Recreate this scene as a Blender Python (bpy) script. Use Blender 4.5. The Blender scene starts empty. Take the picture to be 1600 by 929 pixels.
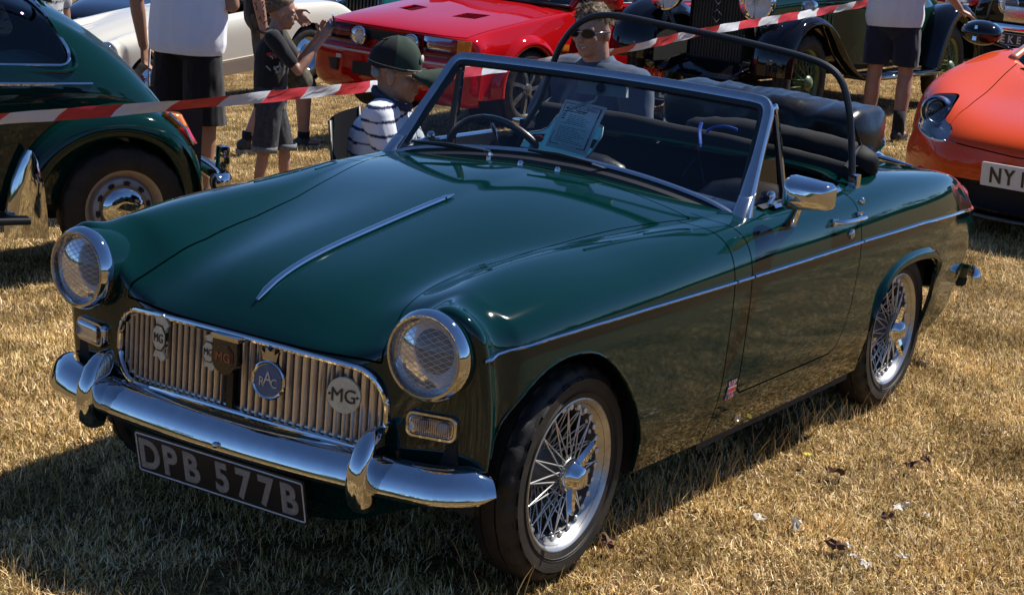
import bpy, bmesh, math, random
import numpy as np
from mathutils import Vector, Matrix, Euler, noise
R = math.radians
random.seed(7); rng = np.random.default_rng(7)
scene = bpy.context.scene
col = scene.collection

# ---------------------------------------------------------------- camera
cam = bpy.data.cameras.new('camera'); camo = bpy.data.objects.new('camera', cam); col.objects.link(camo)
CR = Vector((0.54726639, -0.83337419, 0.07737544)); CU = Vector((0.15126836, 0.18941294, 0.97017556)); CD = Vector((0.82317518, 0.51924002, -0.22972249))
CP = Vector((-3.49409643, -2.64182914, 1.64250895)); FPX = 2845.72
camo.matrix_world = Matrix(((CR.x, CU.x, -CD.x, CP.x), (CR.y, CU.y, -CD.y, CP.y), (CR.z, CU.z, -CD.z, CP.z), (0, 0, 0, 1)))
cam.sensor_width = 36; cam.lens = FPX/1600*36; cam.clip_end = 500; cam.clip_start = 0.05
scene.camera = camo
# ---------------------------------------------------------------- light
SUN = Vector((0.525, -0.232, 0.80)).normalized()
EL = math.asin(SUN.z); AZ = math.atan2(SUN.x, SUN.y)
w = bpy.data.worlds.new('World'); scene.world = w; w.use_nodes = True
nt = w.node_tree; bg = nt.nodes['Background']
sky = nt.nodes.new('ShaderNodeTexSky'); sky.sky_type = 'NISHITA'; sky.sun_disc = False
sky.sun_elevation = EL; sky.sun_rotation = AZ; sky.air_density = 0.85; sky.dust_density = 0.0; sky.ozone_density = 9.0; sky.altitude = 2000
nt.links.new(sky.outputs[0], bg.inputs[0]); bg.inputs[1].default_value = 0.092
sl = bpy.data.lights.new('sun', 'SUN'); sl.energy = 5.0; sl.angle = R(0.53); sl.color = (1, 0.95, 0.87)
so = bpy.data.objects.new('sun', sl); col.objects.link(so); so.rotation_euler = SUN.to_track_quat('Z', 'Y').to_euler()
vs = scene.view_settings; vs.view_transform = 'Standard'; vs.look = 'None'; vs.gamma = 1; vs.exposure = 0.56; vs.use_curve_mapping = False
scene.cycles.max_bounces = 8; scene.cycles.transparent_max_bounces = 16; scene.cycles.caustics_reflective = False; scene.cycles.caustics_refractive = False
scene.cycles.use_denoising = True

def gz(x, y):
    q = y-0.3*x-0.9
    k = 0.18
    s = k*math.log1p(math.exp(min(q/k, 50))) if q/k < 40 else q
    return 0.015-0.17*min(s, 9.0)
def ray(px, py): return CD+(px-800)/FPX*CR-(py-464.5)/FPX*CU
def gp(px, py, dz=0.0):
    v = ray(px, py); t = 1.0
    lo, hi = 2.0, 60.0
    for _ in range(50):
        m = (lo+hi)/2; P = CP+v*m
        if P.z > gz(P.x, P.y)+dz: lo = m
        else: hi = m
    P = CP+v*lo; return P
def at(px, py, d): return CP+ray(px, py)*d
def on(px, py, ax, val):
    v = ray(px, py); return CP+v*((val-CP[ax])/v[ax])
def pix(P):
    v = Vector(P)-CP; z = v.dot(CD); return (800+FPX*v.dot(CR)/z, 464.5-FPX*v.dot(CU)/z, z)

# ---------------------------------------------------------------- materials
MATS = {}
def M(name, c, rough=0.5, metal=0.0, coat=0.0, spec=0.5, bump=None, var=None, c2=None, trans=0.0, emit=None, sheen=0.0, crough=0.02, ior=1.5):
    if name in MATS: return MATS[name]
    m = bpy.data.materials.new(name); m.use_nodes = True; n = m.node_tree.nodes; l = m.node_tree.links
    b = n['Principled BSDF']; b.inputs['Base Color'].default_value = (*c, 1); b.inputs['Roughness'].default_value = rough
    b.inputs['Metallic'].default_value = metal; b.inputs['Coat Weight'].default_value = coat; b.inputs['Coat Roughness'].default_value = crough
    b.inputs['Specular IOR Level'].default_value = spec; b.inputs['Transmission Weight'].default_value = trans; b.inputs['IOR'].default_value = ior
    b.inputs['Sheen Weight'].default_value = sheen
    tc = n.new('ShaderNodeTexCoord')
    if var:
        nz = n.new('ShaderNodeTexNoise'); nz.inputs['Scale'].default_value = var[0]; nz.inputs['Detail'].default_value = 6; nz.inputs['Roughness'].default_value = 0.65
        l.new(tc.outputs['Object'], nz.inputs['Vector'])
        rp = n.new('ShaderNodeValToRGB'); rp.color_ramp.elements[0].position = 0.35; rp.color_ramp.elements[1].position = 0.68
        d = c2 or tuple(x*(1-var[1]) for x in c)
        rp.color_ramp.elements[0].color = (*d, 1); rp.color_ramp.elements[1].color = (*c, 1)
        l.new(nz.outputs['Fac'], rp.inputs[0]); l.new(rp.outputs[0], b.inputs['Base Color'])
        if len(var) > 2:
            mr = n.new('ShaderNodeMapRange'); mr.inputs['To Min'].default_value = rough+var[2]; mr.inputs['To Max'].default_value = max(0.02, rough-var[2])
            l.new(nz.outputs['Fac'], mr.inputs['Value']); l.new(mr.outputs[0], b.inputs['Roughness'])
    if bump:
        nb = n.new('ShaderNodeTexNoise'); nb.inputs['Scale'].default_value = bump[0]; nb.inputs['Detail'].default_value = 4
        l.new(tc.outputs['Object'], nb.inputs['Vector'])
        bp = n.new('ShaderNodeBump'); bp.inputs['Strength'].default_value = bump[1]; bp.inputs['Distance'].default_value = bump[2] if len(bump) > 2 else 0.01
        l.new(nb.outputs['Fac'], bp.inputs['Height']); l.new(bp.outputs[0], b.inputs['Normal'])
    if emit: b.inputs['Emission Color'].default_value = (*emit[:3], 1); b.inputs['Emission Strength'].default_value = emit[3]
    MATS[name] = m; return m
def glassmat(name, tint=(0.8, 0.85, 0.86), rough=0.0, ior=1.5):
    if name in MATS: return MATS[name]
    m = bpy.data.materials.new(name); m.use_nodes = True; n = m.node_tree.nodes; l = m.node_tree.links; n.clear()
    o = n.new('ShaderNodeOutputMaterial'); mx = n.new('ShaderNodeMixShader'); t = n.new('ShaderNodeBsdfTransparent'); g = n.new('ShaderNodeBsdfGlossy'); f = n.new('ShaderNodeFresnel')
    f.inputs['IOR'].default_value = ior; t.inputs[0].default_value = (*tint, 1); g.inputs['Roughness'].default_value = rough
    l.new(f.outputs[0], mx.inputs[0]); l.new(t.outputs[0], mx.inputs[1]); l.new(g.outputs[0], mx.inputs[2]); l.new(mx.outputs[0], o.inputs[0])
    MATS[name] = m; return m
def attrmat(name, rough=0.6, attr='Col', bump=None, spec=0.4, sheen=0.0):
    if name in MATS: return MATS[name]
    m = M(name, (0.5, 0.5, 0.5), rough, spec=spec, bump=bump, sheen=sheen); n = m.node_tree.nodes
    a = n.new('ShaderNodeVertexColor'); a.layer_name = attr; m.node_tree.links.new(a.outputs[0], n['Principled BSDF'].inputs['Base Color']); return m
def paint(name, c, rough=0.35, dust=0.06):
    return M(name, c, 0.16, coat=1.0, spec=0.0, crough=0.04, bump=(7, .03, .002))
CHROME = M('chrome', (0.64, 0.65, 0.665), 0.03, 1.0, var=(30, 0.10, 0.015), bump=(9, 0.02, 0.006))
DCHROME = M('aged_chrome', (0.6, 0.59, 0.56), 0.2, 1.0, var=(60, 0.35, 0.08))
STEEL = M('silver_wheel_paint', (0.55, 0.55, 0.54), 0.32, 0.85, var=(50, 0.25, 0.08))
RUBBER = M('tyre_rubber', (0.011, 0.011, 0.011), 0.6, spec=.28, var=(11, 0.3, 0.1), c2=(0.034, 0.028, 0.021), bump=(160, 0.3, 0.002))
TRIMRUB = M('black_rubber', (0.012, 0.012, 0.013), 0.45, bump=(90, 0.1, 0.002))
VINYL = M('black_vinyl', (0.007, 0.007, 0.008), 0.36, bump=(22, 0.35, 0.01), var=(14, 0.3, 0.08))
DARK = M('dark_interior', (0.008, 0.008, 0.009), 0.7)
BRG = paint('racing_green_paint', (0.0007, 0.0185, 0.0165), 0.42); BRG.node_tree.nodes['Principled BSDF'].inputs['Coat IOR'].default_value = 1.5
GLASS = glassmat('clear_glass', (0.82, 0.86, 0.87))
TGLASS = glassmat('tinted_glass', (0.35, 0.4, 0.42))
LENS = glassmat('lens_glass', (0.95, 0.95, 0.95))
_n = LENS.node_tree.nodes; _l = LENS.node_tree.links; _d = _n.new('ShaderNodeBsdfDiffuse'); _d.inputs[0].default_value = (.75, .76, .78, 1); _x = _n.new('ShaderNodeMixShader'); _x.inputs[0].default_value = .16; _o = _n['Material Output']; _l.new(_o.inputs[0].links[0].from_socket, _x.inputs[1]); _l.new(_d.outputs[0], _x.inputs[2]); _l.new(_x.outputs[0], _o.inputs[0])
WHITEP = M('white_print', (0.6, 0.6, 0.57), 0.5, var=(80, 0.25))
BLACKP = M('black_print', (0.012, 0.012, 0.012), 0.4)

# ---------------------------------------------------------------- mesh helpers
def link(o, parent=None):
    col.objects.link(o)
    if parent is not None: o.parent = parent
    return o
def empty(name, loc=(0, 0, 0), rz=0, label=None, cat=None, group=None, sc=1.0, parent=None):
    o = bpy.data.objects.new(name, None); o.empty_display_size = 0.1; o.location = loc; o.rotation_euler = (0, 0, rz); o.scale = (sc, sc, sc)
    link(o, parent); tag(o, label, cat, group); return o
def tag(o, label=None, cat=None, group=None, kind=None):
    if label: o['label'] = label
    if cat: o['category'] = cat
    if group: o['group'] = group
    if kind: o['kind'] = kind
    return o
def mesh(name, V, F, mat, parent=None, smooth=True, angle=None, colr=None):
    me = bpy.data.meshes.new(name)
    me.from_pydata([tuple(v) for v in V], [], [tuple(int(i) for i in f) for f in F])
    if mat is not None:
        for mm in (mat if isinstance(mat, (list, tuple)) else [mat]): me.materials.append(mm)
    if smooth:
        me.polygons.foreach_set('use_smooth', [True]*len(me.polygons))
    if angle is not None: me.set_sharp_from_angle(angle=R(angle))
    if colr is not None:
        ca = me.color_attributes.new('Col', 'FLOAT_COLOR', 'POINT')
        a = np.ones((len(V), 4), np.float32); a[:, :3] = colr; ca.data.foreach_set('color', a.ravel())
    me.update()
    o = bpy.data.objects.new(name, me); link(o, parent); return o
class G:
    """collects shapes into one mesh"""
    def __init__(s): s.V = []; s.F = []
    def add(s, V, F):
        o = len(s.V); s.V += [tuple(v) for v in V]; s.F += [tuple(i+o for i in f) for f in F]; return s
    def obj(s, name, mat, parent=None, smooth=True, angle=35): return mesh(name, s.V, s.F, mat, parent, smooth, angle if smooth else None)
def frame(t, up=(0, 0, 1)):
    t = Vector(t).normalized(); u = Vector(up)
    if abs(t.dot(u)) > 0.98: u = Vector((1, 0, 0))
    n = t.cross(u).normalized(); return n, n.cross(t).normalized()
def tube(path, r, n=10, closed=False, caps=True, flat=1.0, up=(0, 0, 1)):
    P = [Vector(p) for p in path]; m = len(P); V = []; F = []
    rr = r if isinstance(r, (list, tuple, np.ndarray)) else [r]*m
    for i in range(m):
        a = P[(i-1) % m] if closed or i > 0 else P[i]; b = P[(i+1) % m] if closed or i < m-1 else P[i]
        A, B = frame(b-a, up)
        for k in range(n):
            th = 2*math.pi*k/n; V.append(P[i]+A*(rr[i]*math.cos(th))+B*(rr[i]*flat*math.sin(th)))
    for i in range(m if closed else m-1):
        j = (i+1) % m
        for k in range(n): F.append((i*n+k, i*n+(k+1) % n, j*n+(k+1) % n, j*n+k))
    if caps and not closed:
        F.append(tuple(range(n))[::-1]); F.append(tuple((m-1)*n+k for k in range(n)))
    return V, F
def lathe(prof, n=32, axis='y', c=(0, 0, 0), cap=False, a0=0, a1=2*math.pi):
    """prof: (along, radius) along the axis"""
    V = []; F = []; full = abs(a1-a0-2*math.pi) < 1e-6; N = n if full else n+1
    for (h, r) in prof:
        for k in range(N):
            t = a0+(a1-a0)*k/n; a, b = r*math.cos(t), r*math.sin(t)
            p = {'y': (a, h, b), 'x': (h, a, b), 'z': (a, b, h)}[axis]
            V.append((p[0]+c[0], p[1]+c[1], p[2]+c[2]))
    for i in range(len(prof)-1):
        for k in range(n): F.append((i*N+k, i*N+(k+1) % N, (i+1)*N+(k+1) % N, (i+1)*N+k))
    if cap: F.append(tuple(range(N))); F.append(tuple((len(prof)-1)*N+k for k in range(N))[::-1])
    return V, F
def boxm(c, s, rot=None, bev=0.0):
    bm = bmesh.new(); bmesh.ops.create_cube(bm, size=1)
    for v in bm.verts: v.co = Vector((v.co.x*s[0], v.co.y*s[1], v.co.z*s[2]))
    if bev: bmesh.ops.bevel(bm, geom=list(bm.edges), offset=bev, segments=2, profile=0.7, affect='EDGES')
    Mx = Matrix.Translation(c) @ ((rot if isinstance(rot, Matrix) else Euler(rot).to_matrix()).to_4x4() if rot is not None else Matrix())
    bm.transform(Mx); V = [tuple(v.co) for v in bm.verts]; F = [tuple(v.index for v in f.verts) for f in bm.faces]
    bm.verts.index_update(); F = [tuple(v.index for v in f.verts) for f in bm.faces]; bm.free(); return V, F
def ell(c, s, n=16, m=10, rot=None):
    V = []; F = []; Rm = (rot if isinstance(rot, Matrix) else Euler(rot).to_matrix()) if rot is not None else Matrix.Identity(3)
    for i in range(m+1):
        ph = math.pi*i/m
        for k in range(n):
            t = 2*math.pi*k/n; V.append(Vector(c)+Rm @ Vector((s[0]*math.sin(ph)*math.cos(t), s[1]*math.sin(ph)*math.sin(t), s[2]*math.cos(ph))))
    for i in range(m):
        for k in range(n): F.append((i*n+k, (i+1)*n+k, (i+1)*n+(k+1) % n, i*n+(k+1) % n))
    return V, F
def loft(rings, closed=True, caps=False):
    n = len(rings[0]); V = [p for r in rings for p in r]; F = []
    for i in range(len(rings)-1):
        for k in range(n if closed else n-1): F.append((i*n+k, i*n+(k+1) % n, (i+1)*n+(k+1) % n, (i+1)*n+k))
    if caps: F.append(tuple(range(n))[::-1]); F.append(tuple((len(rings)-1)*n+k for k in range(n)))
    return V, F
def rrect(w, h, r, n=6):
    out = []
    for cx, cy, a in ((w-r, h-r, 0), (-w+r, h-r, 90), (-w+r, -h+r, 180), (w-r, -h+r, 270)):
        for k in range(n+1): t = R(a+90*k/n); out.append((cx+r*math.cos(t), cy+r*math.sin(t)))
    return out
def smoothp(P, n=8, closed=False):
    P = [Vector(p) for p in P]; m = len(P); out = []
    for i in range(m if closed else m-1):
        g = (lambda k: P[k % m]) if closed else (lambda k: P[min(max(k, 0), m-1)])
        a, b, c, d = g(i-1), g(i), g(i+1), g(i+2)
        for k in range(n):
            t = k/n; out.append(0.5*((2*b)+(c-a)*t+(2*a-5*b+4*c-d)*t*t+(3*b-a-3*c+d)*t**3))
    if not closed: out.append(P[-1])
    return out
def evalmesh(me, mods):
    o = bpy.data.objects.new('temporary', me); col.objects.link(o)
    for ty, kw in mods:
        md = o.modifiers.new('m', ty)
        for k, v in kw.items(): setattr(md, k, v)
    dg = bpy.context.evaluated_depsgraph_get(); e = o.evaluated_get(dg); m2 = e.to_mesh()
    n = len(m2.vertices); V = np.empty(n*3); m2.vertices.foreach_get('co', V); V = V.reshape(-1, 3)
    NN = np.empty(n*3); m2.vertices.foreach_get('normal', NN); NN = NN.reshape(-1, 3)
    F = [tuple(p.vertices) for p in m2.polygons]
    e.to_mesh_clear(); bpy.data.objects.remove(o); return V, NN, F
def subd(V, F, lv=3, fit=4):
    V = np.array(V, float); cage = V.copy()
    def ev(C, l):
        me = bpy.data.meshes.new('temporary'); me.from_pydata(C.tolist(), [], F); r = evalmesh(me, [('SUBSURF', dict(levels=l, render_levels=l))]); bpy.data.meshes.remove(me); return r
    for _ in range(fit):
        L, _, _ = ev(cage, 2); cage += 0.85*(V-L[:len(V)])
    return ev(cage, lv)
def weld(V, F, tol=1e-5):
    key = {}; idx = []; W = []
    for v in V:
        k = (round(v[0]/tol), round(v[1]/tol), round(v[2]/tol))
        if k not in key: key[k] = len(W); W.append(tuple(v))
        idx.append(key[k])
    F2 = []
    for f in F:
        g = []
        for i in f:
            j = idx[i]
            if j not in g: g.append(j)
        if len(g) > 2: F2.append(tuple(g))
    return W, F2
def clip(S, d):
    """S=(V,N,F); keeps the side where d(V)>=0, cutting faces"""
    V, N, F = S; D = d(V); V = list(V); N = list(N); keep = []; cache = {}
    pos = D >= 0
    def cut(a, b):
        k = (a, b) if a < b else (b, a)
        if k in cache: return cache[k]
        t = D[k[0]]/(D[k[0]]-D[k[1]]); V.append(V[k[0]]*(1-t)+V[k[1]]*t); n = N[k[0]]*(1-t)+N[k[1]]*t; N.append(n/(np.linalg.norm(n)+1e-9)); cache[k] = len(V)-1; return cache[k]
    for f in F:
        s = sum(1 for i in f if pos[i])
        if s == len(f): keep.append(f)
        elif s:
            g = []; m = len(f)
            for i in range(m):
                a, b = f[i], f[(i+1) % m]
                if pos[a]: g.append(a)
                if pos[a] != pos[b]: g.append(cut(a, b))
            if len(g) > 2: keep.append(tuple(g))
    V = np.array(V); N = np.array(N); used = sorted({i for f in keep for i in f}); mp = {i: k for k, i in enumerate(used)}
    return V[used], N[used], [tuple(mp[i] for i in f) for f in keep]
def sdpoly(P, poly):
    P = np.asarray(P, float); poly = np.asarray(poly, float); d = np.full(len(P), 1e9); ins = np.zeros(len(P), bool)
    for i in range(len(poly)):
        a, b = poly[i], poly[(i+1) % len(poly)]; e = b-a; w_ = P-a; t = np.clip((w_ @ e)/(e @ e+1e-12), 0, 1); q = w_-t[:, None]*e; d = np.minimum(d, (q**2).sum(1))
        c1 = (a[1] > P[:, 1]) != (b[1] > P[:, 1])
        with np.errstate(divide='ignore', invalid='ignore'):
            xc = (b[0]-a[0])*(P[:, 1]-a[1])/(b[1]-a[1])+a[0]
        ins ^= c1 & (P[:, 0] < xc)
    d = np.sqrt(d); return np.where(ins, -d, d)
def shell(name, S, mat, parent, t=0.012, flange=True):
    V, N, F = S; V2 = [tuple(v) for v in V]; F2 = list(F)
    if flange:
        cnt = {}
        for f in F:
            for i in range(len(f)):
                a, b = f[i], f[(i+1) % len(f)]; cnt[(a, b)] = cnt.get((a, b), 0)+1
        bd = [e for e in cnt if (e[1], e[0]) not in cnt]; mp = {}
        for a, b in bd:
            q = []
            for i in (a, b):
                if i not in mp:
                    mp[i] = len(V2); V2.append(tuple(V[i])); V2.append(tuple(V[i]-N[i]*t))
                q.append(mp[i])
            F2.append((q[1], q[0], q[0]+1, q[1]+1))
    return mesh(name, V2, F2, mat, parent, True)
def textmesh(s, size, depth=0.0, bold=0.0, sx=1.0, spacing=1.0):
    c = bpy.data.curves.new('temporary', 'FONT'); c.body = s; c.size = size; c.extrude = depth; c.offset = bold; c.align_x = 'CENTER'; c.align_y = 'CENTER'; c.resolution_u = 4; c.space_character = spacing
    o = bpy.data.objects.new('temporary', c); col.objects.link(o); dg = bpy.context.evaluated_depsgraph_get(); m = o.evaluated_get(dg).to_mesh()
    V = [Vector((v.co.x*sx, v.co.y, v.co.z)) for v in m.vertices]; F = [tuple(p.vertices) for p in m.polygons]
    o.evaluated_get(dg).to_mesh_clear(); bpy.data.objects.remove(o); bpy.data.curves.remove(c)
    xs = [v.x for v in V]; ys = [v.y for v in V]
    if V:
        cx, cy = (min(xs)+max(xs))/2, (min(ys)+max(ys))/2
        V = [v-Vector((cx, cy, 0)) for v in V]
    return V, F
def place(V, o, ex, ey, ez=None):
    ex = Vector(ex); ey = Vector(ey); ez = Vector(ez) if ez is not None else ex.cross(ey)
    return [Vector(o)+ex*v[0]+ey*v[1]+ez*v[2] for v in V]
def dup(o, parent=None, **kw):
    c = o.copy(); col.objects.link(c); c.parent = parent
    for k, v in kw.items(): setattr(c, k, v)
    for ch in list(o.children): dup(ch, c)
    return c
# ================================================================ THE GREEN SPORTS CAR
from mathutils.bvhtree import BVHTree
def boxcage(P, k, FR, RE):
    """P[r][c] half sections (y>=0), corner column k; FR/RE[f][c] rows down the front and rear faces. Returns V,F mirrored."""
    nr, nc = len(P), len(P[0]); V = []; F = []
    def quad(a, b, c, d, m): F.append((a, b, c, d) if not m else (d, c, b, a))
    for mir in (0, 1):
        s = -1 if mir else 1; idx = {}
        def g(key, p):
            if key not in idx: idx[key] = len(V); V.append((p[0], p[1]*s, p[2]))
            return idx[key]
        A = lambda r, c: g(('t', r, c), P[r][c])
        Fn = lambda f, c: A(0, c) if f == 0 else (A(0, k+f) if c == k else g(('f', f, c), FR[f-1][c]))
        Rn = lambda f, c: A(nr-1, c) if f == 0 else (A(nr-1, k+f) if c == k else g(('r', f, c), RE[f-1][c]))
        for r in range(nr-1):
            for c in range(nc-1): quad(A(r, c), A(r+1, c), A(r+1, c+1), A(r, c+1), mir)
        for f in range(nc-1-k):
            for c in range(k):
                if FR: quad(Fn(f, c), Fn(f, c+1), Fn(f+1, c+1), Fn(f+1, c), mir)
                if RE: quad(Rn(f, c), Rn(f+1, c), Rn(f+1, c+1), Rn(f, c+1), mir)
    V, F = weld(V, F)
    F = [f if len(set(f)) > 2 else f for f in F]
    a, b, c = [Vector(V[i]) for i in F[0][:3]]
    if (b-a).cross(c-a).z < 0: F = [f[::-1] for f in F]
    return V, F

car = empty('sports_car', (0, 0, 0), 0, 'dark green open classic sports car with wire wheels, chrome bumper and black number plate', 'car')
X = [-.25, -.12, .05, .22, .42, .64, .82, .95, 1.25, 1.52, 1.75, 2.0, 2.3, 2.58, 2.74]
Z0 = [.694, .722, .749, .774, .80, .820, .826, .826, .84, .84, .82, .80, .775, .735, .66]
Z1 = [.691, .719, .746, .771, .798, .818, .823, .824, .84, .84, .82, .80, .773, .733, .658]
Y2 = [.285, .30, .325, .365, .42, .455, .46, .45, .42, .42, .42, .42, .40, .38, .36]
Z2 = [.672, .702, .727, .750, .775, .791, .798, .803, .82, .83, .815, .797, .770, .73, .652]
Y3 = [.405, .415, .425, .445, .49, .535, .55, .53, .52, .52, .52, .52, .49, .45, .42]
Z3 = [.712, .742, .757, .766, .774, .782, .786, .80, .81, .81, .807, .793, .768, .728, .648]
Y4 = [.50, .503, .508, .52, .56, .60, .615, .618, .615, .61, .60, .59, .575, .555, .50]
Z4 = [.740, .754, .766, .771, .775, .777, .779, .783, .787, .79, .793, .787, .764, .722, .64]
Y5 = [.592, .605, .618, .63, .648, .66, .667, .668, .668, .665, .66, .65, .635, .60, .55]
Z5 = [.706, .724, .734, .738, .742, .745, .748, .75, .752, .755, .755, .748, .728, .69, .615]
Y6 = [.642, .658, .672, .681, .689, .694, .696, .697, .697, .695, .69, .68, .66, .625, .575]
Z6 = [.642, .648, .652, .655, .657, .658, .658, .658, .657, .655, .65, .643, .628, .608, .57]
Y7 = [.645, .66, .672, .681, .688, .693, .695, .696, .696, .694, .69, .68, .66, .622, .58]
Z7 = [.49]*13+[.48, .47]
Y8 = [.635, .65, .662, .67, .677, .682, .684, .685, .685, .683, .679, .67, .648, .608, .57]
Z8 = [.34]*13+[.35, .37]
Y9 = [.61, .62, .63, .636, .64, .645, .647, .648, .648, .646, .643, .636, .618, .59, .555]
Z9 = [.215]*13+[.24, .29]
rows = [[(-.462, 0, .568), (-.458, .15, .569), (-.438, .28, .574), (-.408, .39, .606), (-.414, .506, .713), (-.408, .577, .686), (-.398, .602, .625), (-.37, .608, .47), (-.36, .60, .35), (-.335, .585, .285)],
        [(-.41, 0, .618), (-.405, .15, .617), (-.39, .28, .610), (-.367, .40, .642), (-.362, .503, .7225), (-.352, .584, .694), (-.346, .617, .628), (-.325, .622, .475), (-.318, .612, .345), (-.305, .592, .25)],
        [(-.345, 0, .660), (-.34, .15, .658), (-.33, .28, .643), (-.31, .402, .678), (-.295, .501, .7325), (-.29, .588, .701), (-.285, .63, .636), (-.285, .634, .48), (-.28, .624, .342), (-.275, .602, .225)]]
for i, x in enumerate(X):
    rows.append([(x, 0, Z0[i]), (x, .155, Z1[i]), (x, Y2[i], Z2[i]), (x, Y3[i], Z3[i]), (x, Y4[i], Z4[i]), (x, Y5[i], Z5[i]), (x, Y6[i], Z6[i]), (x, Y7[i], Z7[i]), (x, Y8[i], Z8[i]), (x, Y9[i], Z9[i])])
rows[-1][5:] = [(2.765, .552, .615), (2.80, .577, .57), (2.805, .58, .47), (2.785, .572, .37), (2.735, .556, .285)]
rows[-1][4] = (2.745, .505, .64)
fr = [[(-.470, 0, .525), (-.466, .15, .526), (-.446, .28, .53), (-.412, .40, .56)],
      [(-.472, 0, .485), (-.468, .15, .485), (-.448, .28, .485), (-.414, .40, .50)],
      [(-.470, 0, .41), (-.466, .15, .41), (-.447, .28, .41), (-.414, .41, .42)],
      [(-.455, 0, .31), (-.451, .15, .31), (-.434, .28, .315), (-.404, .415, .325)],
      [(-.40, 0, .165), (-.397, .15, .167), (-.388, .285, .18), (-.372, .42, .235)]]
re_ = [[(2.81, 0, .59), (2.81, .15, .59), (2.80, .34, .58), (2.80, .44, .585)], [(2.84, 0, .53), (2.84, .15, .53), (2.83, .34, .53), (2.835, .47, .53)],
       [(2.845, 0, .46), (2.845, .15, .46), (2.835, .34, .46), (2.84, .47, .46)], [(2.835, 0, .37), (2.835, .15, .37), (2.825, .34, .37), (2.825, .47, .37)],
       [(2.79, 0, .27), (2.79, .15, .27), (2.78, .34, .27), (2.765, .47, .28)]]
cv, cf = boxcage(rows, 4, fr, re_)
S0 = subd(cv, cf, 4, 5)
BVH = BVHTree.FromPolygons([tuple(v) for v in S0[0]], S0[2])
def hit(o, d):
    h = BVH.ray_cast(Vector(o), Vector(d)); return (h[0], h[1]) if h[0] is not None else (Vector(o), Vector((0, 0, 1)))
def side(x, z, s=-1): return hit((x, 2*s, z), (0, -s, 0))
def top(x, y): return hit((x, y, 2), (0, 0, -1))
def front(y, z): return hit((-2, y, z), (1, 0, 0))
farch = [(-.345, .10), (-.342, .22), (-.337, .35), (-.313, .45), (-.262, .52), (-.19, .570), (-.10, .592), (0, .582), (.09, .537), (.17, .467), (.24, .375), (.285, .28), (.305, .20), (.32, .10)]
rarch = [(1.70, .10), (1.68, .22), (1.665, .35), (1.69, .44), (1.757, .503), (1.86, .527), (2.0, .530), (2.15, .515), (2.24, .485), (2.268, .43), (2.245, .30), (2.235, .2), (2.24, .10)]
farch = [tuple(p)[:2] for p in smoothp([(a, b, 0) for a, b in farch], 5)]; rarch = [tuple(p)[:2] for p in smoothp([(a, b, 0) for a, b in rarch], 5)]
bonp = [(-.9, .395), (-.43, .385), (-.3, .345), (-.2, .335), (0, .35), (.2, .385), (.44, .445), (.6, .495), (.700, .525), (.708, .512), (.735, .44), (.79, .25), (.815, .12), (.825, 0), (.825, -.3), (-.9, -.3)]
cock = [(.93, -.3), (.93, .45), (.97, .555), (1.02, .588), (1.50, .588), (1.575, .565), (1.60, .50), (1.60, -.3)]
doorp = [(.750, .355), (.750, .95), (1.481, .95), (1.479, .60), (1.462, .47), (1.435, .40), (1.40, .352), (1.36, .335), (.772, .335)]
grl = lambda V: np.hypot(np.maximum(np.abs(V[:, 1])-.322, 0), np.maximum(np.abs(V[:, 2]-.480+.02*(V[:, 1]/.4)**2)-.008, 0))-.082
A_ = np.abs
dar = lambda V: np.where((A_(V[:, 1]) > .43), np.minimum(sdpoly(V[:, [0, 2]], farch), sdpoly(V[:, [0, 2]], rarch)), 1)
dck = lambda V: np.where(V[:, 2] > .70, sdpoly(np.c_[V[:, 0], A_(V[:, 1])], cock), 1)
dgr = lambda V: np.where(V[:, 0] < -.3, grl(V), 1)
ddo = lambda V: np.where(A_(V[:, 1]) > .5, sdpoly(V[:, [0, 2]], doorp), 1)
dbo = lambda V: np.where((V[:, 0] < 1.0) & (V[:, 2] > .5), np.maximum(sdpoly(np.c_[V[:, 0], A_(V[:, 1])], bonp), np.where(V[:, 0] < -.3, .574-V[:, 2], -1)), 1)
S1 = clip(S0, dar); S1 = clip(S1, dck); S1 = clip(S1, dgr)
gapw = .0025
SB = clip(S1, lambda V: -dbo(V)-gapw)
shell('bonnet', SB, BRG, car)
SR = clip(S1, lambda V: dbo(V)-gapw)
SD = clip(SR, lambda V: -ddo(V)-gapw)
for s in (-1, 1): shell('door', clip(SD, lambda V: V[:, 1]*s), BRG, car)
SR = clip(SR, lambda V: ddo(V)-gapw)
wl = lambda V: np.where((A_(V[:, 1]) > .585) | (V[:, 0] < .3), .652-V[:, 0], np.minimum(.652-V[:, 0], A_(V[:, 1])-.585))
fp = lambda V: np.where(V[:, 0] < -.25, np.minimum(.47-A_(V[:, 1]), .60-V[:, 2]), -1)
SW = clip(SR, lambda V: np.where(V[:, 0] < .66, .652-gapw-V[:, 0], -1))
SP = clip(SW, fp); shell('front_panel', SP, BRG, car)
SW = clip(SW, lambda V: -fp(V))
for s in (-1, 1): shell('front_wing', clip(SW, lambda V: V[:, 1]*s), BRG, car)
SS = clip(SR, lambda V: V[:, 0]-.652-gapw)
SC = clip(SS, lambda V: 1.2-V[:, 0]); shell('scuttle', SC, BRG, car)
SQ = clip(SS, lambda V: V[:, 0]-1.2)
bl = [(1.80, -.3), (1.80, .38), (1.85, .43), (2.5, .40), (2.62, .34), (2.66, -.3)]
dbl = lambda V: np.where(V[:, 2] > .6, sdpoly(np.c_[V[:, 0], A_(V[:, 1])], bl), 1)
shell('boot_lid', clip(SQ, lambda V: -dbl(V)-gapw), BRG, car)
shell('rear_body', clip(SQ, lambda V: dbl(V)-gapw), BRG, car)
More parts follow.
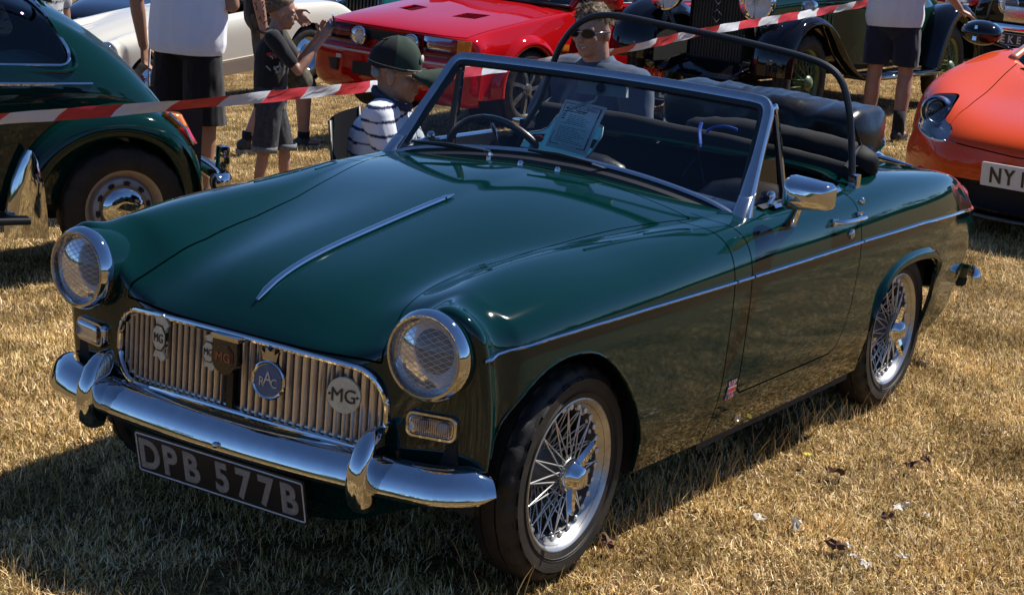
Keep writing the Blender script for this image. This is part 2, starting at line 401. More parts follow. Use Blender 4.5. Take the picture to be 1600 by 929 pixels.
# dark structure under the gaps, inner arches and floor
g = G(); g.add(*boxm((.28, 0, .40), (.98, .90, .34))); g.add(*boxm((1.0, 0, .215), (1.3, 1.16, .04))); g.add(*boxm((2.45, 0, .42), (.6, .9, .3)))
for s in (-1, 1):
    g.add(*boxm((.50, s*.56, .42), (.36, .12, .44))); g.add(*boxm((1.15, s*.6, .215), (1.0, .07, .05)))
    g.add(*boxm((.7, s*.615, .45), (.12, .06, .44))); g.add(*boxm((1.53, s*.6, .45), (.14, .06, .44)))
    g.add(*boxm((-.37, s*.50, .5), (.03, .14, .3)))
    for ax, poly in ((0, [p for p in farch if p[1] > .24]), (2.0, [p for p in rarch if p[1] > .24])):
        rings = [[(x, s*y, z-.0) for x, z in poly] for y in (.35, .6)]
        rings[0] = [(x*.999, s*.35, z+.015) for x, z in poly]; rings[1] = [(x, s*(.60 if ax == 0 else .60), z+.012) for x, z in poly]
        g.add(*loft(rings, closed=False))
        g.add([(x, s*.36, z) for x, z in poly], [tuple(range(len(poly)))])
g.obj('underbody', DARK, car, smooth=False)
# wheel-arch lips
for s in (-1, 1):
    for poly in (farch[12:-10], rarch[6:-6]):
        pts = []
        for x, z in poly[::2]:
            h = side(x, z+.004, s); pts.append(Vector((x, h[0].y, z+.002)))
        o = G().add(*tube(pts, .003, 8)).obj('arch_lip', BRG, car)
    pts = []
    for x, z in rarch[10:-14]:
        h = side(x, z+.02, s); pts.append((x, h[0].y, z))
    rr = []
    for i, p in enumerate(pts):
        e = min(1, i/7, (len(pts)-1-i)/4)**.7; rr.append([(p[0], p[1]-s*.004, p[2]+.034*e), (p[0], p[1]+s*.008*e, p[2]+.022*e), (p[0], p[1]+s*.017*e, p[2]+.004), (p[0], p[1]+s*.010*e, p[2]-.004), (p[0], p[1]-s*.01, p[2]-.004)])
    G().add(*loft(rr, closed=False)).obj('arch_flare', BRG, car, angle=80)
# chrome side trim and bonnet strip
y6 = lambda x: float(np.interp(x, [-.41]+[-.325]+X, [.585, .618]+Y6)); z6 = lambda x: float(np.interp(x, [-.41, -.32, -.2, -.02, .2, .45]+[1.5, 2.0, 2.3, 2.58, 2.8], [.622, .632, .644, .651, .655, .657, .656, .645, .629, .611, .592]))
for s in (-1, 1):
    for a, b in ((-.30, .648), (.656, .746), (.754, 1.476), (1.484, 2.70)):
        n = max(3, int((b-a)/.05)); xs = np.linspace(a, b, n)
        if a < 0: xs = np.concatenate([[-.386, -.37, -.352, -.335], xs])
        pts = []
        for x in xs:
            h = side(x, z6(x), s); pts.append(h[0]+Vector((0, s*.002, 0)))
        if b > 2.6: pts.append(Vector((2.775, s*.578, .595)))
        G().add(*tube(pts, .0085, 8, flat=.55, up=(0, 1, 0) if False else (0, 0, 1))).obj('trim_strip', CHROME, car)
pts = [top(x, 0)[0]+Vector((0, 0, .006)) for x in np.linspace(-.392, .37, 26)]
G().add(*tube(pts, [.004, .0085]+[.0085]*23+[.003], 10, flat=.8)).obj('bonnet_strip', CHROME, car)
# swage on the wing tops
for s in (-1, 1):
    pts = [top(x, s*y)[0]+Vector((0, 0, -.001)) for x, y in ((.18, .515), (.35, .535), (.5, .565), (.58, .585), (.6, .575), (.57, .555), (.45, .527))]
    G().add(*tube(smoothp(pts, 5), .004, 6)).obj('swage_line', BRG, car)
# ---------------------------------------------------------------- grille
xf = lambda y: -.462+.34*y*y
gr = empty('grille', parent=car)
BRASSY = M('weathered_bright_metal', (0.74, 0.69, 0.62), 0.26, 0.85, var=(7, 0.12, 0.05))
path = []
for k in range(64):
    t = 2*math.pi*k/64; r_ = .082; ex, ez = .321, .008
    cx = ex if math.cos(t) > 1e-6 else (-ex if math.cos(t) < -1e-6 else 0); cz = ez if math.sin(t) > 1e-6 else (-ez if math.sin(t) < -1e-6 else 0)
    path.append((cx+r_*math.cos(t), cz+r_*math.sin(t)))
pp = []
for i in range(len(path)):
    a, b = path[i], path[(i+1) % len(path)]; m = max(1, int(math.dist(a, b)/.03))
    for k in range(m): pp.append((a[0]+(b[0]-a[0])*k/m, a[1]+(b[1]-a[1])*k/m))
ring = [(xf(y)-.009, y, z+.480-.02*(y/.4)**2) for y, z in pp]
G().add(*tube(ring, .0075, 10, closed=True)).obj('grille_surround', CHROME, gr)
ring2 = [(xf(y)+.008, y*.985, (z*.93)+.480-.02*(y/.4)**2) for y, z in pp]
G().add(*tube(ring2, .006, 8, closed=True)).obj('inner_surround', BRASSY, gr)
bk = G(); bk.add([(xf(y)+.035, y, z) for y in np.linspace(-.43, .43, 15) for z in (.385, .575)], [(2*i, 2*i+1, 2*i+3, 2*i+2) for i in range(14)]); bk.obj('grille_back', DARK, gr)
bars = [y for y in np.arange(-.382, .39, .0208) if abs(y) > .014]
barV, barF = loft([[(-.013*c_, .0052*s_, z) for c_, s_ in ((1, 0), (.55, .9), (-.8, 1), (-.8, -1), (.55, -.9))] for z in (-.5, .5)], caps=True)
bm0 = None
for y in bars:
    h = .008+math.sqrt(max(.079**2-max(abs(y)-.321, 0)**2, .0009))
    zc = .480-.02*(y/.4)**2
    if bm0 is None: o = mesh('grille_bar', barV, barF, BRASSY, gr, True, 50); bm0 = o
    else: o = link(bm0.copy(), gr)
    o.location = (xf(y)+.008, y, zc); o.scale = (1, 1, 2*h); o.rotation_euler = (0, 0, math.atan(.68*y))
G().add(*boxm((xf(0)-.002, 0, .47), (.02, .02, .155), bev=.004)).obj('centre_bar', M('dark_bar', (.03, .028, .026), .3, .6), gr)
# badges on the grille
def badge(name, outline, y, z, mat, parent, thick=.005, x=-.016, size=1.0):
    n = len(outline); o = Vector((xf(y)+x, y, z)); a = math.atan(.68*y)
    ex = Vector((-math.sin(a), -math.cos(a), 0)); ez = Vector((0, 0, 1)); fx = Vector((-math.cos(a), math.sin(a), 0))
    V = [o+ex*(p[0]*size)+ez*(p[1]*size)+fx*d for d in (thick, -thick) for p in outline]
    F = [tuple(range(n)), tuple(range(2*n-1, n-1, -1))]+[(i, i+n, (i+1) % n+n, (i+1) % n) for i in range(n)]
    return mesh(name, V, F, mat, parent, False), (o, ex, ez, fx)
def btext(name, s, fr_, dx, dz, size, mat, parent, off=.0065, sx=1.0, bold=.002):
    V, F = textmesh(s, size, .001, 0, sx); o, ex, ez, fx = fr_
    return mesh(name, place(V, o+ex*dx+ez*dz+fx*off, ex, ez, fx), F, mat, parent, False)
octo = [(math.cos(R(22.5+45*k)), math.sin(R(22.5+45*k))) for k in range(8)]
circ = [(math.cos(2*math.pi*k/32), math.sin(2*math.pi*k/32)) for k in range(32)]
CREAM = M('cream_enamel', (0.66, 0.62, 0.46), 0.3, coat=.5, var=(60, .25)); BROWN = M('dark_red_enamel', (0.10, 0.03, 0.02), 0.3, coat=.6); BLUEE = M('blue_enamel', (0.045, 0.12, 0.26), 0.3, coat=.6, var=(50, .3)); GREENE = M('green_enamel', (0.12, 0.22, 0.08), .3, coat=.5)
# centre shield badge
o, f_ = badge('shield_badge', [(-.036, .040), (.036, .040), (.038, -.01), (.022, -.032), (0, -.042), (-.022, -.032), (-.038, -.01)], 0, .520, M('black_enamel', (.008, .008, .008), .2, coat=1), gr, .01, -.024)
badge('badge_octagon', octo, 0, .522, BROWN, o, .0115, -.025, .029); badge('badge_octagon_inner', octo, 0, .522, MATS['black_enamel'], o, .0125, -.0252, .0255)
btext('badge_letters', 'MG', f_, 0, .002, .030, M('copper_print', (.4, .16, .09), .3, .6), o, .0145)
G().add(*boxm((-.483, 0, .566), (.03, .082, .012), bev=.003)).obj('badge_hood', CHROME, o)
# winged octagon badges
for yy, zz, sc_ in ((.232, .512, 1.0), (.062, .517, .78)):
    o, f_ = badge('club_badge', [(-.018, .045), (.012, .058), (.034, .036), (.022, .022), (.026, -.01), (.014, -.03), (.026, -.044), (.010, -.058), (-.004, -.046), (-.022, -.05), (-.014, -.03), (-.026, -.012), (-.026, .016), (-.012, .03)], yy, zz, CREAM, gr, .003, -.014, sc_)
    badge('badge_octagon', [(p[0]*.8, p[1]) for p in octo], yy, zz, BLACKP, o, .0042, -.0145, .034*sc_); badge('badge_octagon_inner', [(p[0]*.8, p[1]) for p in octo], yy, zz, CREAM, o, .005, -.0145, .030*sc_)
    btext('badge_letters', 'MG', f_, 0, 0, .030*sc_, BLACKP, o, .0062, .8)
# round motoring badge with crown
o, f_ = badge('motoring_badge', circ, -.118, .490, DCHROME, gr, .004, -.018, .043); G().add(*tube([f_[0]+f_[1]*(.042*a)+f_[2]*(.042*b)+f_[3]*.005 for a, b in circ], .0035, 6, closed=True)).obj('badge_rim', CHROME, o); badge('badge_disc', circ, -.118, .490, BLUEE, o, .006, -.018, .037)
for dx, dz, ch, sz in ((-.016, -.004, 'R', .03), (0, .006, 'A', .042), (.017, -.004, 'C', .03)): btext('badge_letters', ch, f_, dx, dz, sz, M('silver_print', (.55, .57, .6), .3, .5), o, .0075, .85)
badge('crown', [(-.018, .044), (-.024, .068), (-.013, .060), (-.012, .072), (0, .066), (.012, .072), (.013, .060), (.024, .068), (.018, .044)], -.118, .490, DCHROME, o, .004, -.018)
# cream round badge
o, f_ = badge('round_badge', circ, -.308, .492, CREAM, gr, .0035, -.018, .041); btext('badge_letters', 'MG', f_, 0, 0, .044, M('brown_print', (.03, .02, .01), .4), o, .005, .95)
for dx in (-.034, .034): btext('badge_dot', '.', f_, dx, 0, .05, MATS['brown_print'], o, .005)
# ---------------------------------------------------------------- lamps
REFL = M('lamp_reflector', (0.78, 0.77, 0.75), 0.42, 0.55, bump=(70, .5, .01))
for s in (-1, 1):
    hl = empty('headlight', (-.372, s*.512, .622), R(-3*s), parent=car)
    G().add(*lathe([(-.046, .096), (-.049, .0995), (-.058, .1015), (-.067, .1008), (-.076, .0965), (-.083, .092), (-.082, .086), (-.074, .0845), (-.066, .0845)], 48, 'x')).obj('headlight_rim', CHROME, hl, angle=60)
    G().add(*lathe([(.10, .08), (.03, .090), (0, .0945), (-.03, .0968), (-.048, .0975), (-.05, .09)], 48, 'x')).obj('headlight_bowl', BRG, hl)
    G().add(*lathe([(-.080, .0885), (-.0845, .0875), (-.0845, .0855), (-.080, .0845)], 48, 'x')).obj('rim_bead', DCHROME, hl)
    G().add(*lathe([(-.066-.0, .086), (-.056, .072), (-.04, .052), (-.025, .032), (-.018, .018), (-.017, .0005)], 32, 'x')).obj('reflector', REFL, hl)
    G().add(*lathe([(-.034, .0005), (-.036, .012), (-.03, .016), (-.018, .016)], 12, 'x')).obj('bulb_shield', CHROME, hl)
    lens = [(-.066-.028*(1-(r/.085)**2), r) for r in (.085, .075, .06, .045, .03, .015, .0005)]
    G().add(*lathe(lens, 40, 'x')).obj('lens', LENS, hl)
    gl = G(); lz = lambda a, b: -.0672-.028*(1-min(1, (a*a+b*b)/.085**2))
    for k in range(-7, 8):      # diagonal grid moulded in the glass
        for sg in (1, -1):
            c_ = k*.0113; pts = []
            for t in np.linspace(-.085, .085, 15):
                a, b = (t*.90-c_*.45*sg), (sg*t*.45+c_*.9)
                if a*a+b*b < .084**2: pts.append((lz(a, b), a, b))
            if len(pts) > 1: gl.add(*tube(pts, .00045, 4, caps=False))
    gl.obj('lens_grid', M('lens_rib', (.75, .75, .74), .15, 0.2), hl)
    il = empty('indicator', (-.394, s*.512, .459), R(-13*s), parent=car)
    G().add(*loft([[(x, y, z) for y, z in rrect(w_, h_, r_)] for x, w_, h_, r_ in ((.03, .06, .030, .018), (-.008, .061, .031, .018), (-.014, .058, .028, .016), (-.014, .053, .023, .013), (-.008, .053, .023, .013))])).obj('indicator_bezel', CHROME, il, angle=50)
    G().add(*loft([[(x, y, z) for y, z in rrect(w_, h_, r_)] for x, w_, h_, r_ in ((-.004, .053, .023, .013), (-.018, .051, .021, .012), (-.022, .046, .016, .01), (-.022, .001, .001, .0005))])).obj('indicator_lens', glassmat('ribbed_lens', (.78, .74, .68), .10), il, angle=60)
    lo_ = G()
    for q in np.linspace(-.045, .045, 19): lo_.add(*tube([(-.0222, q, -.016), (-.0222, q, .016)], .0004, 4))
    lo_.obj('lens_ribs', MATS['lens_rib'], il)
    G().add(*boxm((.01, 0, 0), (.03, .10, .04))).obj('lamp_housing', M('lamp_back', (.35, .33, .3), .25, .8), il)
    for q, mt_ in ((-.02*s, M('amber_bulb', (.28, .07, .01), .3, coat=.5)), (.026*s, M('clear_bulb', (.5, .5, .48), .15))):
        G().add(*ell((-.008, q, 0), (.012, .014, .014))).obj('bulb', mt_, il)
# ---------------------------------------------------------------- bumper
bp_ = empty('front_bumper', parent=car)
yb = np.concatenate([np.linspace(-.655, -.55, 8), np.linspace(-.5, .5, 21), np.linspace(.55, .655, 8)])
bxf = lambda y: -.487+.10*y*y+ (max(0, abs(y)-.52)**2)*4.6
sec = [(-.026, -.040), (.004, -.040), (.020, -.035), (.027, -.026), (.0265, -.020), (.020, .004), (.009, .024), (-.006, .037), (-.02, .042), (-.03, .043), (-.03, .038), (-.012, .030), (.002, .012), (.012, -.02)]
rings = []
for i, y in enumerate(yb):
    d = Vector((bxf(y+.002)-bxf(y-.002), .004, 0)).normalized(); nrm = Vector((-d.y, d.x, 0))
    k = 1.0; e = .662-abs(y)
    if e < .05: k = max(.35, math.sqrt(max(0, 1-((.05-e)/.05)**2)))
    rings.append([Vector((bxf(y), y, .330+.012*(abs(y)/.6)**2+zz*k))+nrm*(oo-.002) for oo, zz in sec])
G().add(*loft(rings, caps=True)).obj('bumper_blade', CHROME, bp_, angle=50)
for s in (-1, 1):
    rings = []
    for z, w_, dpt, xo in ((.258, .006, .012, -.498), (.263, .018, .028, -.508), (.28, .025, .042, -.514), (.32, .027, .052, -.517), (.37, .026, .055, -.512), (.41, .023, .046, -.497), (.432, .017, .034, -.484), (.443, .009, .018, -.474), (.445, .002, .004, -.470)):
        rings.append([(xo+dpt*(-math.copysign(abs(math.cos(t))**.6, math.cos(t)))*.8+.02, s*.408+w_*math.copysign(abs(math.sin(t))**.75, math.sin(t)), z) for t in np.linspace(0, 2*math.pi, 24, endpoint=False)])
    G().add(*loft(rings, caps=True)).obj('overrider', CHROME, bp_, angle=60)
    G().add(*boxm((-.44, s*.30, .33), (.07, .03, .05))).obj('bumper_iron', DARK, bp_)
for y in (-.645, 0.0, .645): G().add(*ell((bxf(y)-.027, y, .318), (.008, .008, .008), 10, 6)).obj('bumper_bolt', CHROME, bp_)
# number plate
pl = empty('number_plate', parent=car)
po = Vector((-.497, 0, .240)); pu = Vector((-.22, 0, 1)).normalized(); pe = Vector((0, -1, 0)); pf = Vector((-1, 0, -.22)).normalized()
V, F = loft([[(a, b, c_) for a, b in rrect(.257, .054, .006, 3)] for c_ in (-.002, .002)], caps=True); mesh('plate', place(V, po, pe, pu, pf), F, BLACKP, pl, False)
V, F = tube([(a, b, .0025) for a, b in rrect(.252, .049, .005, 3)], .0022, 4, closed=True); mesh('plate_border', place(V, po, pe, pu, pf), F, WHITEP, pl, False)
for ch, xx in zip('DPB577B', (-.212, -.146, -.080, .012, .080, .147, .213)):
    V, F = textmesh(ch, .104, .0012, .0034, .86); mesh('plate_letter', place(V, po+pe*xx+pf*.003, pe, pu, pf), F, M('plate_white', (.30, .29, .27), .5, var=(70, .35)), pl, False)
# ---------------------------------------------------------------- wheels
def tyre_mesh(Rr=.260, rb=.176, w_=.061, n=96, tread=True):
    prof = [(-.055, rb-.006), (-.066, rb+.006), (-.073, rb+.03), (-.0735, rb+.055), (-.068, Rr-.026), (-.060, Rr-.012), (-.056, Rr-.006), (-.044, Rr-.001), (-.03, Rr), (-.026, Rr), (-.025, Rr-.006), (-.021, Rr-.006), (-.02, Rr), (0, Rr+.001)]
    prof = [(a*w_/.072, r) for a, r in prof]; prof = prof+[(-a, r) for a, r in prof[:-1][::-1]]
    V, F = lathe(prof, n, 'y'); m = len(prof); V2 = []
    for i, v in enumerate(V):
        j, k = divmod(i, n); j = min(j, m-1-j)
        if tread and j in (4, 5, 6, 7, 8) and k % 4 == 0:
            r = math.hypot(v[0], v[2]); f = (r-.009)/r; v = (v[0]*f, v[1], v[2]*f)
        V2.append(v)
    return V2, F
SPK = {}
def wire_wheel(loc, s, steer=0, spokes=True, rot=0):
    wh = empty('wheel', loc, 0, parent=car); wh.rotation_euler = (0, 0, steer)
    V, F = tyre_mesh(); mesh('tyre', V, F, RUBBER, wh, True, 50)
    ribs = G()
    for r in (.236, .205, .199): ribs.add(*lathe([(s*.060 if r < .23 else s*.0545, r-.0012), (s*.0628 if r < .23 else s*.0585, r), (s*.060 if r < .23 else s*.0545, r+.0012)], 64, 'y'))
    ribs.obj('sidewall_rib', RUBBER, wh)
    G().add(*lathe([(s*.052, .184), (s*.057, .1845), (s*.058, .181), (s*.054, .176), (s*.046, .170), (s*.036, .166), (s*.03, .159)], 64, 'y')).obj('rim', STEEL, wh, angle=40)
    G().add(*lathe([(s*.03, .159), (s*.01, .153), (-s*.01, .150), (-s*.03, .158), (-s*.055, .178)], 64, 'y')).obj('rim_barrel', M('rim_inner', (.16, .155, .15), .5, .6, var=(30, .5)), wh)
    hubg = G(); hubg.add(*lathe([(-s*.06, .04), (-s*.03, .048), (-s*.02, .042), (s*.04, .036), (s*.052, .040), (s*.056, .037), (s*.058, .03)], 28, 'y')); hubg.obj('hub', STEEL, wh, angle=40)
    G().add(*lathe([(-s*.05, .001), (-s*.045, .12), (-s*.07, .145)], 32, 'y')).obj('brake_drum', M('brake_drum_metal', (.06, .055, .05), .5, .5, var=(20, .5)), wh)
    sp = empty('spinner', parent=wh) if False else None
    gs = G(); gs.add(*lathe([(s*.056, .041), (s*.066, .041), (s*.073, .037), (s*.078, .030), (s*.088, .026), (s*.094, .018), (s*.096, .0005)], 32, 'y'))
    for a in (rot, rot+math.pi):
        rr = []
        for q, wd, yy in ((.025, .018, .072), (.05, .016, .080), (.075, .012, .088), (.088, .007, .091)):
            c_ = Vector((math.cos(a)*q, s*yy, math.sin(a)*q)); t_ = Vector((-math.sin(a), 0, math.cos(a)))
            rr.append([c_+t_*wd+Vector((0, s*-.007, 0)), c_+t_*wd*.6+Vector((0, s*.004, 0)), c_-t_*wd*.6+Vector((0, s*.004, 0)), c_-t_*wd+Vector((0, s*-.007, 0))])
        gs.add(*loft(rr, caps=True))
    gs.obj('knock_off_spinner', CHROME, wh, angle=45)
    if spokes:
        ng_ = G()
        for q in range(56):
            a = 2*math.pi*q/56; ng_.add(*ell((.158*math.cos(a), s*(.033 if q % 2 else .018), .158*math.sin(a)), (.008, .0045, .008), 8, 5))
        tag(ng_.obj('spoke_nipples', M('spoke_metal', (.74, .72, .68), .32, .55), wh), kind='stuff')
        for ci, (n, r0, y0, r1, y1, da) in enumerate(((16, .036, .048, .158, .030, 20), (16, .036, .048, .158, .030, -20), (18, .044, -.022, .155, .012, 26), (18, .044, -.022, .155, .012, -26))):
            key = (ci, s)
            if key not in SPK:
                p0 = Vector((r0, s*y0, 0)); p1 = Vector((r1*math.cos(R(da)), s*y1, r1*math.sin(R(da)))); p2 = p1*1.0
                V, F = tube([p0, p0.lerp(p1, .92), p1], [.0019, .0019, .0036], 6); o = mesh('spoke', V, F, M('spoke_metal', (.74, .72, .68), .32, .55), None, True); SPK[key] = o; first = True
            else: first = False
            for k in range(n):
                o = SPK[key] if (first and k == 0) else link(SPK[key].copy())
                o.parent = wh; o.rotation_euler = (0, 2*math.pi*k/n+ci*.11, 0)
    return wh
wire_wheel((0, -.580, .281), -1, 0, True, R(62)); wire_wheel((2.032, -.568, .281), -1, 0, True, R(-75))
wire_wheel((0, .575, .281), 1, 0, False, R(30)); wire_wheel((2.032, .568, .281), 1, 0, False, R(10))
# ================================================================ GROUND
def ground():
    xs = np.concatenate([np.arange(-60, -6, 6), np.arange(-6, 14, .25), np.arange(14, 40, 2), np.arange(40, 181, 14)])
    ys = np.concatenate([np.arange(-60, -6, 6), np.arange(-6, 12, .25), np.arange(12, 40, 2), np.arange(40, 181, 14)])
    V = [(x, y, gz(x, y)) for x in xs for y in ys]; m = len(ys)
    F = [(i*m+j, (i+1)*m+j, (i+1)*m+j+1, i*m+j+1) for i in range(len(xs)-1) for j in range(m-1)]
    mt = M('dry_turf', (0.34, 0.24, 0.12), 0.95, spec=0.1, bump=(90, .9, .02)); n = mt.node_tree.nodes; l = mt.node_tree.links
    tc = n.new('ShaderNodeTexCoord'); n1 = n.new('ShaderNodeTexNoise'); n1.inputs['Scale'].default_value = 55; n1.inputs['Detail'].default_value = 8; n1.inputs['Roughness'].default_value = .75
    n2 = n.new('ShaderNodeTexNoise'); n2.inputs['Scale'].default_value = 1.6; n2.inputs['Detail'].default_value = 5
    l.new(tc.outputs['Object'], n1.inputs['Vector']); l.new(tc.outputs['Object'], n2.inputs['Vector'])
    r1 = n.new('ShaderNodeValToRGB'); r1.color_ramp.elements[0].position = .36; r1.color_ramp.elements[0].color = (.035, .02, .008, 1); r1.color_ramp.elements[1].position = .66; r1.color_ramp.elements[1].color = (.36, .23, .095, 1)
    l.new(n1.outputs[0], r1.inputs[0]); mx = n.new('ShaderNodeMixRGB'); mx.blend_type = 'MULTIPLY'; mx.inputs[0].default_value = .5
    r2 = n.new('ShaderNodeValToRGB'); r2.color_ramp.elements[0].position = .35; r2.color_ramp.elements[0].color = (.62, .6, .45, 1); r2.color_ramp.elements[1].position = .65; r2.color_ramp.elements[1].color = (1, 1, 1, 1)
    l.new(n2.outputs[0], r2.inputs[0]); l.new(r1.outputs[0], mx.inputs[1]); l.new(r2.outputs[0], mx.inputs[2]); l.new(mx.outputs[0], n['Principled BSDF'].inputs['Base Color'])
    return tag(mesh('ground', V, F, mt), 'sun-dried golden grass field sloping gently away behind the cars', None, None, 'structure')
ground()
def grassmat(name, hi, lo):
    m = M(name, hi, .75, spec=.25); n = m.node_tree.nodes; l = m.node_tree.links
    a = n.new('ShaderNodeVertexColor'); a.layer_name = 'Col'; oi = n.new('ShaderNodeObjectInfo'); rp = n.new('ShaderNodeValToRGB')
    rp.color_ramp.elements[0].color = (.52, .42, .33, 1); rp.color_ramp.elements[1].color = (1.2, 1.1, .98, 1); mx = n.new('ShaderNodeMixRGB'); mx.blend_type = 'MULTIPLY'; mx.inputs[0].default_value = 1
    e = rp.color_ramp.elements.new(.22); e.color = (.86, .80, .60, 1)
    pn = n.new('ShaderNodeTexNoise'); pn.inputs['Scale'].default_value = 2.3; pn.inputs['Detail'].default_value = 4; l.new(oi.outputs['Location'], pn.inputs['Vector']); pr_ = n.new('ShaderNodeValToRGB'); pr_.color_ramp.elements[0].position = .38; pr_.color_ramp.elements[0].color = (.50, .45, .33, 1); pr_.color_ramp.elements[1].position = .62; e2 = pr_.color_ramp.elements.new(.49); e2.color = (.80, .86, .62, 1); pr_.color_ramp.elements[1].color = (1.22, 1.18, 1.1, 1); m2 = n.new('ShaderNodeMixRGB'); m2.blend_type = 'MULTIPLY'; m2.inputs[0].default_value = 1; l.new(pn.outputs[0], pr_.inputs[0]); l.new(rp.outputs[0], m2.inputs[1]); l.new(pr_.outputs[0], m2.inputs[2])
    l.new(oi.outputs['Random'], rp.inputs[0]); l.new(a.outputs[0], mx.inputs[1]); l.new(m2.outputs[0], mx.inputs[2]); l.new(mx.outputs[0], n['Principled BSDF'].inputs['Base Color'])
    tr = n.new('ShaderNodeBsdfTranslucent'); l.new(mx.outputs[0], tr.inputs[0]); ms = n.new('ShaderNodeMixShader'); ms.inputs[0].default_value = .22
    l.new(n['Principled BSDF'].outputs[0], ms.inputs[1]); l.new(tr.outputs[0], ms.inputs[2]); l.new(ms.outputs[0], n['Material Output'].inputs[0]); return m
def tuft(seed, nb, rad, hmin, hmax, lean, wid):
    r_ = random.Random(seed); V = []; F = []; C_ = []
    pal = [((.74, .57, .30), 5), ((.56, .40, .17), 3.5), ((.92, .77, .50), 4.5), ((.10, .055, .018), 5.5), ((.36, .32, .085), 1.5), ((1.0, .90, .68), 3)]
    for b in range(nb):
        a = r_.uniform(0, 6.283); q = rad*math.sqrt(r_.random()); x, y = q*math.cos(a), q*math.sin(a); L = r_.uniform(hmin, hmax); az = r_.uniform(0, 6.283); ti = R(r_.uniform(*lean)); w_ = wid*r_.uniform(.7, 1.3)
        c = r_.choices([p[0] for p in pal], [p[1] for p in pal])[0]; v_ = r_.uniform(.8, 1.15)
        p = Vector((x, y, -.004)); o = len(V); sx, sy = -math.sin(az)*w_, math.cos(az)*w_; bend = R(r_.uniform(-45, 55)); curl = R(r_.gauss(0, 28))
        for k in range(4):
            ww = (1, .9, .65, .08)[k]; V += [(p.x-sx*ww, p.y-sy*ww, p.z), (p.x+sx*ww, p.y+sy*ww, p.z)]; C_ += [tuple(t*v_ for t in c)]*2
            d = Vector((math.sin(ti)*math.cos(az), math.sin(ti)*math.sin(az), math.cos(ti))); p = p+d*(L/3); ti = min(R(105), ti+bend/2); az += curl
            if p.z < .003: p.z = .003+r_.uniform(0, .004)
        for k in range(3): F.append((o+2*k, o+2*k+1, o+2*k+3, o+2*k+2))
    return V, F, C_
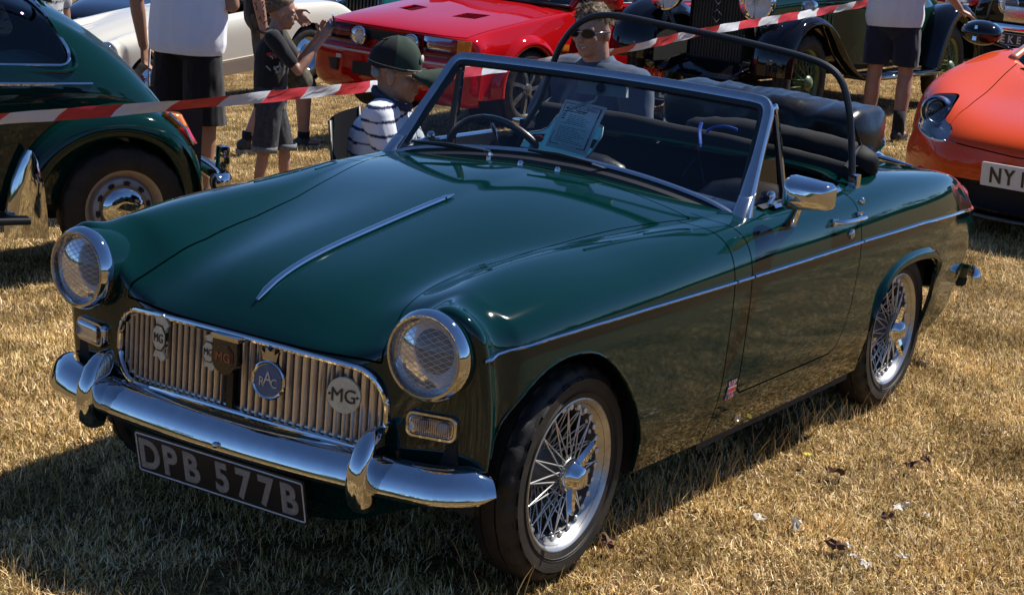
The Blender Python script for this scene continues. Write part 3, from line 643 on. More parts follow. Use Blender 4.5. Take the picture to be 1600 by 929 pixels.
def grass():
    gm = grassmat('dry_grass_blades', (.6, .45, .22), 0)
    gc = bpy.data.collections.new('grass_tufts')
    for i in range(6):
        V, F, C_ = tuft(i, 100, .085, .012, .036, (25, 88), .0013); o = mesh('grass_tuft', V, F, gm, None, True, None, np.array(C_)); col.objects.unlink(o); gc.objects.link(o)
    for i in range(2):
        V, F, C_ = tuft(50+i, 46, .06, .02, .06, (5, 75), .0011); o = mesh('grass_tuft', V, F, gm, None, True, None, np.array(C_)); col.objects.unlink(o); gc.objects.link(o)
    V = []; F = []; D = []; st = .25; key = {}
    def vid(i, j):
        if (i, j) not in key: key[(i, j)] = len(V); x, y = i*st, j*st; V.append((x, y, gz(x, y)))
        return key[(i, j)]
    for i in range(-16, 84):
        for j in range(-36, 76):
            x, y = (i+.5)*st, (j+.5)*st; px_, py_, d = pix((x, y, gz(x, y)))
            if d < 1 or d > 25: continue
            m_ = 420 if d < 6 else 600
            if -m_ < px_ < 1600+m_ and -120 < py_ < 929+m_*.8:
                inn = 1 if (px_ > -60 and px_ < 1660 and py_ < 985) else (.45 if -260 < px_ < 1860 else .3)
                F.append((vid(i, j), vid(i+1, j), vid(i+1, j+1), vid(i, j+1))); D.append(330*min(1, (5.0/d)**1.15)*inn*(.45+1.1*min(1, max(0, noise.noise((x*1.1, y*1.1, 0))*.9+.5))))
    o = mesh('grass', V, F, gm, None, False); me = o.data
    a = me.attributes.new('dens', 'FLOAT', 'FACE'); a.data.foreach_set('value', np.array(D, np.float32))
    ng = bpy.data.node_groups.new('grass_scatter', 'GeometryNodeTree'); ng.interface.new_socket('Geometry', in_out='INPUT', socket_type='NodeSocketGeometry'); ng.interface.new_socket('Geometry', in_out='OUTPUT', socket_type='NodeSocketGeometry')
    N = ng.nodes; L = ng.links; gi = N.new('NodeGroupInput'); go = N.new('NodeGroupOutput'); dp = N.new('GeometryNodeDistributePointsOnFaces'); na = N.new('GeometryNodeInputNamedAttribute'); na.data_type = 'FLOAT'; na.inputs[0].default_value = 'dens'
    ci = N.new('GeometryNodeCollectionInfo'); ci.inputs[0].default_value = gc; ci.inputs['Separate Children'].default_value = True; ci.inputs['Reset Children'].default_value = True
    ip = N.new('GeometryNodeInstanceOnPoints'); ip.inputs['Pick Instance'].default_value = True
    rv = N.new('FunctionNodeRandomValue'); rv.data_type = 'FLOAT_VECTOR'; rv.inputs[0].default_value = (-.08, -.08, 0); rv.inputs[1].default_value = (.08, .08, 6.283)
    rs = N.new('FunctionNodeRandomValue'); rs.data_type = 'FLOAT'; rs.inputs[2].default_value = .75; rs.inputs[3].default_value = 1.3
    L.new(gi.outputs[0], dp.inputs[0]); L.new(na.outputs[0], dp.inputs['Density']); L.new(dp.outputs[0], ip.inputs['Points']); L.new(ci.outputs[0], ip.inputs['Instance']); L.new(rv.outputs[0], ip.inputs['Rotation']); L.new(rs.outputs[1], ip.inputs['Scale']); L.new(ip.outputs[0], go.inputs[0])
    md = o.modifiers.new('scatter', 'NODES'); md.node_group = ng
    tag(o, 'short sun-bleached dry grass covering the show field', None, None, 'stuff')
    # taller stalks standing along the shadow edge of the car
    V = []; F = []; C_ = []; r_ = random.Random(5)
    for k in range(420):
        if k < 230: x, y = r_.uniform(.2, 2.3), -.52-abs(r_.gauss(0, .10))
        else: x, y = r_.uniform(-1.2, .4), r_.uniform(-1.0, .9)
        L_ = r_.uniform(.05, .13); az = r_.uniform(0, 6.28); ti = R(r_.uniform(2, 32)); p = Vector((x, y, gz(x, y))); o_ = len(V); c = r_.choice([(.6, .46, .24), (.45, .33, .15), (.66, .55, .34)])
        for q in range(4):
            ww = .0011*(1, .9, .8, .3)[q]; V += [(p.x-ww*.55, p.y+ww*.83, p.z), (p.x+ww*.55, p.y-ww*.83, p.z)]; C_ += [c]*2
            p = p+Vector((math.sin(ti)*math.cos(az), math.sin(ti)*math.sin(az), math.cos(ti)))*(L_/3); ti += R(8)
        for q in range(3): F.append((o_+2*q, o_+2*q+1, o_+2*q+3, o_+2*q+2))
    tag(mesh('grass_stalks', V, F, gm, None, True, None, np.array(C_)), 'taller dry grass stalks standing around the green sports car', None, None, 'stuff')
grass()
def treeline():
    V = []; F = []; r_ = random.Random(2)
    for k in range(120):
        a = 2*math.pi*(k+r_.uniform(-.3, .3))/120; rad = 71+r_.uniform(-3, 3); h = r_.uniform(4.5, 8.5); wd = r_.uniform(2.2, 3.6); cx, cy = 4+rad*math.cos(a), 3+rad*math.sin(a)
        cl = [(r_.uniform(-1, 1)*wd*.75, r_.uniform(-1, 1)*wd*.75, h*r_.uniform(.12, .85), r_.uniform(.8, 1.6)) for _ in range(13)]
        for q in range(430):
            bx, by, bz, br = cl[q % 13]; d = Vector((r_.gauss(0, 1), r_.gauss(0, 1), r_.gauss(0, 1))).normalized(); c = Vector((cx+bx, cy+by, bz-1.6))+d*br*r_.uniform(.75, 1.1)
            s = r_.uniform(.13, .30); u = Vector((r_.gauss(0, 1), r_.gauss(0, 1), r_.gauss(0, 1))).normalized(); w2 = d.cross(u).normalized(); u = w2.cross(d)*.5+d*r_.uniform(-.5, .5); o = len(V)
            V += [c-u*s-w2*s*.7, c+u*s*1.1-w2*s*.4, c+u*s+w2*s*.8, c-u*s*.8+w2*s]; F.append((o, o+1, o+2, o+3))
    n = 90; o = len(V)
    for k in range(n): a = 2*math.pi*k/n; V += [(4+74*math.cos(a), 3+74*math.sin(a), -2.5), (4+74*math.cos(a), 3+74*math.sin(a), 2.8+1.2*noise.noise((math.cos(a)*7, math.sin(a)*7, 3)))]
    F += [(o+2*k, o+2*((k+1) % n), o+2*((k+1) % n)+1, o+2*k+1) for k in range(n)]
    tag(mesh('treeline', V, F, M('far_foliage', (.05, .075, .025), .8, var=(.6, .6)), None, False), 'dark green belt of trees around the far edge of the field', None, None, 'stuff')
treeline()
# ================================================================ SPORTS CAR: screen, cockpit and fittings
ALU = M('satin_alloy', (0.55, 0.57, 0.6), 0.2, 1.0, var=(30, .15, .04))
ws = empty('windscreen', parent=car)
half = [(.872, -.586, .765), (.93, -.573, .835), (1.0, -.556, .92), (1.06, -.541, .995), (1.09, -.532, 1.035), (1.103, -.518, 1.056), (1.108, -.49, 1.064), (1.120, -.40, 1.066), (1.138, -.22, 1.068), (1.148, 0, 1.069)]
full = half+[(x, -y, z) for x, y, z in half[:-1][::-1]]
fp_ = smoothp(full, 4)
sect = [(-.014, -.012), (-.006, -.017), (.010, -.016), (.016, -.008), (.017, .006), (.012, .013), (-.004, .014), (-.014, .008)]
rings = []
for i, p in enumerate(fp_):
    t = (fp_[min(i+1, len(fp_)-1)]-fp_[max(i-1, 0)]).normalized()
    fwd = Vector((-.77, 0, .64)); fwd = (fwd-t*fwd.dot(t)).normalized(); ou = t.cross(fwd).normalized()
    k = 1.0+.55*max(0, 1-min(i, len(fp_)-1-i)/9.0)
    rings.append([p+ou*(a*k)+fwd*(b*(1+.3*(k-1))) for a, b in sect])
G().add(*loft(rings, caps=True)).obj('screen_frame', ALU, ws, angle=45)
rings = []
for i, p in enumerate(fp_[3:-3]):
    i += 3; t = (fp_[i+1]-fp_[i-1]).normalized(); fwd = Vector((-.77, 0, .64)); fwd = (fwd-t*fwd.dot(t)).normalized(); ou = t.cross(fwd).normalized()
    c_ = Vector((1.0, 0, .93)); sgn = 1 if ou.dot(c_-p) > 0 else -1
    rings.append([p+ou*sgn*q+fwd*f for q, f in ((.012, -.010), (.026, -.006), (.026, .006), (.012, .010))])
G().add(*loft(rings, caps=True)).obj('screen_rubber', TRIMRUB, ws, angle=30)
bot = [(.872, -.572, .776), (.878, -.47, .806), (.886, -.3, .832), (.893, -.12, .847), (.895, 0, .849)]
botf = smoothp(bot+[(x, -y, z) for x, y, z in bot[:-1][::-1]], 5)
G().add(*tube([p+Vector((0, 0, .004)) for p in botf], .011, 8, flat=.8)).obj('screen_rail', ALU, ws)
G().add(*loft([[p+Vector((.02, 0, .0)), p+Vector((-.008, 0, -.003)), p+Vector((-.034, 0, -.013)), p+Vector((-.042, 0, -.03)), p+Vector((.02, 0, -.04))] for p in botf])).obj('screen_seal', TRIMRUB, ws)
topq = [p for p in fp_ if p.z > 1.0]
NB = 24; gl_b = [botf[0].lerp(botf[-1], k/NB) for k in range(NB+1)]; V = []
def alongp(P, t):
    L = [0]
    for i in range(1, len(P)): L.append(L[-1]+(P[i]-P[i-1]).length)
    d = t*L[-1]
    for i in range(1, len(P)):
        if L[i] >= d: return P[i-1].lerp(P[i], (d-L[i-1])/max(1e-9, L[i]-L[i-1]))
    return P[-1]
tops = [Vector((1.103+.045*(1-(y/.52)**2), y, 1.063)) for y in np.linspace(-.52, .52, NB+1)]
for k in range(NB+1):
    a, b = alongp(botf, k/NB), tops[k]
    for j in range(7):
        p = a.lerp(b, j/6); V.append(p)
F = [(k*7+j, k*7+j+1, (k+1)*7+j+1, (k+1)*7+j) for k in range(NB) for j in range(6)]
mesh('screen_glass', V, F, GLASS, ws)
for s in (-1, 1):   # cast feet and quarter frames
    rr = []
    for x, y, z, a, b in ((.842, .604, .740, .012, .006), (.850, .600, .752, .040, .018), (.868, .592, .775, .042, .022), (.89, .584, .80, .034, .022), (.92, .577, .835, .026, .02)):
        rr.append([(x+a*math.copysign(abs(math.cos(t))**.7, math.cos(t)), s*y+b*math.copysign(abs(math.sin(t))**.7, math.sin(t)), z+.35*a*math.cos(t)) for t in np.linspace(0, 2*math.pi, 16, endpoint=False)])
    G().add(*loft(rr, caps=True)).obj('screen_foot', ALU, ws, angle=60)
    q = empty('quarter_light', parent=car)
    G().add(*tube(smoothp([(.905, s*.575, .79), (1.015, s*.553, .93), (1.10, s*.534, 1.03), (1.13, s*.530, 1.048), (1.150, s*.532, 1.03), (1.185, s*.572, .785)], 5), .0065, 8)).obj('quarter_frame', CHROME, q)
    G().add(*boxm((1.148, s*.553, .91), (.014, .012, .24), (s*R(10), R(-7), 0))).obj('channel', TRIMRUB, q)
    mesh('quarter_glass', [(.93, s*.572, .80), (1.17, s*.57, .80), (1.14, s*.534, 1.03), (1.10, s*.536, 1.02)], [(0, 1, 2, 3)], GLASS, q)
    g = G(); g.add(*ell((1.07, s*.578, .815), (.016, .012, .016))); g.add(*tube([(1.07, s*.585, .815), (1.02, s*.59, .79)], .006, 6)); g.obj('quarter_catch', CHROME, q)
    G().add(*boxm((1.16, s*.60, .787), (.035, .03, .02), bev=.004)).obj('frame_bracket', CHROME, q)
    # door capping, handle, lock
    G().add(*loft([[(x, s*.595, .796), (x, s*.598, .803), (x, s*.612, .803), (x, s*.618, .794)] for x in (1.02, 1.25, 1.47)], closed=False)).obj('door_capping', ALU, car)
    G().add(*loft([[(x, s*.60, .793), (x, s*.58, .80), (x, s*.575, .77), (x, s*.56, .5)] for x in (.98, 1.25, 1.50)], closed=False)).obj('door_lining', VINYL, car)
    h = empty('door_handle', parent=car)
    yb_ = side(1.38, .732, s)[0].y
    G().add(*tube(smoothp([(1.285, yb_+s*.006, .735), (1.30, yb_+s*.026, .735), (1.34, yb_+s*.031, .735), (1.42, yb_+s*.031, .733), (1.462, yb_+s*.026, .731), (1.475, yb_+s*.006, .731)], 4), .009, 10, flat=.75)).obj('handle_grip', CHROME, h)
    for xx in (1.29, 1.468): G().add(*boxm((xx, yb_+s*.004, .733), (.03, .012, .022), bev=.004)).obj('handle_base', CHROME, h)
    hl_ = side(1.40, .688, s)[0]; G().add(*lathe([(s*0, .015), (s*.006, .014), (s*.010, .008), (s*.010, .0005)], 20, 'y', (1.40, hl_.y, .688))).obj('door_lock', DCHROME, car)
# door mirror
def door_mirror():
    m = empty('door_mirror', parent=car)
    a = on(1231, 298, 0, .955); b = on(1308, 309, 0, .955); hh = (on(1262, 276, 0, .955)-on(1262, 331, 0, .955)).length*.44
    L = (b-a).length*.96; ex = (b-a).normalized(); c_ = (a+b)/2
    rings = []
    for q, k in ((0.0, 1.0), (-.018, 1.0), (-.036, .95), (-.052, .82), (-.062, .62), (-.066, .35)):
        ring = []
        for u, v in rrect(L/2, hh, .018, 5):
            tp = 1.0-.16*(u/(L/2))
            ring.append(c_+ex*(u*(.35+.65*k))+Vector((q*(1-.25*(u/L)), 0, v*tp*k)))
        rings.append(ring)
    G().add(*loft(rings, caps=True)).obj('mirror_shell', CHROME, m, angle=40)
    ft = on(1233, 352, 1, -.664)
    rr = []
    for t, w_, d_ in ((0, .026, .020), (.12, .024, .018), (.5, .018, .014), (1, .014, .011)):
        p = ft.lerp(c_+Vector((-.02, .022, -hh*.7)), t); rr.append([p+Vector((w_*math.cos(q), d_*math.sin(q), 0)) for q in np.linspace(0, 2*math.pi, 14, endpoint=False)])
    G().add(*loft(rr, caps=True)).obj('mirror_stem', CHROME, m)
    V, F = loft([[c_+ex*u*.95+Vector((.002+dz, 0, v*.93*(1-.16*(u/(L/2))))) for u, v in rrect(L/2, hh, .018, 5)] for dz in (0, .001)], caps=True); mesh('mirror_face', V, F, M('mirror', (.8, .8, .8), .01, 1.0), m, False)
door_mirror()
# wipers and washer jets
for (pv, tip, b0, b1) in (((765, 251), (742, 231), (645, 221), (757, 236)), ((945, 281), (905, 249), (826, 234), (925, 255))):
    wp = empty('wiper', parent=car)
    P0 = top(*on(pv[0], pv[1], 2, .812).xy)[0]
    g = G(); g.add(*lathe([(-.01, .012), (.006, .011), (.010, .007), (.018, .006), (.02, .0005)], 16, 'z', tuple(P0))); g.obj('wiper_pivot', CHROME, wp)
    T = on(tip[0], tip[1], 0, .848); B0 = on(b0[0], b0[1], 0, .836 if pv[0] < 800 else .848); B1 = on(b1[0], b1[1], 0, .845)
    G().add(*tube([P0+Vector((0, 0, .022)), P0.lerp(T, .3)+Vector((-.004, 0, .016)), T], [.006, .005, .004], 6, flat=.6)).obj('wiper_arm', DCHROME, wp)
    G().add(*tube([B0, B0.lerp(B1, .5)+Vector((-.006, 0, .004)), B1], [.004, .008, .004], 6)).obj('wiper_blade', TRIMRUB, wp)
for px_, py_ in ((813, 258), (871, 268)):
    P = top(*on(px_, py_, 2, .825).xy)[0]; G().add(*lathe([(0, .009), (.006, .008), (.012, .005), (.013, .0004)], 12, 'z', tuple(P))).obj('washer_jet', CHROME, car)
# cockpit
g = G()
dash = [(.93, .79), (.96, .812), (1.0, .815), (1.03, .80), (1.04, .77), (1.03, .60), (.95, .55)]
g.add(*loft([[(x-.03*(y/.56)**2, y, z-.02*(y/.56)**2) for x, z in dash] for y in np.linspace(-.57, .57, 15)], closed=False)); g.obj('dashboard', VINYL, car)
G().add(*boxm((1.45, 0, .30), (1.2, .18, .2), bev=.03)).obj('tunnel', DARK, car)
for s, yc in ((-1, -.315), (1, .300)):
    st = empty('seat', parent=car)
    rr = []
    for z, w_, d_, xo in ((.30, .20, .07, 1.42), (.45, .215, .075, 1.47), (.60, .215, .07, 1.505), (.70, .195, .062, 1.525), (.745, .15, .05, 1.535), (.765, .08, .03, 1.54), (.768, .02, .01, 1.54)):
        rr.append([(xo+d_*math.cos(t), yc+w_*math.copysign(abs(math.sin(t))**.7, math.sin(t)), z) for t in np.linspace(0, 2*math.pi, 28, endpoint=False)])
    G().add(*loft(rr, caps=True)).obj('backrest', VINYL, st, angle=60)
    G().add(*boxm((1.22, yc, .30), (.46, .42, .14), (0, R(-6), 0), .04)).obj('seat_cushion', VINYL, st)
sw = empty('steering_wheel', (1.13, .345, .722), 0, parent=car); sw.rotation_euler = (0, R(-25), 0)
V, F = tube([(0, .2*math.cos(t), .2*math.sin(t)) for t in np.linspace(0, 2*math.pi, 48, endpoint=False)], .0115, 10, closed=True, up=(1, 0, 0)); mesh('wheel_rim', V, F, M('dark_wood_rim', (.10, .055, .03), .3, coat=.6, var=(20, .4)), sw)
for a in (90, 210, 330):
    V, F = tube([(.01, .03*math.cos(R(a)), .03*math.sin(R(a))), (.0, .195*math.cos(R(a)), .195*math.sin(R(a)))], .008, 6, flat=.3); mesh('wheel_spoke', V, F, ALU, sw)
V, F = lathe([(-.005, .001), (.02, .04), (.03, .03), (.2, .02)], 20, 'x'); V = [(-v[0], v[1], v[2]) for v in V]; mesh('boss', V, F, DARK, sw)
# interior mirror
im = empty('interior_mirror', parent=car)
c4 = [on(903, 121, 0, 1.135), on(978, 131, 0, 1.135), on(978, 153, 0, 1.135), on(902, 146, 0, 1.135)]
n_ = Vector((-1, .0, .1))
V = [p+Vector((d_, 0, 0)) for d_ in (.0, .014) for p in c4]; mesh('mirror_back', V, [(0, 1, 2, 3), (7, 6, 5, 4), (0, 4, 5, 1), (1, 5, 6, 2), (2, 6, 7, 3), (3, 7, 4, 0)], M('mirror_backing', (.55, .62, .60), .35, .2), im, False)
cc = sum(c4, Vector())/4; G().add(*tube([cc+Vector((-.004, .0, 0)), cc+Vector((-.03, 0, -.035)), on(886, 172, 0, 1.06)], .004, 6)).obj('mirror_stalk', DCHROME, im)
G().add(*ell(cc+Vector((-.006, 0, .0)), (.012, .014, .014))).obj('mirror_ball', DARK, im)
# hood frame bow
P = [(1.60, .60, .74), (1.61, .585, .80), (1.62, .535, .90), (1.62, .495, 1.03), (1.62, .465, 1.10), (1.62, .41, 1.165), (1.62, .342, 1.196), (1.62, .25, 1.203), (1.62, .1, 1.193), (1.62, -.1, 1.180), (1.62, -.265, 1.165), (1.62, -.39, 1.150), (1.62, -.47, 1.130), (1.62, -.515, 1.095), (1.62, -.545, 1.03), (1.62, -.565, .95), (1.61, -.585, .85), (1.60, -.60, .76)]
hf = empty('hood_frame', parent=car)
G().add(*tube(smoothp(P, 5), .0108, 10)).obj('hood_bow', M('black_frame_paint', (.007, .007, .008), .45, coat=.1), hf)
for s in (-1, 1):
    G().add(*boxm((1.60, s*.602, .80), (.03, .03, .06), bev=.005)).obj('bow_socket', CHROME, hf)
    G().add(*tube([(1.62, s*.56, .84), (1.72, s*.56, .90), (1.66, s*.54, .99)], .007, 6)).obj('frame_link', DARK, hf)
G().add(*lathe([(0, .012), (-.006, .011), (-.012, .006), (-.013, .0004)], 14, 'y', tuple(side(1.53, .765)[0]))).obj('hood_stud', CHROME, car)
# tonneau wall behind the seats, rolled hood, bagged hood on the rack
def cloth(name, P, mat, parent, amp=.01, sc=9, seed=0, angle=None):
    V = []
    for p in P[0]:
        n = noise.noise_vector(Vector(p)*sc+Vector((seed, 0, 0))); n2 = noise.noise_vector(Vector(p)*sc*2.7+Vector((seed, 5, 0))); V.append(Vector(p)+n*amp+n2*amp*.4)
    return mesh(name, V, P[1], mat, parent, True, angle)
ys = np.linspace(.56, -.575, 30)
edge = [Vector((1.76-.10*(abs(y)/.57)**3, y, .872-.045*((.56-y)/1.13))) for y in ys]
rr = [[p+Vector((.30, 0, -.07)), p+Vector((.15, 0, -.03)), p+Vector((.03, 0, .012)), p+Vector((0, 0, .014)), p+Vector((-.012, 0, 0)), p+Vector((-.02, 0, -.02)), p+Vector((-.04, 0, -.16)), p+Vector((-.07, 0, -.42))] for p in edge]
cloth('tonneau_cover', loft(rr, closed=False), M('black_cloth', (.006, .006, .007), .7, spec=.25, bump=(260, .2, .002)), car, .004, 8)
roll = smoothp([(1.86, .10, .845), (1.87, -.1, .85), (1.87, -.3, .845), (1.85, -.48, .832), (1.80, -.565, .818)], 6)
cloth('hood_roll', tube(roll, [.03, .045, .05, .055, .055]+[.055]*(len(roll)-8)+[.05, .04, .02], 18), MATS['black_cloth'], car, .008, 12)
rr = []
for t in np.linspace(0, 1, 40):
    y = .36-.76*t; k = min(1, math.sqrt(max(0.02, 1-(1-min(1, t/.10, (1-t)/.06))**2))); zc = .885-.004*math.sin(t*3)-.015*t
    rr.append([(2.22+.02*t+.15*k*math.copysign(abs(math.cos(a))**.7, math.cos(a)), y, zc+.082*k*math.copysign(abs(math.sin(a))**.6, math.sin(a))) for a in np.linspace(0, 2*math.pi, 30, endpoint=False)])
V, F = loft(rr, caps=True); V2 = []
for v in V:
    v = Vector(v); n_ = Vector((v.x-2.23, 0, v.z-.88)).normalized()
    f = 1-2.4*abs(noise.noise(Vector((v.x*5, v.y*9+v.z*5, v.z*6))))+.7*(1-2*abs(noise.noise(Vector((v.x*13+3, v.y*19-v.z*9, v.z*12)))))
    V2.append(v+n_*(.011*f)+noise.noise_vector(v*5)*.010)
mesh('hood_bag', V2, F, M('shiny_vinyl', (.006, .006, .007), .3, spec=.35, bump=(40, .2, .006)), car)
rk = empty('luggage_rack', parent=car)
for y0 in (-.36, -.12, .12, .36): G().add(*tube([(1.98, y0, .802), (2.06, y0, .808), (2.38, y0, .79), (2.45, y0, .765)], .008, 8)).obj('rack_rail', CHROME, rk)
A1, B1_ = on(1352, 197, 0, 2.36), on(1374, 232, 0, 2.40)
G().add(*tube(smoothp([(2.36, -.30, .80), A1+Vector((0, .03, .004)), A1+Vector((0, -.01, .0)), B1_+Vector((0, -.01, .03)), B1_, B1_+Vector((0, .02, -.05))], 5), .008, 8)).obj('rack_hoop', CHROME, rk)
b0, b1, b2 = on(1238, 224, 2, .815), on(1345, 238, 2, .80), on(1428, 260, 2, .775)
G().add(*tube(smoothp([b0, b1, b2], 8), [.006]*4+[.012]*4+[.015]*5+[.012, .008, .006, .002][:4], 8, flat=.5)).obj('rack_bar', CHROME, rk)
# blue elastic cord tied round the tonneau edge
cd = empty('elastic_cord', (0, 0, 0), 0, 'blue elastic cord tied over the black tonneau cover behind the seats', 'cord')
cb = M('blue_cord', (.03, .08, .42), .5)
xx = 1.685
cp = lambda *l: [on(a, b, 0, xx+dx) for a, b, dx in l]
G().add(*tube(smoothp(cp((1096, 192, .05), (1093, 205, .03), (1094, 225, 0), (1092, 240, 0)), 4), .006, 6)).obj('strap', cb, cd)
G().add(*tube(smoothp(cp((1103, 207, .04), (1115, 199, .05), (1135, 198, .05), (1152, 203, .05)), 4), .005, 6)).obj('strap', cb, cd)
for e in ((1066, 275), (1101, 288)): G().add(*tube(cp((1092, 240, 0), (*e, -.01)), .0025, 6)).obj('cord_end', M('dark_blue_cord', (.015, .03, .14), .6), cd)
G().add(*ell(cp((1093, 232, 0))[0], (.008, .012, .008))).obj('knot', DARK, cd)
# display sheet and board behind the screen
def paperm(name, c, k):
    m = M(name, c, .6); n = m.node_tree.nodes; l = m.node_tree.links; t = n.new('ShaderNodeBsdfTranslucent'); t.inputs[0].default_value = (*c, 1); x = n.new('ShaderNodeMixShader'); x.inputs[0].default_value = k
    l.new(n['Principled BSDF'].outputs[0], x.inputs[1]); l.new(t.outputs[0], x.inputs[2]); l.new(x.outputs[0], n['Material Output'].inputs[0]); return m
def sheet():
    c_ = [(883, 154, 1.085), (948, 168, 1.085), (914, 243, 1.015), (850, 226, 1.015)]
    P = [on(a, b, 0, x) for a, b, x in c_]
    o = empty('information_sheet', (0, 0, 0), 0, 'white printed information sheet propped behind the windscreen', 'sheet')
    nrm = (P[1]-P[0]).cross(P[3]-P[0]).normalized()
    if nrm.x > 0: nrm = -nrm
    mesh('paper', [P[0].lerp(P[1], u).lerp(P[3].lerp(P[2], u), v)+nrm*(.006*math.sin(u*3)+.004*math.sin(v*4)-.006) for u in np.linspace(0, 1, 7) for v in np.linspace(0, 1, 7)], [(i*7+j, i*7+j+1, i*7+j+8, i*7+j+7) for i in range(6) for j in range(6)], paperm('white_paper', (.84, .84, .88), .6), o, False)
    pt = lambda u, v, d=.003: P[0].lerp(P[1], u).lerp(P[3].lerp(P[2], u), v)+nrm*(d+.006*math.sin(u*3)+.004*math.sin(v*4)-.006)
    ink = M('printed_ink', (.02, .025, .06), .6); g = G()
    def bar(u0, v0, u1, v1): g.add([pt(u0, v0), pt(u1, v0), pt(u1, v1), pt(u0, v1)], [(0, 1, 2, 3)])
    for a in ((.07, .06, .90, .075), (.07, .90, .93, .915), (.06, .06, .075, .915), (.90, .06, .93, .915)): bar(*a)
    r_ = random.Random(3)
    for k in range(21):
        v = .12+k*.036
        if k == 2: bar(.4, v, .66, v+.022); continue
        if k == 4 or k == 11: continue
        u = .16+(.12 if 4 < k < 10 else 0); e = r_.uniform(.6, .84)
        while u < e:
            u2 = min(e, u+r_.uniform(.03, .10)); bar(u, v, u2, v+(.011 if k != 3 else .018)); u = u2+.018
    for v in (.16, .235, .285, .33, .38): bar(.12, v, .2, v+.026)
    g.obj('print', ink, o, False)
    g = G(); g.add([pt(.62, .10, .002), pt(.85, .10, .002), pt(.85, .165, .002), pt(.62, .165, .002)], [(0, 1, 2, 3)]); g.obj('number_box', M('white_box', (.75, .76, .8), .5), o, False)
    bo = empty('display_board', (0, 0, 0), 0, 'light blue display board with a car picture, standing behind the white information sheet', 'display board')
    out = [(813, 229), (828, 206), (846, 204), (858, 198), (872, 180), (905, 176), (943, 199), (941, 212), (925, 238), (914, 248)]
    Q = [on(a, b, 0, 1.04+.06*(248-b)/70+.012) for a, b in out]; n = len(Q); d = Vector((.004, 0, 0))
    mesh('board', Q, [tuple(range(n))], paperm('sky_blue_card', (.08, .42, .66), .45), bo, False)
    mesh('board_edge', *tube([q+Vector((-.002, 0, 0)) for q in Q], .0022, 5, closed=True), M('pale_edge', (.5, .6, .65), .4), bo)
    for nm, cs, mt in (('photo_print', ((833, 209), (852, 209), (846, 222), (828, 222)), M('photo_dark', (.03, .02, .03), .4)), ('photo_print', ((922, 216), (934, 219), (926, 232), (916, 230)), MATS['photo_dark'])):
        mesh(nm, [on(a, b, 0, 1.04+.06*(248-b)/70+.006) for a, b in cs], [(0, 1, 2, 3)], mt, bo, False)
    p = on(842, 216, 0, 1.055); G().add(*ell(p, (.003, .017, .009), 12, 6)).obj('photo_car', M('photo_red', (.35, .03, .04), .4), bo)
sheet()
# decal, jack cap, tail lamp, rear bumper
def flag():
    f = empty('flag_sticker', parent=car); x0, x1, z0, z1 = .690, .738, .330, .384
    def patch(name, pts, mt, off):
        V = []
        for u, v in pts:
            u = min(1, max(0, u)); v = min(1, max(0, v))
            x = x0+(x1-x0)*u; z = z0+(z1-z0)*v; V.append(side(x, z)[0]+Vector((0, -off, 0)))
        mesh(name, V, [tuple(range(len(V)))], mt, f, False)
    W_, B_, R_ = M('flag_white', (.6, .6, .6), .4), M('flag_blue', (.03, .04, .16), .4), M('flag_red', (.5, .03, .04), .4)
    patch('flag_field', [(0, 0), (1, 0), (1, 1), (0, 1)], B_, .0015)
    for a, b, c_, d_ in ((0, 0, 1, 1), (0, 1, 1, 0)):
        for w_, mt, off in ((.13, W_, .002), (.05, R_, .0026)):
            L = math.hypot(c_-a, d_-b); nx, ny = -(d_-b)/L*w_, (c_-a)/L*w_; patch('flag_saltire', [(a+nx, b+ny), (a-nx, b-ny), (c_-nx, d_-ny), (c_+nx, d_+ny)], mt, off+(.0002 if b else 0))
    for w_, mt, off in ((.17, W_, .0032), (.10, R_, .0038)):
        patch('flag_cross', [(.5-w_, 0), (.5+w_, 0), (.5+w_, 1), (.5-w_, 1)], mt, off); patch('flag_cross', [(0, .5-w_), (1, .5-w_), (1, .5+w_), (0, .5+w_)], mt, off+.0002)
flag()
for s in (-1, 1):
    h = side(.825, .252, s)[0]; G().add(*lathe([(0, .018), (s*.004, .018), (s*.005, .012), (s*.002, .010), (s*.002, .0004)], 20, 'y', tuple(h))).obj('jacking_cap', DCHROME, car)
    G().add(*loft([[(2.735+.05*k, s*(.535+.0*k)+.038*k2*math.cos(t), .615+.055*k2*math.sin(t)) for t in np.linspace(0, 2*math.pi, 20, endpoint=False)] for k, k2 in ((0, 1), (.6, .95), (1.1, .7), (1.3, .3), (1.32, .01))], caps=True)).obj('tail_lamp', M('red_lens', (.35, .01, .015), .12, coat=1), car)
    G().add(*loft([[(2.70+.06*k, s*(.515+.012*k), .672), (2.72+.06*k, s*(.55-.01*k), .66), (2.735+.045*k, s*(.565-.01*k), .63)] for k in (0, 1)], closed=False, caps=False)).obj('lamp_side', MATS['red_lens'], car)
    pth = smoothp([(2.80, s*.615, .335), (2.845, s*.60, .330), (2.875, s*.55, .325), (2.88, s*.4, .316), (2.885, s*.22, .316)], 4)
    rr = []
    for i, p in enumerate(pth):
        t = (pth[min(i+1, len(pth)-1)]-pth[max(i-1, 0)]).normalized(); o_ = Vector((t.y, -t.x, 0))*(-s)
        k = min(1, .25+i/3); rr.append([p+o_*(a*k)+Vector((0, 0, b*k)) for a, b in ((0, -.042), (.02, -.03), (.028, 0), (.018, .03), (0, .042), (-.01, 0))])
    G().add(*loft(rr, caps=True)).obj('rear_bumper', CHROME, car, angle=60)
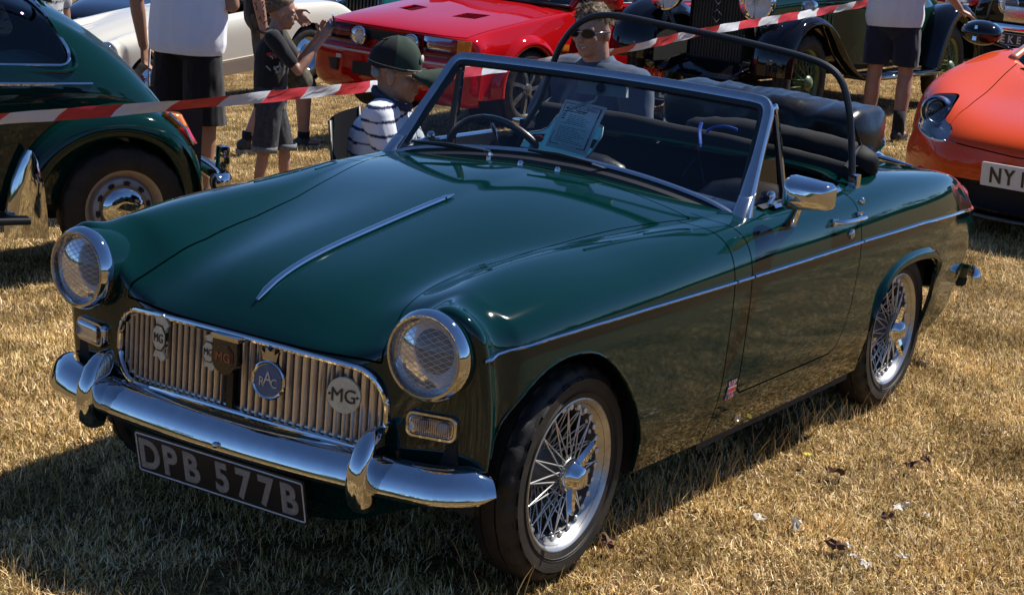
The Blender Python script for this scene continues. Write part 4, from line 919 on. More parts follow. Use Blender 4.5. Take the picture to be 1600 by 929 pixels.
# ================================================================ OTHER CARS
def bgwheel(parent, loc, s, r=.3, rr=.2, w_=.08, style='steel', m=None, steer=0):
    wh = empty('wheel', loc, steer, parent=parent)
    V, F = tyre_mesh(r, rr*.98, w_, 64, True); mesh('tyre', V, F, RUBBER, wh, True, 50)
    k = w_/.075; Y = lambda a: s*a*k
    if style == 'steel':
        G().add(*lathe([(Y(.062), rr*1.02), (Y(.068), rr*1.0), (Y(.06), rr*.95), (Y(.045), rr*.90), (Y(.03), rr*.86), (Y(.01), rr*.80)], 48, 'y')).obj('rim', M('beige_wheel_paint', (.42, .32, .19), .35, coat=.4, var=(20, .15)), wh, angle=50)
        G().add(*lathe([(Y(.01), rr*.80), (Y(.03), rr*.75), (Y(.038), rr*.62), (Y(.030), rr*.54), (Y(.03), .02)], 48, 'y')).obj('wheel_disc', M('grey_wheel_paint', (.30, .32, .36), .35, coat=.3), wh)
        sl_ = None
        for q in range(10):
            a = 2*math.pi*q/10+.2; c_ = Vector((math.cos(a)*rr*.66, Y(.0375), math.sin(a)*rr*.66)); e1 = Vector((-math.sin(a), 0, math.cos(a)))*rr*.095; e2 = Vector((math.cos(a), 0, math.sin(a)))*rr*.05
            mesh('vent_slot', [c_+e1*math.cos(t)+e2*math.sin(t)+Vector((0, Y(.003), 0)) for t in np.linspace(0, 6.283, 12, endpoint=False)], [tuple(range(12))], DARK, wh, False)
        G().add(*lathe([(Y(.030), rr*.63), (Y(.042), rr*.62), (Y(.066), rr*.55), (Y(.085), rr*.38), (Y(.086), rr*.18), (Y(.088), .0005)], 40, 'y')).obj('hub_cap', CHROME, wh)
    elif style == 'wire':
        G().add(*lathe([(Y(.05), rr*1.02), (Y(.058), rr*1.01), (Y(.05), rr*.95), (Y(.02), rr*.88), (Y(-.02), rr*.88), (Y(-.05), rr*.98)], 48, 'y')).obj('rim', m or STEEL, wh, angle=45)
        G().add(*lathe([(Y(-.03), .05), (Y(.04), .045), (Y(.09), .042), (Y(.10), .03), (Y(.105), .0005)], 20, 'y')).obj('hub', m or STEEL, wh)
        V0 = None
        for q in range(36):
            for_in = q % 2; a = 2*math.pi*q/36; da = R(22 if q % 4 < 2 else -22)
            key = ('bg', s, rr, q % 4, (m or STEEL).name)
            if key not in SPK:
                p0 = Vector((.044, Y(.08 if for_in else -.02), 0)); p1 = Vector((rr*.9*math.cos(da), Y(.02), rr*.9*math.sin(da))); V, F = tube([p0, p1], .0032, 5); SPK[key] = o = mesh('spoke', V, F, m or STEEL, wh)
            else: o = link(SPK[key].copy(), wh)
            o.parent = wh; o.rotation_euler = (0, a, 0)
        g = G(); g.add(*lathe([(Y(.085), .055), (Y(.10), .05), (Y(.12), .03), (Y(.125), .0005)], 20, 'y')); g.obj('wheel_nut', m or CHROME, wh)
    elif style == 'alloy':
        G().add(*lathe([(Y(.06), rr*1.02), (Y(.066), rr*1.0), (Y(.055), rr*.95), (Y(.0), rr*.90), (Y(-.04), rr*.96)], 48, 'y')).obj('rim', STEEL, wh, angle=45)
        G().add(*lathe([(Y(-.03), .02), (Y(-.028), rr*.75)], 24, 'y')).obj('brake_disc', M('brake_disc', (.12, .11, .10), .5, .6), wh)
        for q in range(7):
            a = 2*math.pi*q/7; rings = []
            for t, wd, dp_, sw_ in ((.16, .030, .055, 0), (.45, .026, .06, .06), (.75, .03, .055, .14), (.93, .034, .045, .20)):
                c_ = Vector((math.cos(a+sw_)*rr*t, Y(dp_), math.sin(a+sw_)*rr*t)); e_ = Vector((-math.sin(a+sw_), 0, math.cos(a+sw_)))
                rings.append([c_+e_*wd*.5, c_-e_*wd*.5, c_-e_*wd*.4+Vector((0, Y(-.03), 0)), c_+e_*wd*.4+Vector((0, Y(-.03), 0))])
            G().add(*loft(rings, caps=True)).obj('wheel_spoke', STEEL, wh, angle=40)
        G().add(*lathe([(Y(.03), rr*.22), (Y(.066), rr*.20), (Y(.072), rr*.1), (Y(.072), .0005)], 24, 'y')).obj('centre_cap', STEEL, wh, angle=40)
    else:   # chromed disc
        G().add(*lathe([(Y(.062), rr*1.02), (Y(.066), rr*1.0), (Y(.055), rr*.93), (Y(.03), rr*.86), (Y(.04), rr*.74), (Y(.05), rr*.60), (Y(.035), rr*.45), (Y(.06), rr*.36), (Y(.075), rr*.2), (Y(.078), .0005)], 44, 'y')).obj('rim', CHROME, wh)
    return wh
def anchor(px, py, lx, ly, rz, sc, dz=0):
    """ground point for a car whose local (lx,ly,0) stands at the pixel"""
    P = gp(px, py, dz); c_, s_ = math.cos(rz), math.sin(rz); return Vector((P.x-(c_*lx-s_*ly)*sc, P.y-(s_*lx+c_*ly)*sc, P.z))
def lampm(parent, loc, r, name='headlight', axis='x', depth=.09, rim=CHROME, rz=0):
    h = empty(name, loc, rz, parent=parent)
    G().add(*lathe([(depth, r*.35), (depth*.75, r*.75), (depth*.4, r*.98), (0, r*1.08), (-.012, r*1.06), (-.016, r*.97)], 32, 'x')).obj('lamp_shell', rim, h)
    G().add(*lathe([(-.008, r*.97), (.02, r*.6), (.03, r*.2), (.03, .0005)], 28, 'x')).obj('reflector', REFL, h)
    G().add(*lathe([(-.010, r*.98), (-.022, r*.8), (-.032, r*.45), (-.035, .0005)], 28, 'x')).obj('lens', LENS, h); return h
def archclip(S, arcs, ymin=.3):
    return clip(S, lambda V: np.where(np.abs(V[:, 1]) > ymin, np.min([np.hypot(V[:, 0]-x, V[:, 2]-z)-r for x, z, r in arcs], axis=0), 1))
def plate(parent, text, o, ex, ez, w_, h_, size, dark=True, sx=.8):
    p = empty('number_plate', parent=parent); ex = Vector(ex).normalized(); ez = Vector(ez).normalized(); fx = ex.cross(ez).normalized(); o = Vector(o)
    V, F = loft([[(a, b, c_) for a, b in rrect(w_, h_, .006, 3)] for c_ in (-.004, .004)], caps=True); mesh('plate', place(V, o, ex, ez, fx), F, BLACKP if dark else M('plate_reflective', (.62, .62, .6), .4), p, False)
    if dark: V, F = tube([(a, b, .005) for a, b in rrect(w_-.006, h_-.006, .005, 3)], .003, 4, closed=True); mesh('plate_border', place(V, o, ex, ez, fx), F, WHITEP, p, False)
    xs = np.linspace(-w_, w_, len(text)+2)[1:-1]*(.98)
    for ch, x in zip(text, xs):
        if ch == ' ': continue
        V, F = textmesh(ch, size, .001, .003, sx); mesh('plate_letter', place(V, o+ex*float(x)+fx*.006, ex, ez, fx), F, WHITEP if dark else BLACKP, p, False)
    return p

# ---- green rounded saloon at the left
def rounded_saloon():
    rz = R(-29); sc = .86; L = anchor(188, 420, 0, -.68, rz, sc)
    c = empty('rounded_saloon', L, rz, 'dark green rounded old saloon with cream wheel rims, cut off at the left edge', 'car', None, sc)
    pt_ = paint('deep_green_paint', (.0009, .020, .016), .4)
    xs = [-1.7, -1.3, -.95, -.6, -.3, -.05, .16, .33, .46, .54]
    zt = [1.47, 1.49, 1.475, 1.42, 1.315, 1.175, 1.005, .82, .62, .44]
    hw = [.60, .60, .595, .575, .535, .475, .405, .33, .24, .15]
    wz = [1.0, 1.0, 1.0, 1.0, .99, .94, .84, .69, .52, .38]; ww = [.715, .715, .712, .70, .67, .625, .56, .47, .36, .24]
    bz = [.34]*7+[.36, .36, .34]; bw = [.70, .70, .70, .68, .64, .60, .54, .45, .34, .22]
    P = [[(x, 0, zt[i]), (x, hw[i]*.5, zt[i]-.012), (x, hw[i]*.86, zt[i]-.06), (x, hw[i]*1.03, (zt[i]*.66+wz[i]*.34)), (x, ww[i]*.97, wz[i]+.02), (x, ww[i], (wz[i]*.7+bz[i]*.3)), (x, bw[i], bz[i])] for i, x in enumerate(xs)]
    V, F = boxcage(P, 2, [], [[(xs[-1]+.04, 0, zt[-1]-.05), (xs[-1]+.04, .06, zt[-1]-.05)], [(xs[-1]+.05, 0, zt[-1]-.1), (xs[-1]+.05, .06, zt[-1]-.1)], [(xs[-1]+.05, 0, .34), (xs[-1]+.05, .06, .34)], [(xs[-1]+.04, 0, .32), (xs[-1]+.04, .06, .32)]])
    S = subd(V, F, 3, 3)
    def rq(x0, x1, z0, z1, r, sk=0):
        out = []
        for cx, cz, a in ((x1-r, z1-r, 0), (x0+r, z1-r, 90), (x0+r, z0+r, 180), (x1-r, z0+r, 270)):
            for k in range(7): t = R(a+15*k); x, z = cx+r*math.cos(t), cz+r*math.sin(t); out.append((x-(z-z0)*sk, z))
        return out
    win = rq(-1.12, -.235, 1.045, 1.375, .09, .55); win2 = rq(-1.68, -1.30, 1.045, 1.39, .05)
    dw = lambda V: np.where(np.abs(V[:, 1]) > .33, np.minimum(sdpoly(V[:, [0, 2]], win), sdpoly(V[:, [0, 2]], win2)), 1)
    rw = rrect(.26, .10, .06); drw = lambda V: np.where((V[:, 0] > -.3) & (np.abs(V[:, 1]) < .4) & (V[:, 2] > .9), sdpoly(np.c_[V[:, 1], V[:, 2]-1.19], rw), 1)
    Sb = clip(clip(S, dw), drw); Sg = clip(S, lambda V: -np.minimum(dw(V), drw(V)))
    shell('body', Sb, pt_, c, .02); V, N, F = Sg; mesh('window', V-N*.008, F, TGLASS, c)
    B = BVHTree.FromPolygons([tuple(v) for v in S[0]], S[2])
    def sd(x, z, s=-1):
        h = B.ray_cast(Vector((x, 2*s, z)), Vector((0, -s, 0))); return h[0] if h[0] else Vector((x, s*.6, z))
    for s in (-1, 1):
        for wn in (win, win2):
            pts = [sd(x, z, s)+Vector((0, s*.004, 0)) for x, z in wn]
            G().add(*tube(pts, .009, 6, closed=True)).obj('window_surround', CHROME, c)
            pts = [sd(x+.03*(1 if x > -.7 else -1), z+(.03 if z > 1.2 else -.03), s)+Vector((0, s*.002, 0)) for x, z in wn]
            if wn is win: G().add(*tube(pts, .012, 8, closed=True)).obj('body_swage', pt_, c)
        pts = [sd(x, .955-.01*max(0, (x+.3))**2*3, s)+Vector((0, s*.004, 0)) for x in np.linspace(-1.65, -.16, 16)]
        G().add(*tube(pts, .010, 6)).obj('waist_trim', CHROME, c)
        # bulging rear wing
        rings = []
        prof = [(-.62, .30), (-.595, .46), (-.52, .62), (-.40, .745), (-.24, .83), (-.06, .865), (.12, .845), (.27, .775), (.385, .65), (.455, .50), (.48, .36), (.485, .28)]
        pr = [(p.x, p.y) for p in smoothp([(a, b, 0) for a, b in prof], 4)]
        for k, (ins, yy) in enumerate(((.0, .40), (.0, .56), (.012, .655), (.035, .715), (.07, .755), (.115, .775), (.15, .772), (.165, .75))):
            ring = []
            for i, (x, z) in enumerate(pr):
                cx, cz = -.02, .32; dx, dz = x-cx, z-cz; l_ = math.hypot(dx, dz); f = (l_-ins)/l_
                ring.append((cx+dx*f, s*yy-(s*.10*max(0, (x-.2)/.33)**2), cz+dz*f))
            rings.append(ring)
        mesh('rear_wing', *loft(rings, closed=False), pt_, c, True)
        G().add(*loft([[(x*.86, s*y, .32+(z-.32)*.86) for x, z in pr] for y in (.40, .74)], closed=False)).obj('arch_liner', DARK, c)
        G().add([(-.6, s*.42, .3), (.5, s*.42, .3), (.5, s*.42, .8), (-.6, s*.42, .8)], [(0, 1, 2, 3)]).obj('arch_panel', DARK, c, False)
        gr_ = []
        for z, a, b in ((.20, -.60, -.40), (.34, -.60, -.41), (.48, -.57, -.43), (.59, -.53, -.46), (.64, -.505, -.485)):
            gr_.append([(a-.01, s*.735, z), (a+.0, s*.765, z), ((a+b)/2, s*.785, z), (b, s*.785, z-.01), (b+.005, s*.77, z-.01)])
        mesh('stone_guard', *loft(gr_, closed=False), CHROME, c, True)
        lamp = empty('tail_lamp', parent=c)
        for nm, z0, z1, mt in (('amber_lens', .745, .81, M('amber_lens', (.75, .20, .01), .15, coat=1)), ('red_lens', .66, .745, M('tail_red', (.5, .01, .015), .15, coat=1))):
            rr = []
            for zz in np.linspace(z0, z1, 5):
                xx = .265+(.81-zz)*.60; rr.append([(xx-.06, s*.66, zz), (xx+.02, s*.672, zz-.01), (xx+.055, s*.62, zz-.012), (xx+.06, s*.55, zz-.01), (xx-.02, s*.54, zz)])
            mesh(nm, *loft(rr, caps=True), mt, lamp, True)
        mesh('lamp_rim', *tube([(.235, s*.672, .815), (.315, s*.685, .74), (.365, s*.68, .655), (.40, s*.60, .645)], .008, 6), CHROME, lamp)
        G().add(*boxm((-1.15, s*.74, .29), (1.3, .20, .03), bev=.012)).obj('running_board', DARK, c); G().add(*tube([(-1.8, s*.845, .30), (-.66, s*.845, .30)], .014, 8)).obj('board_trim', CHROME, c)
    # bumper with overriders
    bpp = empty('rear_bumper', parent=c)
    pth = smoothp([(.44, -.78, .47), (.50, -.76, .47), (.54, -.67, .47), (.565, -.4, .47), (.575, 0, .47), (.565, .4, .47), (.54, .67, .47), (.50, .76, .47), (.44, .78, .47)], 4)
    G().add(*tube(pth, [.02]+[.045]*(len(pth)-2)+[.02], 14, flat=1.0)).obj('bumper_bar', CHROME, bpp)
    for s in (-1, 1): G().add(*boxm((.565, s*.58, .55), (.06, .08, .16), bev=.02)).obj('overrider', CHROME, bpp)
    for s in (-1, 1): bgwheel(c, (0, s*.66, .322), s, .325, .205, .08, 'steel')
    bgwheel(c, (-2.4, -.64, .322), -1, .325, .205, .08, 'steel'); bgwheel(c, (-2.4, .64, .322), 1, .325, .205, .08, 'steel')
    # front half out of frame, kept simple but whole
    P = [[(x, 0, z), (x, .3, z-.02), (x, w_*.75, z-.08), (x, w_, z-.2), (x, w_*.98, .34)] for x, z, w_ in ((-3.1, .62, .55), (-2.8, .80, .72), (-2.4, .92, .77), (-2.0, .99, .74), (-1.72, 1.03, .71))]
    V, F = boxcage(P, 2, [[(-3.16, 0, .5), (-3.14, .3, .5)], [(-3.15, 0, .34), (-3.13, .3, .34)]], [])
    shell('front_body', archclip(subd(V, F, 2, 2), [(-2.4, .32, .36)], .5), pt_, c)
    G().add(*boxm((-1.25, 0, .33), (3.2, 1.2, .06))).obj('floor', DARK, c)
    # seat and pale towel seen through the glass
    o = empty('car_seat', parent=c); G().add(*ell((-.95, 0, .80), (.12, .55, .30))).obj('seat_back', VINYL, o); G().add(*boxm((-.5, 0, .78), (.7, 1.1, .12), bev=.05)).obj('parcel_shelf', VINYL, o)
    for x_, y_, r_ in ((-.75, -.35, .16), (-.45, -.30, .14)): cloth('cushion', ell((x_, y_, .97), (.22, .2, .10), 16, 8), M('pale_blue_cloth', (.25, .5, .55), .8), o, .015, 9)
rounded_saloon()

# ---- red hatchback
def red_hatch():
    rz = R(-5); sc = .93; L = anchor(820, 198, 0, -.80, rz, sc)
    c = empty('red_hatchback', L, rz, 'bright red hatchback with bonnet vents and rectangular headlamps', 'car', None, sc)
    pr = paint('bright_red_paint', (.40, .004, .006), .4)
    xs = [-.66, -.45, -.15, .2, .52, .78]; 
    P = [[(x, 0, z), (x, .35, z-.004), (x, .66, z-.028), (x, .735, z-.065), (x, wd, .60), (x, wd-.005, .42), (x, wd-.03, .22)] for x, z, wd in ((-.70, .715, .76), (-.5, .76, .785), (-.15, .81, .80), (.2, .855, .80), (.55, .895, .80), (.8, .915, .80), (1.2, .92, .80), (2.0, .93, .80), (2.75, .93, .78), (3.1, .9, .74))]
    P[0] = [(-.735, 0, .70), (-.73, .35, .70), (-.70, .64, .685), (-.675, .725, .66), (-.65, .765, .58), (-.65, .77, .42), (-.62, .75, .24)]
    fr_ = [[(-.745, 0, .66), (-.74, .35, .66)], [(-.745, 0, .60), (-.74, .35, .60)], [(-.74, 0, .42), (-.735, .35, .42)], [(-.70, 0, .24), (-.69, .35, .24)]]
    V, F = boxcage(P, 2, fr_, [[(3.15, 0, .8), (3.15, .35, .8)], [(3.17, 0, .6), (3.17, .35, .6)], [(3.17, 0, .4), (3.17, .35, .4)], [(3.1, 0, .25), (3.1, .35, .25)]])
    S = subd(V, F, 4, 4); S = archclip(S, [(0, .29, .345), (2.4, .29, .345)], .5)
    cut = lambda V: np.where((V[:, 0] > .66) & (V[:, 0] < 2.6) & (V[:, 2] > .80), np.maximum(np.abs(V[:, 1])-.68, -1), 1)
    S = clip(S, cut)
    bon = lambda V: np.where((V[:, 0] < .64) & (V[:, 2] > .62), np.maximum(np.maximum(np.abs(V[:, 1])-.695, V[:, 0]-.60), np.where(V[:, 0] < -.6, .69-V[:, 2], -1)), 1)
    door = lambda V: np.where(np.abs(V[:, 1]) > .6, np.maximum(np.abs(V[:, 0]-1.30)-.57, np.abs(V[:, 2]-.7)-.42), 1)
    vents = lambda V: np.where(V[:, 2] > .6, np.min([sdpoly(V[:, [0, 1]], [(-.28, s*.20), (-.08, s*.20), (-.02, s*.40), (-.22, s*.40)]) for s in (-1, 1)], axis=0), 1)
    SBn = clip(S, lambda V: -bon(V)-.003); shell('bonnet', clip(SBn, vents), pr, c)
    S = clip(S, lambda V: bon(V)-.003)
    for s in (-1, 1): shell('door', clip(clip(S, lambda V: -door(V)-.003), lambda V: V[:, 1]*s), pr, c)
    shell('body', clip(S, lambda V: door(V)-.003), pr, c)
    zb = lambda x: float(np.interp(x, [-.5, -.15, .2, .55], [.76, .81, .855, .895]))
    for s in (-1, 1):
        v = empty('bonnet_vent', parent=c)
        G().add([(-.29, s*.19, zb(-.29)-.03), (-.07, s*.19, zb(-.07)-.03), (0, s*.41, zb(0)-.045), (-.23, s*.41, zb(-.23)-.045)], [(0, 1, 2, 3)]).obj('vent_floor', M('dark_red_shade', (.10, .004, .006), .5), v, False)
        for k in range(5):
            x = -.265+k*.045; G().add(*loft([[(x+.0+.055*t, s*(.195+.205*t), zb(x)-.002-.012*t), (x+.028+.055*t, s*(.195+.205*t), zb(x)-.016-.012*t), (x+.026+.055*t, s*(.195+.205*t), zb(x)-.022-.012*t), (x-.002+.055*t, s*(.195+.205*t), zb(x)-.008-.012*t)] for t in (0, 1)], caps=True)).obj('louvre', pr, v, False)
        h = empty('headlight', parent=c)
        fx = lambda y: float(np.interp(abs(y), [.3, .5, .64, .74, .80], [-.752, -.745, -.728, -.70, -.655]))
        Y = np.linspace(.36, .655, 7)
        mesh('lens', *loft([[(fx(y)-.006, s*y, .555), (fx(y)-.012, s*y, .61), (fx(y)-.006, s*y, .672), (fx(y)+.05, s*y, .672), (fx(y)+.05, s*y, .555)] for y in Y], caps=True), glassmat('lamp_cover', (.75, .77, .8), .05), h, True, )
        mesh('reflector', *loft([[(fx(y)+.045, s*y, .562), (fx(y)+.055, s*y, .665)] for y in Y], closed=False), M('lamp_silver', (.5, .52, .56), .2, 1, bump=(60, .4, .01)), h)
        Y = np.linspace(.662, .765, 5)
        mesh('corner_lamp', *loft([[(fx(y)-.006, s*y, .555), (fx(y)-.010, s*y, .61), (fx(y)-.006, s*y, .672), (fx(y)+.03, s*y*.97, .672), (fx(y)+.03, s*y*.97, .555)] for y in Y], caps=True), M('corner_amber', (.55, .16, .01), .15, coat=1), c, True, 40)
        lampm(c, (-.80, s*.27, .600), .072, 'spot_lamp', depth=.05)
        # flared arch
        for ax in (0, 2.4):
            rr = []
            for t in np.linspace(R(-8), R(188), 26):
                ca, sa = math.cos(t), math.sin(t); rr.append([(ax+.43*ca, s*.775, .29+.42*sa), (ax+.40*ca, s*.815, .29+.395*sa), (ax+.365*ca, s*.84, .29+.365*sa), (ax+.338*ca, s*.84, .29+.338*sa), (ax+.33*ca, s*.80, .29+.33*sa)])
            mesh('arch_flare', *loft(rr, closed=False), pr, c, True)
            G().add(*lathe([(s*.45, .345), (s*.80, .345)], 36, 'y', (ax, 0, .29))).obj('arch_liner', DARK, c); G().add(*lathe([(s*.45, .001), (s*.451, .345)], 36, 'y', (ax, 0, .29))).obj('arch_panel', DARK, c)
        dm = empty('door_mirror', parent=c); G().add(*boxm((.86, s*.90, .985), (.12, .20, .13), (0, 0, R(-12*s)), .03)).obj('mirror_shell', pr, dm); G().add(*boxm((.88, s*.79, .95), (.10, .1, .05), bev=.015)).obj('mirror_arm', DARK, dm)
        G().add(*boxm((.44, s*.806, .60), (.09, .012, .05), bev=.004)).obj('side_repeater', MATS['corner_amber'], c)
    # bumper and grille
    b = empty('front_bumper', parent=c)
    pl_ = [(x, y) for x, y in ((-.62, -.80), (-.74, -.78), (-.80, -.66), (-.835, -.35), (-.84, 0), (-.835, .35), (-.80, .66), (-.74, .78), (-.62, .80))]; pth = smoothp([(x, y, 0) for x, y in pl_], 4)
    rr = [[(p.x+.10, p.y*.95, .52), (p.x+.01, p.y, .525), (p.x, p.y, .50), (p.x+.005, p.y, .40), (p.x+.0, p.y, .30), (p.x+.03, p.y*.99, .22), (p.x+.08, p.y*.95, .17), (p.x+.2, p.y*.9, .17)] for p in pth]
    mesh('bumper_skin', *loft(rr, closed=False), pr, b, True)
    mesh('rubber_strip', *tube([(p.x-.004, p.y*1.003, .488) for p in pth], .010, 6), M('bumper_pinstripe', (.5, .42, .4), .4), b)
    G().add(*boxm((-.842, 0, .36), (.012, .56, .10), bev=.004)).obj('air_intake', DARK, b); plate(b, 'C 14', (-.852, .0, .42), (0, -1, 0), (0, 0, 1), .26, .055, .09, False) if False else None
    for s in (-1, 1): G().add(*boxm((-.812, s*.52, .36), (.02, .15, .09), (0, 0, R(-14*s)), .006)).obj('brake_duct', DARK, b); G().add(*boxm((-.83, s*.44, .43), (.02, .05, .03), bev=.005)).obj('bumper_lamp', M('clear_lens', (.5, .5, .5), .15), b)
    G().add(*boxm((-.742, 0, .615), (.012, .64, .10), bev=.003)).obj('grille', DARK, c)
    # cabin
    cab = empty('cabin', parent=c); z0 = .905
    pil = {s: [(.62, s*.70, z0), (1.28, s*.56, 1.36), (2.3, s*.55, 1.37), (2.95, s*.60, 1.0)] for s in (-1, 1)}
    roof = loft([[(1.26, y, 1.365+.02*(1-(y/.56)**2)), (1.5, y, 1.40+.02*(1-(y/.56)**2)), (2.1, y, 1.395+.02*(1-(y/.56)**2)), (2.35, y, 1.36+.02*(1-(y/.56)**2))] for y in np.linspace(-.56, .56, 9)], closed=False); mesh('roof', *roof, pr, cab)
    for s in (-1, 1):
        a = pil[s]; mesh('pillar', *tube([a[0], a[1]], .028, 8), pr, cab); mesh('roof_rail', *tube([a[1], a[2], a[3]], .03, 8), pr, cab); mesh('door_pillar', *tube([(1.86, s*.715, .9), (1.80, s*.57, 1.37)], .03, 6), pr, cab)
        mesh('door_sill', *tube([(.70, s*.765, .905), (2.7, s*.765, .92)], .022, 8), pr, cab); mesh('window_seal', *tube([(.70, s*.742, .93), (2.7, s*.742, .945)], .012, 6), TRIMRUB, cab)
        mesh('side_glass', [(.75, s*.725, .93), (1.84, s*.725, .935), (1.80, s*.575, 1.35), (1.29, s*.58, 1.34)], [(0, 1, 2, 3)], TGLASS, cab); mesh('quarter_glass', [(1.9, s*.725, .935), (2.6, s*.70, .95), (2.2, s*.58, 1.34), (1.86, s*.575, 1.35)], [(0, 1, 2, 3)], TGLASS, cab)
    Y = np.linspace(-.68, .68, 11)
    mesh('windscreen', *loft([[(.62+.05*(y/.68)**2-.05, y, z0+.005), (.90, y*.9, 1.12), (1.26, y*.82, 1.36)] for y in Y], closed=False), TGLASS, cab)
    mesh('screen_rubber', *tube([(.575+.05*(y/.68)**2-.005, y, z0+.004) for y in Y], .014, 6), TRIMRUB, cab)
    for s, y0, y1 in ((1, .45, .02), (-1, .05, -.5)): mesh('wiper', *tube([(.56, y0, .925), (.60, (y0+y1)/2, .935), (.585, y1, .94)], .008, 6), TRIMRUB, cab)
    mesh('dashboard', *loft([[(.64, y, .88), (.85, y, .93), (.95, y, .88), (.95, y, .6)] for y in Y], closed=False), DARK, cab)
    G().add(*boxm((1.7, 0, .62), (1.8, 1.3, .5))).obj('dark_cabin_floor', DARK, cab)
    for y in (-.36, .36): G().add(*boxm((1.55, y, .95), (.14, .42, .5), (0, R(12), 0), .05)).obj('seat_back', VINYL, cab); G().add(*boxm((1.6, y, 1.24), (.09, .24, .14), bev=.03)).obj('headrest', VINYL, cab)
    mesh('steering_wheel', *tube([(1.02+.06*math.sin(t), .36+.19*math.cos(t), .97+.17*math.sin(t)) for t in np.linspace(0, 6.283, 32, endpoint=False)], .014, 8, closed=True, up=(1, 0, 0)), DARK, cab)
    mesh('tax_disc', [(.755+.012, -.50+.035*math.cos(t), 1.00+.035*math.sin(t)) for t in np.linspace(0, 6.283, 20, endpoint=False)], [tuple(range(20))], M('paper_disc', (.6, .62, .55), .5), cab, False)
    for s in (-1, 1):
        for ax in (0, 2.4): bgwheel(c, (ax, s*.735, .29), s, .305, .21, .088, 'alloy')
    G().add(*boxm((1.2, 0, .24), (3.5, 1.3, .08))).obj('floor', DARK, c)
red_hatch()

